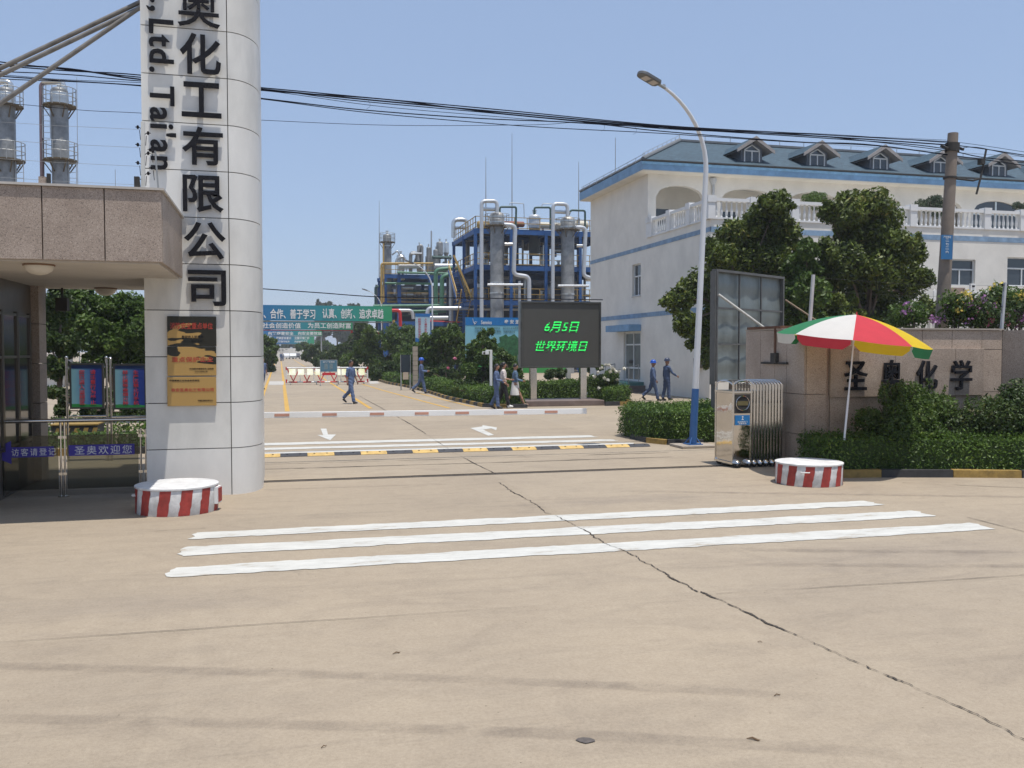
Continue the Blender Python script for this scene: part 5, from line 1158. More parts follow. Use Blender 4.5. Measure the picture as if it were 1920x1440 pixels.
# potted plants on the balcony (brown twiggy domes)
for px, py, rx, fol, lab in ((1527, 372, .75, F_LIGHT, 'round shrub on the terrace behind the balustrade, left of the tall magnolia'), (1752, 385, .95, F_FAR, 'brownish twiggy shrub in the arch left of the utility pole'), (1918, 392, .5, F_FAR, 'twiggy shrub in the arch at the right edge')):
    c = gy(px, py, 41.5); bush('terrace_shrub', lab, (c.x, c.y, c.z), (rx, .6, .55), 3500, .05, fol, 10, .3, 'shrubs on the building terrace'); bpy.data.objects[[o.name for o in bpy.data.objects if o.name.startswith('terrace_shrub')][-1]]
# road side shrubs and trees
RS = 'trees and shrubs along the road'
def px_tree(label, bl, Y, n, size, fol, name='roadside_tree', group=RS, tr=.08, cat='tree'): return shaped_tree(name, label, cat, crown_from_px(bl, Y), n, size, fol, group, tr)
px_tree('bushy tree left of the pole banner behind the no smoking sign', [(700, 632, 22), (735, 632, 26), (765, 628, 22), (682, 655, 22), (755, 660, 30), (700, 675, 28), (655, 680, 22), (730, 690, 26)], 78, 15000, .15, F_TREE)
px_tree('bushy tree directly behind the middle street lamp', [(825, 632, 22), (848, 622, 18), (860, 640, 20), (800, 660, 28), (835, 670, 30), (860, 660, 24), (770, 680, 22), (815, 695, 24), (850, 625, 18)], 58, 15000, .12, F_TREE)
px_tree('slim tree in front of the blue information board', [(905, 632, 14), (918, 648, 17), (893, 650, 18), (885, 672, 17), (912, 672, 20), (930, 690, 17), (880, 695, 20), (905, 705, 20), (918, 622, 8)], 41, 9000, .08, F_TREE)
px_tree('low tree beside the left edge of the screen', [(955, 680, 18), (940, 665, 14), (965, 700, 18), (945, 705, 16), (925, 710, 14), (975, 720, 14)], 42.6, 7000, .07, F_LIGHT)
px_tree('dark round tree under the second slogan gantry', [(678, 618, 17), (668, 640, 18), (645, 655, 16), (690, 640, 20), (632, 668, 16), (612, 672, 12), (596, 680, 10), (655, 672, 18)], 105, 15000, .22, F_DARK)
px_tree('reddish dark shrub along the far road side', [(575, 668, 10), (590, 660, 13), (606, 672, 14), (625, 682, 16), (645, 690, 14), (580, 655, 8)], 130, 11000, .24, F_DARK)
px_tree('distant small tree at the end of the road, right side', [(562, 652, 6), (572, 648, 7), (585, 652, 8), (600, 650, 9), (612, 648, 9), (622, 655, 9)], 200, 9000, .34, F_TREE)
px_tree('green tree next to the white pillar, left side of the road', [(500, 650, 14), (505, 672, 15), (496, 636, 10), (488, 660, 18), (507, 690, 10), (480, 640, 20), (512, 655, 10), (510, 640, 8)], 95, 14000, .18, F_LIGHT)
px_tree('bushy dark shrub right of the barricade', [(700, 700, 16), (720, 705, 16), (745, 702, 18), (770, 706, 16), (730, 690, 18), (760, 690, 16), (790, 700, 18)], 66, 12000, .10, F_DARK)
px_tree('dark shrub under the pole banner', [(815, 712, 14), (835, 700, 16), (855, 706, 16), (800, 700, 14), (870, 690, 14)], 52, 8000, .08, F_DARK)
px_tree('dark shrub behind the three women', [(940, 735, 12), (930, 722, 12), (955, 728, 12), (910, 725, 12), (880, 722, 14), (860, 722, 12)], 40, 8000, .06, F_DARK, 'shrub', cat='shrub')
px_tree('round dark shrub between the screen posts', [(1070, 722, 14), (1085, 730, 14), (1060, 735, 12), (1050, 700, 13), (1030, 702, 12)], 41, 6000, .06, F_DARK, 'shrub', cat='shrub')
px_tree('yellow green bush just left of the far building corner', [(1108, 640, 8), (1105, 665, 10), (1108, 690, 10), (1112, 620, 6)], 56, 4000, .1, F_YELW if False else F_LIGHT, 'shrub', cat='shrub')
# rose bush with white blooms
c = gy(1132, 728, 36.2); t = bush('rose_bush', 'loose rose bush with white blooms right of the screen', (c.x, c.y, .95), (.75, .6, .68), 6500, .05, F_TREE, 12, .26, None, 'bush')
for px, py in [(1128, 690), (1137, 684), (1152, 692), (1144, 697), (1170, 691), (1133, 709), (1140, 712), (1121, 698), (1157, 712), (1123, 727), (1115, 706), (1160, 697), (1148, 690), (1155, 697), (1099, 737), (1142, 684)]:
    p = gy(px, py, 35.7); bl = [(p.x, p.y, p.z, .06, .06, .05)]; link('bloom', leaf_mesh('bloom', bl, 26, .055, .5, flat=1.6), F_WROSE, t)
# pink rose specks
for px, py, lab in ((853, 672, 'single pink bloom on the dark shrub left of the women'), (840, 690, 'small red bloom low on the roadside shrub')):
    p = gy(px, py, 44); o = link('rose_bloom', leaf_mesh('rose_bloom', [(p.x, p.y, p.z, .07, .07, .06)], 24, .05, .5, flat=1.5), F_PINK, None, p); props(o, lab, 'flower')
# clipped hedges of the island
hedge('hedge', 'clipped low hedge along the curved kerb, left of the women', 'hedge', [(7.9, 34.6), (8.6, 33.9), (9.2, 33.9), (9.2, 38), (9.6, 41), (8.2, 47), (7.8, 47.3), (7.6, 40.5)], 0, .62, 14000, .05, F_HEDGE, 'clipped hedges')
hedge('hedge', 'clipped hedge farther up the road behind the man in the blue helmet', 'hedge', [(7.75, 47.6), (8.9, 47), (9, 60), (8.9, 72), (7.15, 72), (7.15, 60), (7.6, 54)], 0, .6, 11000, .07, F_HEDGE, 'clipped hedges')
hedge('hedge', 'low hedge seen between the screen posts', 'hedge', [(9.6, 38.9), (14.2, 38.7), (14.2, 40.2), (9.6, 40.4)], 0, .75, 9000, .05, F_HEDGE, 'clipped hedges')
p = gg(1188, 756); hedge('hedge', 'short hedge block with a yellow kerb right of the rose bush', 'hedge', [(12.9, 34.2), (p.x-.1, p.y+.15), (p.x+.05, p.y+1.4), (13.2, 36.8)], 0, .62, 6000, .045, F_HEDGE, 'clipped hedges')
m = MB(); m.box(11.2, 13.6, 41.6, 41.8, .5, .62); m.box(13.4, 13.6, 41.6, 41.8, 0, 2.0); m.box(11.0, 11.2, 41.6, 41.8, 0, 2.0)
props(m.build('concrete_frame', mat('pale_concrete', (.42, .41, .38), .8), org=(12, 41.7, 0)), 'pale concrete frame behind the screen posts', 'frame')
# poster boxes among shrubs + stone pillar
t = thing('glass_case', 'dark framed notice case on thin legs beside the stone pillar', 'notice case', (X_at(762, 50), 50, 0))
a = gy(752, 698, 50); b = gy(769, 665, 50); m = MB(); m.box(a.x, b.x, 50, 50.1, a.z, b.z); m.build('case', GLASS, t); m = MB()
for x in (a.x, b.x): m.box(x-.03, x+.03, 50, 50.06, 0, b.z)
m.build('leg', GREYM, t); MB().box(a.x+.1, b.x-.1, 49.98, 50, a.z-.4, a.z).build('paper', mat('paper', (.45, .36, .27), .7), t)
x = X_at(779, 50); m = MB()
for k_ in range(9): m.box(x-.13, x+.13, 50, 50.26, k_*.27+.01, k_*.27+.26)
props(m.build('stone_pillar', CONC, org=(x, 50, 0)), 'grey stone gate pillar behind the man in the blue helmet', 'pillar')
# left side seen under the canopy
LG_ = 'trees seen under the canopy'
px_tree('large leafy tree seen under the canopy, right part', [(150, 575, 40), (200, 585, 42), (245, 580, 40), (170, 630, 42), (230, 640, 45), (275, 620, 40), (200, 670, 36), (255, 680, 34), (120, 600, 30)], 30, 26000, .075, F_TREE, group=LG_)
px_tree('darker tree behind the lodge corner, left part', [(110, 560, 26), (100, 600, 28), (125, 650, 28), (105, 690, 24), (90, 640, 26), (150, 700, 26)], 27, 12000, .07, F_DARK, group=LG_)
hb = thing('site_building', 'small white building with a blue roof edge seen under the canopy', 'building', (X_at(60, 60), 60, 0))
a = gy(20, 735, 60); b = gy(118, 697, 60)
MB().box(a.x, b.x, 60, 66, 0, b.z).build('wall', WALLW, hb); MB().box(a.x-.3, b.x+.3, 59.6, 66.4, b.z, b.z+.35).build('roof', BLUET, hb)
m = MB()
for k_ in range(4): m.box(b.x, b.x+1.6-.3*k_, 60.5, 62.5, .18*k_, .18*(k_+1))
m.build('steps', CONC, hb)
px_tree('low dark shrubs behind the poster boards', [(100, 735, 16), (130, 745, 18), (165, 770, 16), (200, 775, 16), (240, 772, 16), (270, 770, 14), (200, 740, 16), (160, 740, 14), (115, 770, 14)], 25.5, 12000, .045, F_DARK, 'shrub', LG_, cat='shrub')
px_tree('light green bush between the dark roadside trees', [(765, 655, 14), (748, 672, 14), (780, 670, 12), (755, 690, 12)], 62, 5000, .09, F_LIGHT)
px_tree('light green shrub low behind the camera post', [(870, 735, 12), (890, 738, 12), (905, 742, 10), (855, 730, 10)], 38.5, 5000, .05, F_LIGHT, 'shrub', cat='shrub')
# far skyline trees
for i, (px, py, r, Y, lab) in enumerate([(607, 567, 10, 300, 'tallest poplar clump on the skyline behind the gantries'), (632, 575, 5, 300, 'small poplar right of the tallest skyline clump'), (656, 573, 6, 300, 'poplar pair on the skyline, third from the left'), (669, 573, 6, 300, 'skyline poplar nearest the plant'), (682, 580, 5, 300, 'low skyline tree beside the plant'), (643, 583, 6, 310, 'low skyline tree between the poplars')]):
    bl = []
    for k_ in range(4): top_ = random.choice((0, 2, 5)); bl += [(px-r+k_*r*.7, py+top_+j*5, r*.5) for j in range(0, 12)]
    px_tree(lab, bl, Y, 5000, .5, F_FAR, 'poplar', 'poplars on the skyline', .3)
px_tree('broad tree mass behind the gantries on the left', [(515, 648, 9), (535, 650, 8), (555, 648, 9), (572, 650, 8), (500, 610, 10), (520, 630, 8), (545, 640, 7), (575, 640, 8), (600, 640, 10), (640, 615, 12), (670, 612, 10), (690, 620, 12)], 320, 7000, .7, F_FAR, 'background_tree')

# ================================================================ CHEMICAL PLANT
CHROME = mat('aluminium_jacket', (.60, .60, .58), .28, .85, var=.12, scale=1.5)
DULL = mat('dull_jacket', (.20, .21, .215), .5, .45, var=.4, scale=.7, col2=(.38, .38, .37))
WPIPE = mat('pipe_white', (.50, .52, .54), .4, .35, var=.08)
DGRN = mat('dark_green_pipe', (.03, .075, .065), .5)
GRATE = mat('grating', (.045, .045, .05), .8)
def rail(m, pts, h=1.1, step=1.2):
    for a, b in zip(pts, pts[1:]):
        a = Vector(a); b = Vector(b); n = max(1, int((b-a).length/step))
        for k in range(n+1): q = a.lerp(b, k/n); m.bar(q, q+Vector((0, 0, h)), .06)
        for z in (h, h*.5, .08): m.bar(a+Vector((0, 0, z)), b+Vector((0, 0, z)), .06)
def steel(name, label, xs, ys, zs, col, w=.28, group='blue steel process frames', rails=True):
    t = thing(name, label, 'steel structure', ((xs[0]+xs[-1])/2, (ys[0]+ys[-1])/2, 0), group=group)
    for x in xs:
        for y in ys: MB().box(x-w/2, x+w/2, y-w/2, y+w/2, 0, zs[-1]-.02).build('column', col, t)
    for z in zs:
        m = MB()
        for y in ys: m.box(xs[0]-w*.7, xs[-1]+w*.7, y-w*.36, y+w*.36, z-.45, z)
        for x in xs: m.box(x-w*.34, x+w*.34, ys[0]-.1, ys[-1]+.1, z-.44, z-.01)
        m.build('floor_beams', col, t)
        m = MB(); m.box(xs[0], xs[-1], ys[0]+.1, ys[-1], z+.002, z+.06); m.build('deck', GRATE, t)
        if rails:
            m = MB(); rail(m, [(xs[0], ys[-1], z+.06), (xs[0], ys[0]-.1, z+.06), (xs[-1], ys[0]-.1, z+.06)], 1.1, 1.2); m.build('guard_rail', TAN, t)
    return t
def vessel(label, x, y, z0, z1, r, mt, name='column_vessel', top=True, group='process columns', rings=(), dome=.5, legs=False):
    t = thing(name, label, 'vessel', (x, y, 0), group=group)
    pr = [(r, z0), (r, z1)]+[(r*math.cos(a), z1+r*dome*math.sin(a)) for a in np.linspace(.2, 1.45, 6)]
    MB().lathe(pr, (x, y, 0), 26).build('shell', mt, t, smooth=True)
    for z in rings: MB().lathe([(r, z), (r*1.06, z), (r*1.06, z+.12), (r, z+.12)], (x, y, 0), 26).build('band', CHROME, t, smooth=True)
    if top: m = MB(); m.lathe([(r*.25, z1+r*dome*.9), (r*.25, z1+r*dome+.25), (r*.4, z1+r*dome+.25), (r*.4, z1+r*dome+.33)], (x, y, 0), 14); m.build('nozzle', CHROME, t, smooth=True)
    return t
def cap_on(t, x, y, z0, z1, r, mt):
    MB().lathe([(r, z0), (r, z1)]+[(r*math.cos(a), z1+r*.6*math.sin(a)) for a in np.linspace(.2, 1.45, 6)]+[(r*.25, z1+r*.6), (r*.25, z1+r*.6+.3), (r*.4, z1+r*.6+.3), (r*.4, z1+r*.6+.38)], (x, y, 0), 26).build('cap', mt, t, smooth=True)
    for z in (z0+.25, z1-.15): MB().lathe([(r, z), (r*1.07, z), (r*1.07, z+.12), (r, z+.12)], (x, y, 0), 26).build('band', CHROME, t, smooth=True)
def clutter(t, x0, x1, y, levels, n):
    cm = [DULL, CHROME, WPIPE, DULL, DGRN, GALV]
    for _ in range(n):
        z = random.choice(levels); k = random.random(); xa = random.uniform(x0, x1); mt = random.choice(cm); yy = y+random.uniform(-.8, 3)
        if k < .45: r = random.uniform(.08, .18); MB().cyl((xa, yy, z+.1), (xa, yy, z+random.uniform(1.6, 3.0)), r, n=8).build('riser_pipe', mt, t, smooth=True)
        elif k < .75:
            L_ = random.uniform(1, 3.5); zz = z+random.uniform(.5, 2.8); MB().cyl((xa, yy, zz), (min(x1, xa+L_), yy, zz), random.uniform(.07, .2), n=8).build('cross_pipe', mt, t, smooth=True)
        else: r = random.uniform(.3, .6); h_ = random.uniform(.9, 1.9); MB().lathe([(r*.6, z+.1), (r, z+.4), (r, z+h_), (r*.5, z+h_+.3), (.05, z+h_+.35)], (xa, yy, 0), 14).build('small_tank', mt, t, smooth=True)
def ringdeck(t, x, y, z, r0, r1):
    m = MB(); m.lathe([(r0, z), (r1, z), (r1, z+.08), (r0, z+.08)], (x, y, 0), 20)
    for k in range(6): a = k*math.pi/3; m.bar((x+r0*math.cos(a), y+r0*math.sin(a), z-.7), (x+r1*math.cos(a), y+r1*math.sin(a), z), .06)
    m.build('platform', mat('platform_rust', (.10, .075, .04), .8, var=.3), t)
    m = MB(); N = 14
    for k in range(N): a = 2*math.pi*k/N; m.bar((x+r1*math.cos(a), y+r1*math.sin(a), z), (x+r1*math.cos(a), y+r1*math.sin(a), z+1.1), .04)
    for zz in (.55, 1.1): m.tube([(x+r1*math.cos(a), y+r1*math.sin(a), z+zz) for a in np.linspace(0, 2*math.pi, 25)], .025, 5)
    m.build('guard_rail', TAN if False else GREYM, t)
def ladder(t, x, y, z0, z1):
    m = MB()
    for s in (-.22, .22): m.bar((x+s, y, z0), (x+s, y, z1), .04)
    k = z0
    while k < z1: m.bar((x-.22, y, k), (x+.22, y, k), .03); k += .35
    m.build('ladder', GALV, t)
def pipe(label, pts, r, mt, name='pipe', group='plant pipework', n=12):
    P = [Vector(p) for p in pts]; out = [P[0]]
    for i in range(1, len(P)-1):
        a = (P[i-1]-P[i]); b = (P[i+1]-P[i]); d = min(r*2.2, a.length/2, b.length/2); a.normalize(); b.normalize()
        p0 = P[i]+a*d; p1 = P[i]+b*d
        for s in np.linspace(0, 1, 6): out.append(p0*(1-s)**2+P[i]*2*s*(1-s)+p1*s*s)
    out.append(P[-1]); o = MB().tube(out, r, n).build(name, mt, org=P[0], smooth=True); props(o, label, 'pipe', group); return o
# main unit
f1 = steel('steel_structure', 'tall dark blue steel process frame behind the screen', [18.2, 21.7, 25.2, 28.7, 32.2], [85, 90.5, 96], [7.0, 10.35, 13.8], SBLUE)
m = MB()   # cross bracing and stairs on the left side
for k in range(18): m.box(17.0, 17.9, 88+k*.26, 88.3+k*.26, 7+k*.19, 7.05+k*.19)
for x in (17.0, 17.9): m.bar((x, 88, 7), (x, 92.7, 10.4), .08, .25)
m.build('stair', SBLUE, f1); m = MB()
for x in (16.95, 17.95): m.bar((x, 88, 8), (x, 92.7, 11.4), .08); m.bar((x, 88, 7.5), (x, 92.7, 10.9), .06); m.bar((x, 88, 7), (x, 88, 8), .07)
m.build('stair_rail', TAN, f1)
m = MB()
for k in range(20): m.box(17.0, 17.9, 85.5+k*.27, 85.8+k*.27, 7-k*.19*1.4, 7.05-k*.19*1.4)
m.build('stair', SBLUE, f1)
m = MB(); m.bar((16.9, 85.3, 8), (16.9, 91, .9+.6), .09); m.bar((17.95, 85.3, 8), (17.95, 91, 1.5), .09); m.bar((16.2, 85.6, 12.2-.9), (18.0, 85.6, 7.2), .16); m.build('stair_rail', TAN, f1)
def vx(px, Y): return X_at(px, Y)
def zz_(py, Y, px=1000): return gy(px, py, Y).z
v = vessel('big grey riveted column left of the screen, with a silver cap', vx(932, 83.2), 83.2, 0, zz_(418, 83.2), .64, DULL, rings=(zz_(552, 83.2), zz_(533, 83.2))); ringdeck(v, vx(932, 83.2), 83.2, zz_(427, 83.2), .64, 1.15)
capm = mat('cap_jacket', (.45, .42, .37), .45, .5, var=.3, scale=3); cap_on(v, vx(932, 83.2), 83.2, zz_(426, 83.2), zz_(408, 83.2), .70, capm)
v = vessel('big grey column beside the white building, with a silver cap', vx(1064, 83.2), 83.2, 0, zz_(424, 83.2), .64, DULL, rings=(zz_(552, 83.2),)); ringdeck(v, vx(1064, 83.2), 83.2, zz_(430, 83.2), .64, 1.15)
cap_on(v, vx(1064, 83.2), 83.2, zz_(430, 83.2), zz_(411, 83.2), .70, capm)
v = vessel('white capped dark vessel in the middle of the blue frame', vx(1002, 88), 88, zz_(475, 88), zz_(412, 88), .56, mat('vessel_dark', (.06, .075, .08), .5, .3), dome=.8); cap_on(v, vx(1002, 88), 88, zz_(428, 88), zz_(408, 88), .60, WPIPE)
i = 0
for px, py0, py1, Y, r, mt, lab in [(907, 462, 505, 90, .55, CHROME, 'banded silver tank behind the left big column'), (897, 548, 575, 87, .8, DULL, 'squat grey tank low behind the left big column'), (944, 455, 497, 92, .5, DULL, 'grey tank between the left column and the pipe'), (1018, 465, 495, 90, .32, CHROME, 'small silver tank right of the middle vessel'), (985, 452, 470, 93, .4, DULL, 'small grey drum at the back of the frame'), (1047, 500, 540, 91, .6, DULL, 'grey tank left of the right big column'), (875, 460, 500, 94, .35, DULL, 'slim grey tank at the left corner of the frame'), (962, 555, 575, 88, .7, DULL, 'low rounded tank above the information board'), (1015, 556, 578, 88, .5, DULL, 'low tank behind the screen top')]:
    vessel(lab, vx(px, Y), Y, zz_(py1, Y), zz_(py0, Y), r, mt, 'process_tank', group='tanks inside the blue frame')
def P3(px, py, Y): return gy(px, py, Y)
def pp(label, pts, Y, r, mt, n=12): pipe(label, [P3(x, y, Y) for x, y in pts], r, mt, n=n)
pp('tall white riser pipe looping over the left big column', [(903, 640), (903, 377), (932, 377), (932, 402)], 82.3, .18, WPIPE); pp('short thick silver crosspiece left of the left column cap', [(905, 392), (930, 393)], 82.6, .17, CHROME)
pp('tall white riser pipe looping over the right big column', [(1036, 640), (1037, 382), (1064, 383), (1064, 406)], 82.3, .18, WPIPE); pp('short thick silver crosspiece left of the right column cap', [(1040, 397), (1062, 398)], 82.6, .17, CHROME)
pp('white pipe with a double bend down the left big column', [(944, 421), (966, 423), (963, 515), (992, 519), (992, 640)], 82.4, .21, WPIPE); pp('white pipe with a double bend beside the building', [(1078, 426), (1098, 427), (1094, 518), (1110, 522)], 82.4, .20, WPIPE)
pp('thin white crossbar on the left big column', [(914, 534), (980, 534)], 82.2, .12, WPIPE); pp('thin white crossbar on the right big column', [(1046, 536), (1104, 536)], 82.2, .12, WPIPE)
pp('thin grey riser beside the double bend pipe', [(974, 527), (974, 640)], 82.6, .14, WPIPE); pp('short white stub pipe by the left column', [(946, 458), (962, 458)], 82.5, .16, CHROME); pp('short white stub pipe by the right column', [(1081, 461), (1092, 461)], 82.5, .16, CHROME)
pp('dark green gooseneck over the left column', [(937, 400), (937, 388), (968, 388), (967, 430)], 84, .10, DGRN); pp('dark green gooseneck over the middle vessel', [(1002, 402), (1002, 389), (1032, 389), (1032, 430)], 87, .10, DGRN); pp('dark green gooseneck over the right column', [(1066, 404), (1070, 394), (1097, 395), (1097, 430)], 84, .10, DGRN)
pp('thin vent pipe behind the left gooseneck', [(955, 384), (957, 380), (982, 382), (983, 410)], 90, .04, GALV); pp('thin vent pipe behind the middle gooseneck', [(1015, 388), (1018, 382), (1035, 382)], 90, .04, GALV)
pp('silver overflow loop at the top left corner of the frame', [(850, 445), (850, 412), (876, 412), (876, 440)], 93, .22, CHROME); pp('second silver crosspiece at the top left corner of the frame', [(852, 427), (876, 427)], 93.2, .15, CHROME)
for px, y0, y1, Y, lab in ((911, 295, 425, 88, 'lightning rod above the left riser pipe'), (960, 250, 430, 92, 'tallest lightning rod above the blue frame'), (1085, 303, 430, 90, 'lightning rod near the building corner'), (711, 376, 520, 108, 'lightning rod at the left end of the plant'), (1154, 258, 330, 60, 'lightning rod rising behind the building roof')):
    A = P3(px, y1, Y); B = P3(px, y0, Y); A.z = 0 if px == 1154 else A.z; props(MB().cyl(A, B, .07, .02, n=6).build('lightning_rod', GREYM, org=A), lab, 'rod', 'lightning rods')
clutter(f1, 18.6, 31.8, 88, [.2, 3.4, 7.05, 7.05, 10.4], 52)
MB().box(17.6, 33, 97, 97.3, 0, 10.2).build('shade_backing', mat('backing_shade_dark', (.035, .045, .07), .8, var=.4, scale=.6), f1)  # dark sheet added behind the bays, painted for the shade inside the steelwork
for zq in (1.8, 3.6, 5.2): MB().box(18, 32.4, 96.6, 96.9, zq, zq+.2).build('rear_pipe', DULL, f1)
# clutter inside the frame: horizontal drums, pumps
for i, (px, py, Y, L_, r, mt, lab) in enumerate([(930, 478, 89, 2.2, .35, CHROME, 'horizontal silver exchanger on the mid deck, left'), (990, 500, 87, 2.4, .22, DULL, 'horizontal grey exchanger on the mid deck, centre'), (1050, 470, 88, 1.6, .28, CHROME, 'horizontal silver exchanger on the mid deck, right'), (955, 420, 92, 3.0, .30, mat('red_oxide', (.22, .07, .04), .7), 'red brown horizontal vessel on the top deck'), (1030, 423, 92, 2.4, .34, mat('cream_tank', (.5, .46, .36), .5), 'cream horizontal tank on the top deck'), (1085, 422, 91, 1.8, .45, MATS['cream_tank'], 'cream drum on the top deck beside the building'), (910, 422, 91, 1.5, .4, TAN, 'yellowish valve set on the top deck')]):
    p = P3(px, py, Y); t = thing('heat_exchanger', lab, 'vessel', p, group='horizontal vessels on the decks')
    MB().tube([p-Vector((L_/2+.12, 0, 0)), p-Vector((L_/2, 0, 0)), p+Vector((L_/2, 0, 0)), p+Vector((L_/2+.12, 0, 0))], [r*.6, r, r, r*.6], 16).build('shell', mt, t, smooth=True)
    m = MB(); [m.box(p.x+s*L_*.3-.08, p.x+s*L_*.3+.08, p.y-.15, p.y+.15, p.z-r-.35, p.z-r*.8) for s in (-1, 1)]; m.build('saddles', SBLUE, t)
# secondary unit
f2 = steel('steel_structure', 'lower blue steel frame at the left end of the plant', [12.4, 14.1, 17.9, 21.5], [110, 116], [7.9, 11.35], SBLUE, .42)
m = MB(); rail(m, [(12.4, 109.9, 8.0), (21.5, 109.9, 8.0)], 1.2); m.bar((12.2, 109.6, 15.0), (12.2, 109.6, 8), .18); m.build('yellow_posts', TAN, f2)
clutter(f2, 12.8, 21.2, 111.5, [0.2, 4, 8, 8, 8], 34)
MB().box(12.0, 22.5, 117, 117.3, 0, 10.6).build('shade_backing', MATS['backing_shade_dark'], f2)  # same added dark sheet, so the lower unit's bays look shaded
clutter(f2, 13.2, 21.2, 111, [11.4], 20)
v = vessel('silver column with a railed platform at the left end of the plant', vx(727, 111), 111, 8, zz_(452, 111), .52, DULL, dome=.7, rings=(zz_(470, 111),)); ringdeck(v, vx(727, 111), 111, zz_(463, 111), .52, .95)
for px, py0, py1, Y, r, mt, lab in [(825, 456, 478, 112, .42, DULL, 'slender silver tank, left of the pair near the blue frame corner'), (837, 456, 474, 114, .36, CHROME, 'slender silver tank, right of the pair near the blue frame corner'), (818, 470, 510, 112, .34, DULL, 'grey column with a rounded top on the lower unit'), (804, 465, 510, 113, .26, DULL, 'narrow grey column on the lower unit'), (787, 462, 512, 113, .30, DULL, 'grey column with a bent top pipe on the lower unit'), (752, 480, 512, 113, .5, CHROME, 'short silver tank beside the tall column')]:
    vessel(lab, vx(px, Y), Y, zz_(py1, Y, px), zz_(py0, Y, px), r, mt, 'process_tank', group='tanks on the lower unit')
for px, y in ((825, 478), (837, 474)):
    x = vx(px, 112); props(MB().lathe([(.38, zz_(y, 112, px)), (.12, zz_(y+9, 112, px)), (.12, 11.4)], (x, 112, 0), 14).build('hopper_leg', DULL, org=(x, 112, 11), smooth=True), 'grey conical bottom under the '+('left' if px == 825 else 'right')+' one of the slender tank pair', 'vessel')
pp('bent silver pipe arching between the grey columns', [(770, 512), (770, 474), (782, 474), (784, 490)], 112, .22, DULL); pp('second bent pipe with a rounded top', [(776, 500), (788, 460), (791, 462), (791, 512)], 112.5, .2, DULL)
pp('tall thin stack with a knob at mid height', [(808.5, 515), (808.8, 433)], 113, .10, GALV)
pp('wide white horizontal pipe on top of the lower unit, left', [(747, 499), (788, 499)], 109.5, .32, WPIPE); pp('wide white horizontal pipe on top of the lower unit, right', [(815, 499), (860, 499)], 109.5, .32, WPIPE)
pp('yellow pipe frame along the top of the lower unit', [(715, 570), (715, 494), (812, 494)], 109, .13, TAN); pp('green pipe running under the white ones', [(745, 511), (840, 513)], 109, .14, GRN)
pp('small silver pipe cluster left', [(742, 497), (744, 485), (756, 480), (762, 490)], 111, .15, CHROME); pp('silver elbow above the lower unit', [(735, 478), (745, 470), (750, 478), (752, 492)], 111.5, .1, CHROME)
pp('large green pipe bend between the units', [(817, 590), (817, 506), (846, 503), (858, 503)], 100, .24, GRN); pp('second green pipe bend beside the stair', [(828, 575), (829, 520), (838, 516), (850, 516)], 97, .24, GRN)
pp('white square duct post between the units', [(846, 620), (846, 518)], 96, .25, GALV)
pp('long green pipe on the pipe rack, upper', [(700, 574), (850, 573)], 98, .17, GRN); pp('long green pipe on the pipe rack, lower', [(770, 584), (850, 583)], 98, .18, GRN); pp('green pipe along the middle of the lower unit', [(722, 531), (808, 532)], 109.4, .14, GRN)
pp('white pipe dropping right of the first gantry', [(734, 582), (773, 582), (775, 598)], 92, .16, WPIPE); pp('red pipe dropping behind the first gantry', [(732, 582), (750, 582), (751, 612)], 91, .17, REDB); pp('long white pipe left of the blue information board', [(801, 590), (803, 578), (865, 578)], 88, .2, WPIPE)
pp('grey white pipe continuing the rack to the frame', [(865, 579), (1000, 581)], 88, .12, WPIPE); pp('white pipe low behind the pole banner', [(806, 596), (840, 596)], 88, .2, WPIPE); pp('short yellow bollard pipe behind the trees', [(738, 600), (739, 613)], 90, .13, TAN); pp('thin red pipe under the rack', [(805, 602), (862, 604)], 92, .06, REDB)
pp('dark pipe stack at the left end of the lower unit', [(704, 578), (704, 538), (710, 537)], 109, .14, DGRN)
# clutter bodies in the lower unit bays
for i, (px, py, lab) in enumerate([(764, 540, 'stacked silver exchangers in the lower unit bay, upper'), (765, 553, 'stacked silver exchangers in the lower unit bay, lower'), (800, 552, 'silver drum in the right bay of the lower unit'), (748, 522, 'silver drum under the top beam of the lower unit')]):
    p = P3(px, py, 111); props(MB().tube([p-Vector((.7, 0, 0)), p-Vector((.6, 0, 0)), p+Vector((.6, 0, 0)), p+Vector((.7, 0, 0))], [.15, .26, .26, .15], 12).build('heat_exchanger', CHROME, org=p, smooth=True), lab, 'vessel', 'exchangers in the lower unit')
rack = steel('steel_structure', 'low blue pipe rack linking the two units', [11.5, 15.5, 19.5, 23.5], [97, 99], [5.3], SBLUE, .2, None, False)
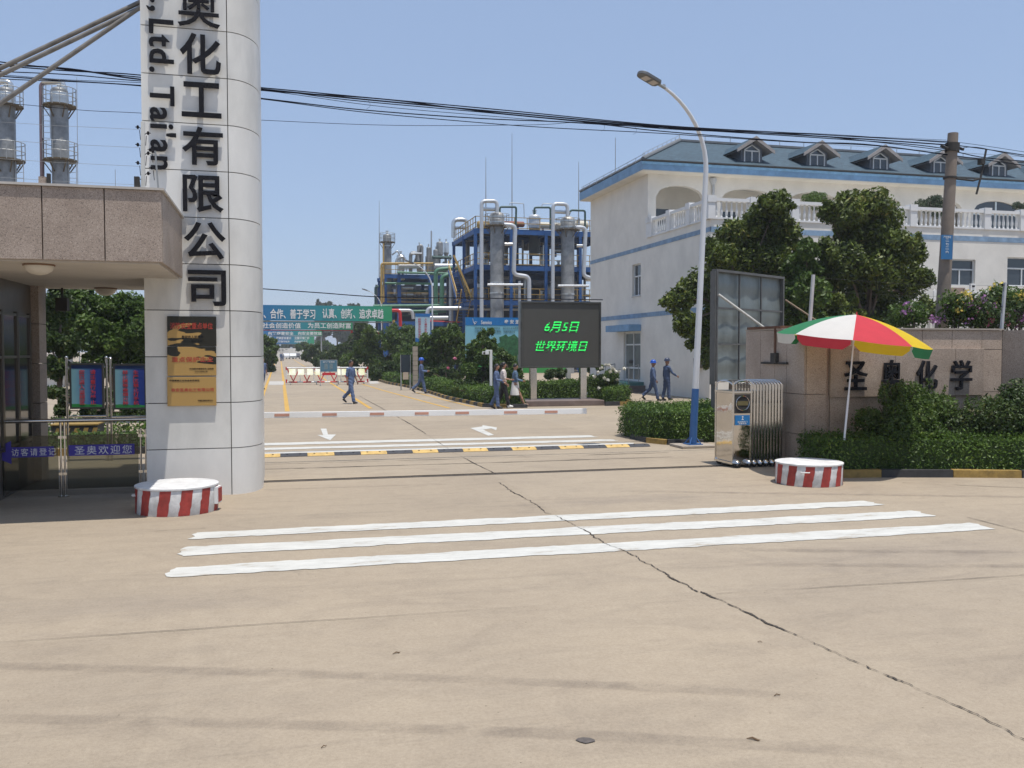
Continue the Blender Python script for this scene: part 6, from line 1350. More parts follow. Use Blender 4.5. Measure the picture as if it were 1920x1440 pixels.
# dark sheets added for shade behind the frames are built with each frame
# left pair of columns
for i, px in enumerate((21, 120)):
    Y = 62; x = vx(px, Y); D = (Vector((x, Y, 0))-_c).dot(_f)
    v = vessel(['silver column with two railed platforms, left of the pair above the lodge', 'silver column with two railed platforms, right of the pair above the lodge'][i], x, Y, 0, zz_(172, Y, px), .50, DULL, group='pair of columns above the lodge', dome=.55)
    ringdeck(v, x, Y, zz_(201, Y, px), .5, .95); ringdeck(v, x, Y, zz_(303, Y, px), .52, 1.0); ladder(v, x-.72, Y-.2, zz_(262, Y, px), zz_(201, Y, px)); ladder(v, x+.72, Y-.2, zz_(345, Y, px), zz_(303, Y, px))
    MB().lathe([(.53, zz_(200, Y, px)), (.53, zz_(176, Y, px)), (.3, zz_(168, Y, px)), (.05, zz_(166, Y, px))], (x, Y, 0), 24).build('cap', CHROME, v, smooth=True)
    pts = [P3(px-1, 170, Y), P3(px-1, 155, Y), P3(px-43, 155, Y), P3(px-43, 345, Y)]
    pts[3].z = 0; pipe(['rusty vapour pipe of the left column above the lodge', 'rusty vapour pipe of the right column above the lodge'][i], pts, .13, mat('rusty_purple', (.16, .11, .12), .7, var=.2), group='vapour pipes above the lodge')
    pp(['silver elbow on top of the left column', 'silver elbow on top of the right column'][i], [(px-1, 172), (px-1, 153.5), (px-41, 153.5)], Y-.01, .17, CHROME)
for px, y0, lab in ((144, 145, 'thin lightning rod right of the two left columns'), (216, 318, 'short distant rod above the canopy')):
    A = P3(px, 400, 60); B = P3(px, y0, 60); A.z = 0; props(MB().cyl(A, B, .03, .015, n=6).build('lightning_rod', GREYM, org=A), lab, 'rod', 'lightning rods')
# ================================================================ WHITE BUILDING
wb = thing('office_building', 'white two storey building with a teal roof, blue trim, arches and a balustraded terrace', 'building', (30, 45, 0))
XS, YF, Y3, YBK, XR = 18.5, 36.8, 43.9, 52.8, 60.0
ZB = 8.0
def holes_wall(m, u0, u1, z0, z1, holes, put, mi=0):
    """rectangular wall with rectangular holes [(ua,ub,za,zb)] split into boxes; put(ua,ub,za,zb,mi)"""
    us = sorted({u0, u1, *[h[0] for h in holes], *[h[1] for h in holes]}); 
    for a, b in zip(us, us[1:]):
        hs = sorted([h for h in holes if h[0] <= a+1e-6 and h[1] >= b-1e-6], key=lambda h: h[2]); z = z0
        for h in hs:
            if h[2] > z: put(a, b, z, h[2], mi)
            z = h[3]
        if z < z1: put(a, b, z, z1, mi)
# side wall (faces left) with small window and door
def sx_(px): return None
wa = gx(1185.5, 556, XS); wb_ = gx(1201.5, 493, XS)
da = gx(1169, 720, XS); db = gx(1201, 622, XS)
side_holes = [(wb_.y, wa.y, wa.z, wb_.z), (db.y, da.y, .55, db.z)]
side_holes = [(min(h[0], h[1]), max(h[0], h[1]), h[2], h[3]) for h in side_holes]
m = MB()
holes_wall(m, YF+.25, YBK, 0, ZB, side_holes, lambda a, b, c, d, mi: m.box(XS, XS+.25, a, b, c, d, mi))
m.box(XS, XS+.25, Y3+.301, YBK, ZB, 11.35)                      # upper side wall
# front wall second floor and below with windows
wins = []
def fw(px0, px1, y0, y1): a = gy(px0, y1, YF); b = gy(px1, y0, YF); return (a.x, b.x, a.z, b.z)
W1 = fw(1775, 1829, 487, 535); W2 = fw(1888, 1950, 484, 536)
wins = [(20.6, 22.2, 5.3, 6.6), (24.0, 25.6, 5.3, 6.6), (27.4, 29.0, 5.3, 6.6), W1, W2, (37.9, 39.5, 5.3, 6.6)] + [(20.6+3.3*k, 22.4+3.3*k, 1.0, 2.9) for k in range(7)]
holes_wall(m, XS, XR, 0, ZB, wins, lambda a, b, c, d, mi: m.box(a, b, YF, YF+.25, c, d, mi))
m.box(XS+.25, XR, YF+.25, Y3+2.2, ZB-.2, ZB-.01)           # terrace slab
m.build('wall', WALLW, wb)
# third floor facade with arches
arch = []; c0 = 20.3
for k in range(10): arch.append((c0+3.95*k, 1.35 if k == 0 else 1.62))
m = MB(); zt = 11.35; zs_ = 10.15; prev = XS
def arch_z(u, c, w): return zs_+.62*math.sqrt(max(0, 1-((u-c)/w)**2))
for c, w in arch:
    m.box(prev, c-w, Y3, Y3+.3, ZB, zt); N = 14
    for i in range(N):
        a = c-w+2*w*i/N; b = a+2*w/N; m.prism_xz([(a, arch_z(a, c, w)), (b, arch_z(b, c, w)), (b, zt), (a, zt)], Y3, Y3+.3)
    prev = c+w
m.box(prev, XR, Y3, Y3+.3, ZB, zt); m.box(XS+.25, XR, Y3+2.3, Y3+2.5, ZB, zt); m.box(XS+.25, XR, Y3+.3, Y3+2.3, 11.1, 11.3)
m.build('arcade_wall', WALLW, wb)
# arcade back wall windows, glazed arch
for k, (c, w) in enumerate(arch):
    if k == 5:
        gm = MB(); gm.box(c-w+.02, c+w-.02, Y3+.12, Y3+.15, ZB, 10.0); N = 12
        gm.prism_xz([(c-w+.02, 10.02)]+[(c-w+.03+(2*w-.06)*i/N, arch_z(c-w+.03+(2*w-.06)*i/N, c, w)-.02) for i in range(N+1)]+[(c+w-.02, 10.02)], Y3+.12, Y3+.15)
        g_ = gm.build('window', GLASS, wb); fm = MB(); fm.box(c-w, c+w, Y3+.08, Y3+.119, 9.98, 10.08); fm.box(c-.05, c+.05, Y3+.08, Y3+.119, ZB, 10.75); fm.box(c-w+.01, c+w-.01, Y3+.08, Y3+.119, 8.95, 9.02)
        for u in (-w/2, w/2): fm.box(c+u-.03, c+u+.03, Y3+.081, Y3+.118, ZB, 9.97)
        fm.build('frame', mat('window_frame', (.52, .60, .66), .4), g_)
    else:
        g_ = MB().box(c-.55, c+.55, Y3+2.26, Y3+2.299, 8.9, 9.9).build('window', GLASS, wb)
# window units
FRM = mat('window_white', (.62, .64, .64), .4)
def window(u0, u1, z0, z1, y, parent, rows=(.62,), cols=(.5,), reveal=.14, glass=GLASS, axis='y'):
    def bx(m, a, b, c, d, p, q):
        if axis == 'y': m.box(a, b, y+p, y+q, c, d)
        else: m.box(y+p, y+q, a, b, c, d)
    m = MB(); bx(m, u0, u1, z0, z1, reveal+.02, reveal+.04); g_ = m.build('window', glass, parent)
    m = MB(); f = .055
    bx(m, u0, u1, z1-f, z1, reveal-.03, reveal+.019); bx(m, u0, u1, z0, z0+f, reveal-.03, reveal+.019); bx(m, u0, u0+f, z0+f, z1-f, reveal-.03, reveal+.019); bx(m, u1-f, u1, z0+f, z1-f, reveal-.03, reveal+.019)
    zr = z1
    for r in rows: zr = z0+(z1-z0)*r; bx(m, u0+f, u1-f, zr-.035, zr+.035, reveal-.028, reveal+.018)
    for c in cols: uc = u0+(u1-u0)*c; bx(m, uc-.03, uc+.03, z0+f, (zr-.036) if rows else z1-f, reveal-.026, reveal+.017)
    m.build('frame', FRM, g_)
    m = MB(); bx(m, u0-.05, u1+.05, z0-.06, z0-.001, -.04, reveal-.031); m.build('sill', mat('sill_stone', (.48, .46, .42), .8), g_)
for h in wins: window(*h, YF, wb)
h = side_holes[0]; window(h[0], h[1], h[2], h[3], XS, wb, rows=(.62,), cols=(.5,), axis='x')
# door
h = side_holes[1]; d = MB(); d.box(XS+.14, XS+.17, h[0], h[1], .55, h[3]); dr = d.build('door', mat('door_glass', (.16, .18, .18), .15, var=.3, scale=1), wb)
m = MB(); zl = .55+(h[3]-.55)*.745; mid = (h[0]+h[1])/2
for yv in (h[0]+.03, mid, h[1]-.03): m.box(XS+.10, XS+.139, yv-.04, yv+.04, .55, h[3])
for zv in (.6, 1.25, zl, h[3]-.04): m.box(XS+.105, XS+.138, h[0], h[1], zv-.04, zv+.04)
m.build('frame', FRM, dr); MB().box(XS+.07, XS+.1, mid+.1, mid+.6, 1.5, 1.66).build('handle_plate', DARK, dr)
a = gx(1155, 620, XS); b = gx(1206, 607, XS)
MB().box(XS-.7, XS-.002, b.y+.3, a.y-.2, gx(1180, 621, XS-.3).z, gx(1180, 609, XS-.3).z).build('door_canopy', BLUET, wb)
m = MB()
for k in range(3): m.box(XS-1.9+.4*k, XS-.003, h[0]-.9+.2*k, h[1]+.8-.2*k, .18*k, .18*(k+1), 0 if k < 2 else 1)
m.build('steps', [mat('step_brown', (.12, .10, .09), .6), mat('step_teal', (.05, .16, .16), .5)], wb)
m = MB()
for yv in (h[1]+.55, h[0]-.5):
    for k in range(3): m.bar((XS-.3-.55*k, yv, .54-.1*k), (XS-.3-.55*k, yv, 1.45-.12*k), .03)
    m.bar((XS-.3, yv, 1.45), (XS-1.4, yv, 1.2), .04)
m.build('handrail', GREYM, wb)
# blue bands
BAND = mat('faded_blue_band', (.20, .30, .42), .8, var=.3, scale=2.5)
z_a = gx(1200, 462, XS).z
m = MB(); m.box(XS-.02, XS-.002, YF-.02, YBK, 7.45, 7.66); m.box(XS-.02, XR, YF-.02, YF-.002, 7.42, 7.66); m.build('upper_band', BAND, wb)
zl_ = gx(1180, 594, XS).z; m = MB(); m.box(XS-.02, XS-.002, YF-.02, YBK, zl_-.10, zl_+.13); m.box(XS-.02, XR, YF-.02, YF-.002, zl_-.10, zl_+.13); m.build('lower_band', BAND, wb)
# corner mailbox
p = gx(1313, 681, XS); props(MB().box(XS-.22, XS-.002, p.y-.28, p.y+.28, p.z-.22, p.z+.22).build('meter_box', mat('box_brown', (.15, .13, .10), .6), org=(XS-.1, p.y, p.z), bevel=.01), 'brown metal meter box on the white side wall beside the lamp pole', 'box')
# balustrade
bal = thing('tmp', '', '', (0, 0, 0)); bpy.data.objects.remove(bal)
ZR0, ZR1 = ZB+.0, 8.93
BALW = mat('balustrade_white', (.66, .66, .65), .6, var=.06)
m = MB(); nX = 11; piers = [(XS+2.07*k) for k in range(0, nX+8)]
for k, x in enumerate(piers):
    m.box(x-.17, x+.17, YF-.09, YF+.25, ZR0, ZR1+.06); m.box(x-.2, x+.2, YF-.12, YF+.28, ZR1-.2, ZR1+.10)
for a, b in zip(piers, piers[1:]): m.box(a+.201, b-.201, YF-.06, YF+.2, ZR1-.14, ZR1+.0); m.box(a+.171, b-.171, YF-.05, YF+.19, ZR0, ZR0+.08)
ysd = [YF+.0+2.2*k for k in range(0, 4)]
for yv in ysd[1:]+[Y3-.15]: m.box(XS-.09, XS+.25, yv-.17, yv+.17, ZR0, ZR1+.06); m.box(XS-.12, XS+.28, yv-.2, yv+.2, ZR1-.2, ZR1+.10)
for a, b in zip(ysd+[Y3-.15], (ysd+[Y3-.15])[1:]):
    if b-a > .6: m.box(XS-.06, XS+.2, a+.201, b-.201, ZR1-.14, ZR1); m.box(XS-.05, XS+.19, a+.171, b-.171, ZR0, ZR0+.08)
brl = m.build('balustrade', BALW, wb)
prof = [(.05, 0), (.055, .05), (.035, .08), (.062, .2), (.06, .3), (.035, .48), (.03, .6), (.05, .66), (.05, .71)]
bm_ = MB(); bm_.lathe(prof, (0, 0, 0), 8); bme = bm_.mesh('baluster', True)
def baluster(x, y):
    o = bpy.data.objects.new('baluster', bme); COL.objects.link(o); o.parent = brl; o.location = Vector((x, y, ZR0+.08))-ORG[brl.name]
bme.materials.append(BALW)
vis = 0
for k in range(0, 10):
    a, b = piers[k], piers[k+1]
    for i in range(7): baluster(a+(b-a)*(i+1.15)/8.3, YF+.07); vis += 1
for a, b in zip(ysd, ysd[1:]+[Y3-.15]):
    if b-a < .6: continue
    for i in range(7): baluster(XS+.07, a+(b-a)*(i+1.15)/8.3)
# roof (hip) with fascia
OX, OY = 17.88, 43.1; ZE = 11.85; RY = 48.35; RX = 22.3; RZ = 14.15; BY = 53.0
m = MB(); m.add([(OX, OY, ZE), (XR, OY, ZE), (XR, RY, RZ), (RX, RY, RZ)], [(0, 1, 2, 3)]); m.add([(OX, BY, ZE), (OX, OY, ZE), (RX, RY, RZ)], [(0, 1, 2)]); m.add([(XR, BY, ZE), (OX, BY, ZE), (RX, RY, RZ), (XR, RY, RZ)], [(0, 1, 2, 3)])
rf = m.build('roof', SLATE, wb)
def slate_nodes():
    n = SLATE.node_tree; p = n.nodes['Principled BSDF']; L = n.links.new; tc = n.nodes.new('ShaderNodeTexCoord')
    mp = n.nodes.new('ShaderNodeMapping'); mp.inputs['Rotation'].default_value = (math.radians(90), 0, 0); L(tc.outputs['Object'], mp.inputs[0])
    br = n.nodes.new('ShaderNodeTexBrick'); br.inputs['Scale'].default_value = 1; br.inputs['Brick Width'].default_value = .45; br.inputs['Row Height'].default_value = .13; br.inputs['Mortar Size'].default_value = .012
    br.inputs['Color1'].default_value = (1, 1, 1, 1); br.inputs['Color2'].default_value = (.72, .75, .78, 1); br.inputs['Mortar'].default_value = (.4, .4, .4, 1); L(mp.outputs[0], br.inputs[0])
    old = p.inputs['Base Color'].links[0].from_socket; mx = n.nodes.new('ShaderNodeMix'); mx.data_type = 'RGBA'; mx.blend_type = 'MULTIPLY'; mx.inputs[0].default_value = 1; L(old, mx.inputs[6]); L(br.outputs[0], mx.inputs[7]); L(mx.outputs[2], p.inputs['Base Color'])
slate_nodes()
m = MB(); e = .03
m.box(OX, XR, OY, OY+.9, 11.30, 11.34); m.box(OX, OX+.9, OY+.9, BY, 11.30, 11.34); m.build('eaves_soffit', WALLW, rf)
m = MB(); m.box(OX-e, XR, OY-e-.05, OY-.002, 11.34, 11.62); m.box(OX-e, OX-.002, OY-.001, BY, 11.34, 11.80); m.build('fascia', BLUET, rf)
m = MB(); m.box(OX-.06, XR, OY-.13, OY-.002, 11.62, 11.74); m.build('fascia_moulding', mat('light_blue_trim', (.22, .42, .62), .7, var=.2), rf)
m = MB(); m.box(OX-.08, XR, OY-.2, OY-.01, 11.76, 11.83); m.build('gutter', DARK, rf)
m = MB(); 
for A, B in (((OX, OY, ZE+.04), (RX, RY, RZ+.06)), ((OX, BY, ZE+.04), (RX, RY, RZ+.06)), ((RX, RY, RZ+.06), (XR, RY, RZ+.06))):
    A = Vector(A); B = Vector(B); n = int((B-A).length/.35)
    if n > 40: m.bar(A, B, .2, .12); continue
    for k in range(n): m.tube([A.lerp(B, k/n), A.lerp(B, (k+1.1)/n)], [.10, .13], 8)
m.build('ridge_tiles', mat('ridge_grey', (.14, .15, .16), .8), rf)
m = MB()
for k in range(18): x = RX+k*1.6; m.bar((x, RY, RZ), (x, RY, RZ+.38), .025)
m.bar((RX, RY, RZ+.38), (RX+28, RY, RZ+.38), .022)
for k in range(8): q = Vector((OX, OY, ZE)).lerp(Vector((RX, RY, RZ)), k/8); m.bar(q, q+Vector((0, 0, .3)), .022)
m.bar((OX, OY, ZE+.3), (RX, RY, RZ+.35), .02); q = Vector((OX, BY, ZE)); 
for k in range(9): y = OY+k*1.2; m.bar((OX+.1, y, ZE), (OX+.1, y, ZE+.3), .022)
m.bar((OX+.1, OY, ZE+.3), (OX+.1, BY, ZE+.3), .02); m.build('lightning_wire', GREYM, rf)
# dormers
def roofz(y): return ZE+(RZ-ZE)*(y-OY)/(RY-OY)
DGREY = mat('dormer_grey', (.12, .14, .17), .8, var=.15); DTRIM = mat('dormer_trim', (.27, .25, .24), .8, var=.15)
for k in range(9):
    cx = 24.45+3.93*k; yf = 44.0; zf = roofz(yf)
    t = MB(); t.prism_xz([(cx-.62, zf-.1), (cx+.62, zf-.1), (cx+.62, 12.95), (cx, 13.32), (cx-.62, 12.95)], yf, yf+2.4); dm = t.build('dormer', DGREY, wb)
    m = MB(); yo = yf-.45
    for s in (-1, 1):
        m.add([(cx, yo, 13.48), (cx+s*1.05, yo, 12.78), (cx+s*1.05, yf+2.2, 12.78+.0), (cx, yf+3.6, 13.48)], [(0, 1, 2, 3) if s < 0 else (3, 2, 1, 0)], 0)
        m.add([(cx, yo, 13.38), (cx+s*1.03, yo, 12.68), (cx+s*1.03, yf+2.2, 12.68), (cx, yf+3.6, 13.38)], [(3, 2, 1, 0) if s < 0 else (0, 1, 2, 3)], 1)
        m.prism_xz([(cx, 13.50), (cx+s*1.1, 12.78), (cx+s*1.1, 12.60), (cx, 13.28)], yo-.06, yo-.002, 1)
    m.build('dormer_roof', [SLATE, DTRIM], dm)
    g_ = MB().prism_xz([(cx-.42, 12.24), (cx+.42, 12.24), (cx+.42, 12.82), (cx, 13.08), (cx-.42, 12.82)], yf-.03, yf-.002).build('window', GLASS, dm)
    m = MB(); m.box(cx-.47, cx-.40, yf-.06, yf-.031, 12.2, 12.84); m.box(cx+.40, cx+.47, yf-.06, yf-.031, 12.2, 12.84); m.box(cx-.035, cx+.035, yf-.06, yf-.031, 12.25, 12.76); m.box(cx-.40, cx+.40, yf-.06, yf-.031, 12.76, 12.83); m.box(cx-.47, cx+.47, yf-.07, yf-.0311, 12.14, 12.199)
    for s in (-1, 1): m.bar((cx+s*.44, yf-.045, 12.84), (cx, yf-.045, 13.1), .028, .06)
    m.build('frame', FRM, dm)
p = gy(1337, 335, Y3-.05); m = MB(); m.cyl((p.x, Y3-.09, ZB+.3), (p.x, Y3-.09, p.z-.3), .07, n=10); m.lathe([(.08, -.35), (.2, -.1), (.2, 0)], p, 10); m.build('downpipe', mat('downpipe', (.42, .44, .46), .5), wb, smooth=True)
# porch parapet with pickets in front of the building
YPk = 33.5; pk = thing('picket_fence', 'white picket balusters and a beige parapet at the foot of the building, behind the flowers', 'fence', (X_at(1850, YPk), YPk, 0))
a = gy(1745, 585, YPk); b = gy(1920, 540, YPk)
m = MB(); m.box(a.x, b.x+3, YPk, YPk+.2, b.z-.12, b.z+.05); m.box(a.x, b.x+3, YPk, YPk+.2, 0, a.z-.4); m.build('rail', WALLW, pk)
x = a.x+.1
while x < b.x+2.5:
    z1 = gy(1850, 544, YPk).z
    MB().prism_xz([(x, a.z-.4), (x+.11, a.z-.4), (x+.11, z1-.08), (x+.055, z1), (x, z1-.08)], YPk-.06, YPk-.01).build('picket', WHITE, pk); x += .19
q = gy(1800, 545, 32); props(MB().box(q.x-.5, q.x+.25, 32, 32.4, q.z-.25, q.z+.12).build('equipment_box', mat('box_pink', (.30, .22, .18), .8), org=q), 'pinkish metal box behind the flowers right of the utility pole', 'box')
q = gy(1825, 537, 31.5); m = MB(); m.box(q.x-.12, q.x+.12, 31.5, 31.6, q.z-.18, q.z+.12, 0); m.box(q.x-.06, q.x+.06, 31.48, 31.499, q.z-.03, q.z+.04, 1); m.bar((q.x, 31.55, 0), (q.x, 31.55, q.z-.18), .05, mi=0); props(m.build('small_sign', [WHITE, BLACK], org=q), 'small white plate with a dark mark above the purple flowers', 'sign')

# ================================================================ PEOPLE
SKIN = mat('skin', (.36, .19, .12), .55, var=.08); SKIND = mat('tanned_skin', (.26, .13, .08), .55, var=.08)
HAIR = mat('black_hair', (.012, .010, .009), .5); SHOE = mat('dark_shoe', (.025, .02, .018), .5); EYE = mat('eye_dark', (.02, .015, .012), .3); LIP = mat('lips', (.25, .08, .06), .5)
CBL = mat('work_blue', (.085, .125, .225), .85, var=.25, scale=5); CBD = mat('work_blue_dark', (.055, .085, .16), .85, var=.25, scale=5)
def person(label, loc, facing, h=1.7, legs=((14, 6), (-14, 22)), arms=((-12, 20), (12, 20)), top=CBL, bottom=CBL, sleeve='long', skin=SKIN, hair='short', helmet=None, skirt=None, shoes=SHOE, female=False, head_turn=0, abd=(9, 9), bag=None, cap=False, stout=1.0, group=None):
    """legs: (hip swing forward, knee bend) right, left; arms: (swing forward, elbow bend)"""
    t = thing('person', label, 'person', loc, facing, group)      # local frame: faces -Y when facing=0
    S = h/1.72; F = Vector((0, -1, 0))
    hipz = .90; parts = []; segs = []
    tor = [(.80, .165, .12), (.88, .185, .135), (.97, .178, .13), (1.08, .168*stout, .125*stout), (1.20, .178, .130), (1.31, .188, .126), (1.39, .175, .105), (1.435, .10, .07), (1.47, .058, .058), (1.54, .052, .055)]
    if female: tor = [(z, rx*(.90 if z > 1.1 else 1.0)*(.9 if 1.0 < z < 1.15 else 1), ry*.95) for z, rx, ry in tor]
    body = MB(); n = 18; vs = []; fs = []
    for z, rx, ry in tor:
        for k in range(n): a = 2*math.pi*k/n; vs.append((rx*math.cos(a), ry*math.sin(a), z))
    for i in range(len(tor)-1):
        for k in range(n): fs.append((i*n+k, i*n+(k+1) % n, (i+1)*n+(k+1) % n, (i+1)*n+k))
    fs += [tuple(range(n))[::-1], tuple(range((len(tor)-1)*n, len(tor)*n))]; body.add(vs, fs)
    def sw(p, L, ang): a = math.radians(ang); return p+Vector((0, -math.sin(a)*L, -math.cos(a)*L))
    feet = []; low = 9
    for s, (hs, kb) in zip((-1, 1), legs):
        H0 = Vector((s*.088, 0, .90)); K = sw(H0, .43, hs); An = sw(K, .42, hs-kb); K2 = K
        r = (.102, .088, .076, .070) if bottom is not None and not skirt else (.085, .06, .05, .036)
        body.tube([H0+Vector((0, 0, .02)), H0.lerp(K, .5), K, K.lerp(An, .45), An], [r[0], r[1]+.006, r[2], r[1]*.85, r[3]], 12)
        fa = math.radians(max(-60, (hs-kb)*.8)); fd = Vector((s*.12, -math.cos(fa), math.sin(fa) if hs-kb < 0 else .1)).normalized() if True else F
        if hs-kb < -5: fd = Vector((s*.1, -math.cos(math.radians(-(hs-kb)*.9)), -math.sin(math.radians(-(hs-kb)*.9)))).normalized()
        else: fd = Vector((s*.12, -1, .05)).normalized()
        heel = An+Vector((0, .03, -.055)); toe = An+fd*.19+Vector((0, 0, -.055)); feet.append((heel, toe)); body.tube([heel, heel.lerp(toe, .5)+Vector((0, 0, .012)), toe], [.042, .046, .03], 10)
        segs += [(H0, K, .07, 'bot'), (K, K.lerp(An, .9), .05, 'bot' if not skirt else 'skin'), (heel, toe, .05, 'shoe')]
        low = min(low, heel.z-.042, toe.z-.03)
    hands = []
    for s, (as_, eb), ab in zip((-1, 1), arms, abd):
        shx = .185 if not female else .165; Sh = Vector((s*shx, 0, 1.385)); b_ = math.radians(ab)
        def d_(ang): a = math.radians(ang); return Vector((s*math.sin(b_)*math.cos(a), -math.sin(a), -math.cos(a)*math.cos(b_))).normalized()
        E_ = Sh+d_(as_)*.285; d2 = d_(as_+eb); d2 = (d2+Vector((-s*.25*math.sin(math.radians(eb)), 0, 0))).normalized(); Wr = E_+d2*.24; palm = Wr+d2*.085
        k = .92 if female else 1
        body.tube([Vector((s*.09, 0, 1.40)), Sh, Sh.lerp(E_, .5), E_], [.065, .070*k, .060*k, .052*k], 12)
        fr = .050 if sleeve == 'long' else .037; body.tube([E_, E_.lerp(Wr, .3), Wr], [fr, fr*1.02, fr*.72], 12)
        body.tube([Wr, Wr.lerp(palm, .5), palm], [.024, .032, .028], 10)
        segs += [(Sh, E_.lerp(Sh, .0), .05, 'top'), (E_, Wr.lerp(E_, .06), .04, 'top' if sleeve == 'long' else 'skin'), (Wr, palm+d2*.08, .03, 'skin')]
        hands.append((Wr, palm, d2, s))
    hc = Vector((0, -.012, 1.625)); body.ell(hc, .078, .096, .116, 18, 12); body.ell(hc+Vector((0, -.030, -.058)), .056, .060, .052, 12, 8)
    body.tube([hc+Vector((0, -.085, .02)), hc+Vector((0, -.108, -.012)), hc+Vector((0, -.09, -.028))], [.010, .016, .010], 8)
    for s in (-1, 1): body.ell(hc+Vector((s*.074, .01, -.005)), .012, .02, .032, 8, 6)
    segs += [(Vector((0, 0, .95)), Vector((0, 0, 1.42)), .14, 'top'), (Vector((0, 0, .84)), Vector((0, 0, .93)), .15, 'bot'), (Vector((0, 0, 1.50)), hc, .07, 'skin')]
    me = body.mesh('body_src'); o = bpy.data.objects.new('tmp_body', me); COL.objects.link(o)
    r = o.modifiers.new('r', 'REMESH'); r.mode = 'VOXEL'; r.voxel_size = .014; sm = o.modifiers.new('s', 'SMOOTH'); sm.iterations = 2; sm.factor = .5
    bpy.context.view_layer.update(); bm2 = bpy.data.meshes.new_from_object(o.evaluated_get(bpy.context.evaluated_depsgraph_get())); bpy.data.objects.remove(o)
    nv = len(bm2.vertices); nf = len(bm2.polygons); co = np.empty(nv*3); bm2.vertices.foreach_get('co', co); co = co.reshape(-1, 3)
    # soft cloth folds
    co += 0.004*np.column_stack([np.sin(co[:, 2]*46+co[:, 0]*30), np.sin(co[:, 2]*38+co[:, 0]*25), 0*co[:, 0]])*((co[:, 2] < 1.4) & (co[:, 2] > .1))[:, None]
    bm2.vertices.foreach_set('co', co.ravel())
    ct = np.empty(nf*3); bm2.polygons.foreach_get('center', ct); ct = ct.reshape(-1, 3); best = np.full(nf, 1e9); idx = np.zeros(nf, int); slot = {'top': 0, 'bot': 1, 'skin': 2, 'shoe': 3}
    for a, b, rr, tg in segs:
        a = np.array(a); b = np.array(b); ab = b-a; L2 = max(1e-9, ab@ab); tt = np.clip(((ct-a)@ab)/L2, 0, 1); dist = np.linalg.norm(ct-a-tt[:, None]*ab, axis=1)-rr
        mk = dist < best; best[mk] = dist[mk]; idx[mk] = slot[tg]
    # sleeves: upper arm belongs to the shirt
    for (Wr, palm, d2, s) in hands: pass
    idx[(ct[:, 2] > 1.455) & (np.abs(ct[:, 0]) < .12)] = 2
    bm2.polygons.foreach_set('material_index', idx); bm2.polygons.foreach_set('use_smooth', [True]*nf)
    src = [list(v.co) for v in bm2.vertices]; b3 = MB(); b3.v = [tuple(c) for c in src]; b3.f = [list(p.vertices) for p in bm2.polygons]; b3.m = list(map(int, idx))
    bpy.data.meshes.remove(bm2)
    for Wr, palm, d2, s in hands:     # five fingers each, curled
        side = Vector((0, -1, 0)); side = (side-d2*side.dot(d2)).normalized(); inn = d2.cross(side)*(-s)
        if inn.x*s > 0: inn = -inn
        for j, (off, L_) in enumerate(((-.027, .058), (-.009, .072), (.009, .076), (.026, .068))):
            p0 = palm+side*(-off)-d2*.01; b3.tube([p0, p0+d2*L_*.55+inn*.008, p0+d2*L_*.85+inn*.03], [.0095, .009, .007], 6, mi=2)
        p0 = Wr+d2*.035+side*.028; b3.tube([p0, p0+side*.022+d2*.022, p0+side*.022+d2*.055+inn*.012], [.011, .010, .008], 6, mi=2)
    for s in (-1, 1): b3.ell(hc+Vector((s*.028, -.089, .008)), .011, .006, .006, 8, 6, mi=4); b3.ell(hc+Vector((s*.028, -.092, .026)), .016, .004, .003, 8, 6, mi=4)
    b3.ell(hc+Vector((0, -.094, -.052)), .022, .006, .007, 8, 6, mi=5)
    Mz = Matrix.Scale(S, 4) @ Matrix.Translation((0, 0, -low))
    me = b3.mesh('body', True, 80); me.transform(Mz); bo = link('body', me, [top, bottom or skin, skin, shoes, EYE, LIP], t, local=True)
    def child(name, mb, mt, smooth=True):
        me = mb.mesh(name, smooth, 60); me.transform(Mz); return link(name, me, mt, t, local=True)
    if hair in ('short', 'bob', 'pony'):
        m = MB(); nv_ = 10; nu_ = 20; vs = []; fs = []
        for i in range(nv_+1):
            th = math.pi*.56*i/nv_
            for k in range(nu_):
                a = 2*math.pi*k/nu_; front = max(0, -math.sin(a)); th2 = th*(1-.42*front)
                if hair != 'short': th2 = th*(1-.42*front)*1.25 if front < .3 else th*(1-.40*front)
                rr = 1.13+.02*math.sin(7*a); vs.append(hc+Vector((.074*rr*math.sin(th2)*math.cos(a), .093*rr*math.sin(th2)*math.sin(a)+.006, .115*rr*math.cos(th2))))
        for i in range(nv_):
            for k in range(nu_): fs.append((i*nu_+k, (i+1)*nu_+k, (i+1)*nu_+(k+1) % nu_, i*nu_+(k+1) % nu_))
        m.add(vs, fs)
        if hair == 'pony': m.tube([hc+Vector((0, .09, .03)), hc+Vector((0, .14, .0)), hc+Vector((0, .13, -.12)), hc+Vector((0, .11, -.2))], [.025, .035, .03, .008], 10)
        if hair == 'bob': m.tube([hc+Vector((0, .05, -.02)), hc+Vector((0, .07, -.08)), hc+Vector((0, .06, -.14))], [.07, .065, .05], 12)
        child('hair', m, HAIR)
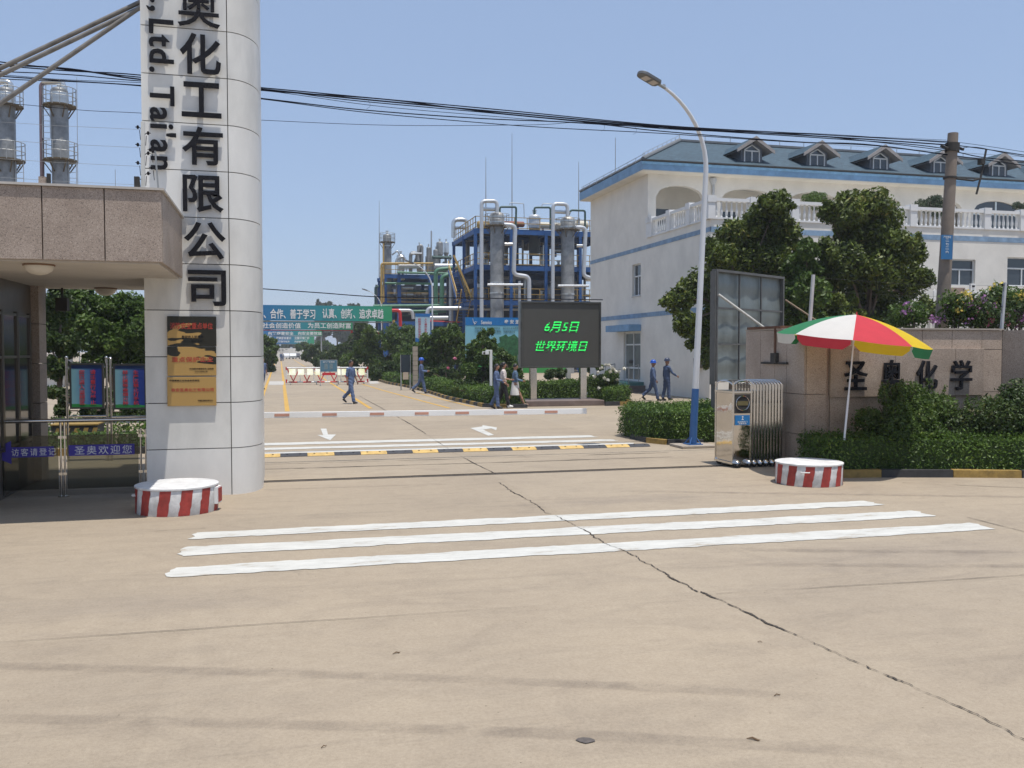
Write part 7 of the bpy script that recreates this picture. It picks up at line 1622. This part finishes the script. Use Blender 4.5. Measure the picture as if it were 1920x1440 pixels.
    if helmet:
        m = MB(); m.lathe([(.155, 0), (.16, .008), (.128, .02), (.125, .06), (.105, .105), (.06, .135), (.01, .145)], hc+Vector((0, .005, .03)), 24, sx=.88, sy=1.0)
        m.tube([hc+Vector((0, .12, .10)), hc+Vector((0, .06, .165)), hc+Vector((0, -.06, .165)), hc+Vector((0, -.12, .10))], .014, 8)
        m.add([hc+Vector((x_, y_, .035)) for x_, y_ in ((-.09, -.12), (-.05, -.19), (.05, -.19), (.09, -.12))]+[hc+Vector((x_, y_, .045)) for x_, y_ in ((-.09, -.12), (-.05, -.19), (.05, -.19), (.09, -.12))], [(3, 2, 1, 0), (4, 5, 6, 7), (0, 1, 5, 4), (1, 2, 6, 5), (2, 3, 7, 6)])
        child('helmet', m, helmet)
    # collar
    m = MB(); m.lathe([(.075, 0), (.078, .02), (.066, .045), (.060, .044), (.066, 0)], (0, 0, 1.425), 16, sy=.95); child('collar', m, top)
    if skirt:
        z0 = .47; m = MB(); pr = [(.165, .99), (.18, .88), (.20, .75), (.225, .62), (.235, z0)]; n = 28; vs = []
        for r_, z in pr:
            for k in range(n): a = 2*math.pi*k/n; q = 1+.05*math.sin(6*a)*(.99-z)*1.6; vs.append((r_*q*math.cos(a), r_*q*.82*math.sin(a)-.0, z))
        m.add(vs, [(i*n+k, i*n+(k+1) % n, (i+1)*n+(k+1) % n, (i+1)*n+k) for i in range(len(pr)-1) for k in range(n)]); child('skirt', m, skirt)
    if top in (CBL, CBD) and not skirt:
        m = MB(); m.lathe([(.172, 0), (.176, .012), (.174, .04), (.168, .05)], (0, 0, .94), 20, sx=1.0, sy=.72); child('jacket_hem', m, top)
        m = MB(); 
        for s in (-1, 1): m.box(s*.085-.04, s*.085+.04, -.122, -.112, 1.2, 1.29)
        child('chest_pockets', m, top, False)
    return t
def pg(px, py): p = gg(px, py); return (p.x, p.y, 0)
HB = mat('helmet_blue', (.01, .08, .42), .3, var=.03); HN = mat('helmet_navy', (.03, .04, .08), .4, var=.03)
R = math.radians
person('bareheaded man in blue workwear striding to the right on the road, sleeves rolled up', pg(658, 757), R(50), 1.76, ((17, 6), (-15, 34)), ((-6, 14), (8, 12)), CBL, CBL, 'short', SKIND, 'short')
person('worker in a bright blue helmet reading something while walking beside the kerb', pg(790, 738), R(80), 1.74, ((16, 6), (-16, 34)), ((10, 75), (14, 80)), CBL, CBL, 'long', SKIND, None, HB)
person('woman in blue workwear with dark hair, left of the walking group of three', pg(931, 767.5), R(60), 1.62, ((8, 4), (-8, 20)), ((12, 70), (8, 55)), CBL, CBL, 'long', SKIN, 'bob', female=True)
person('woman in a white patterned blouse and black trousers, middle of the group of three', pg(944, 766), R(75), 1.68, ((16, 6), (-12, 14)), ((10, 70), (0, 30)), mat('white_blouse', (.62, .55, .52), .8, var=.3, scale=22), mat('black_trousers', (.015, .014, .016), .8), 'short', SKIN, 'pony', female=True, shoes=WHITE)
person('woman in a blue jacket and white skirt, right of the group of three', pg(966, 764), R(80), 1.63, ((26, 4), (-20, 10)), ((10, 65), (-5, 25)), mat('denim_jacket', (.09, .15, .23), .85, var=.2, scale=6), None, 'long', SKIN, 'short', female=True, skirt=mat('white_skirt', (.66, .64, .6), .8), shoes=mat('tan_shoe', (.3, .2, .14), .6))
person('worker in a blue helmet walking along the white wall, left of the two', pg(1224, 751.5), R(66), 1.70, ((18, 6), (-18, 30)), ((4, 25), (-4, 14)), CBL, CBD, 'long', SKIND, None, HB, stout=1.15)
person('worker in a dark helmet swinging one arm out, right of two by the white wall', pg(1250, 751.5), R(95), 1.74, ((6, 4), (-6, 8)), ((28, 30), (-4, 10)), CBD, CBD, 'long', SKIND, None, HN, abd=(14, 8))
person('worker half hidden behind the right edge of the white pillar', pg(493, 731), R(40), 1.7, ((10, 6), (-8, 14)), ((4, 20), (-4, 20)), CBL, CBL, 'short', SKIND, 'short')
person('tiny distant worker in dark clothes on the left lane line', pg(527, 677.6), R(10), 1.7, ((6, 4), (-6, 8)), ((4, 12), (-4, 12)), CBD, CBD, 'long', SKIND, 'short')
person('tiny distant worker in grey clothes, right beside the dark one on the lane', pg(530.5, 677), R(-10), 1.66, ((6, 4), (-6, 8)), ((4, 12), (-4, 12)), GREYM, CBL, 'long', SKIND, 'short')

# ================================================================ SUMMER HAZE
hzm = bpy.data.materials.new('haze_air'); hzm.use_nodes = True; n = hzm.node_tree
n.nodes.remove(n.nodes['Principled BSDF']); pv = n.nodes.new('ShaderNodeVolumePrincipled'); pv.inputs['Color'].default_value = (.93, .96, 1, 1); pv.inputs['Density'].default_value = .0005; pv.inputs['Anisotropy'].default_value = .0
n.links.new(pv.outputs[0], n.nodes['Material Output'].inputs['Volume'])
hb_ = MB(); hb_.box(-410, 910, -130, 1310, -1.5, 40); o = hb_.build('haze', hzm); o['kind'] = 'stuff'; o['label'] = 'thin summer haze over the whole place'
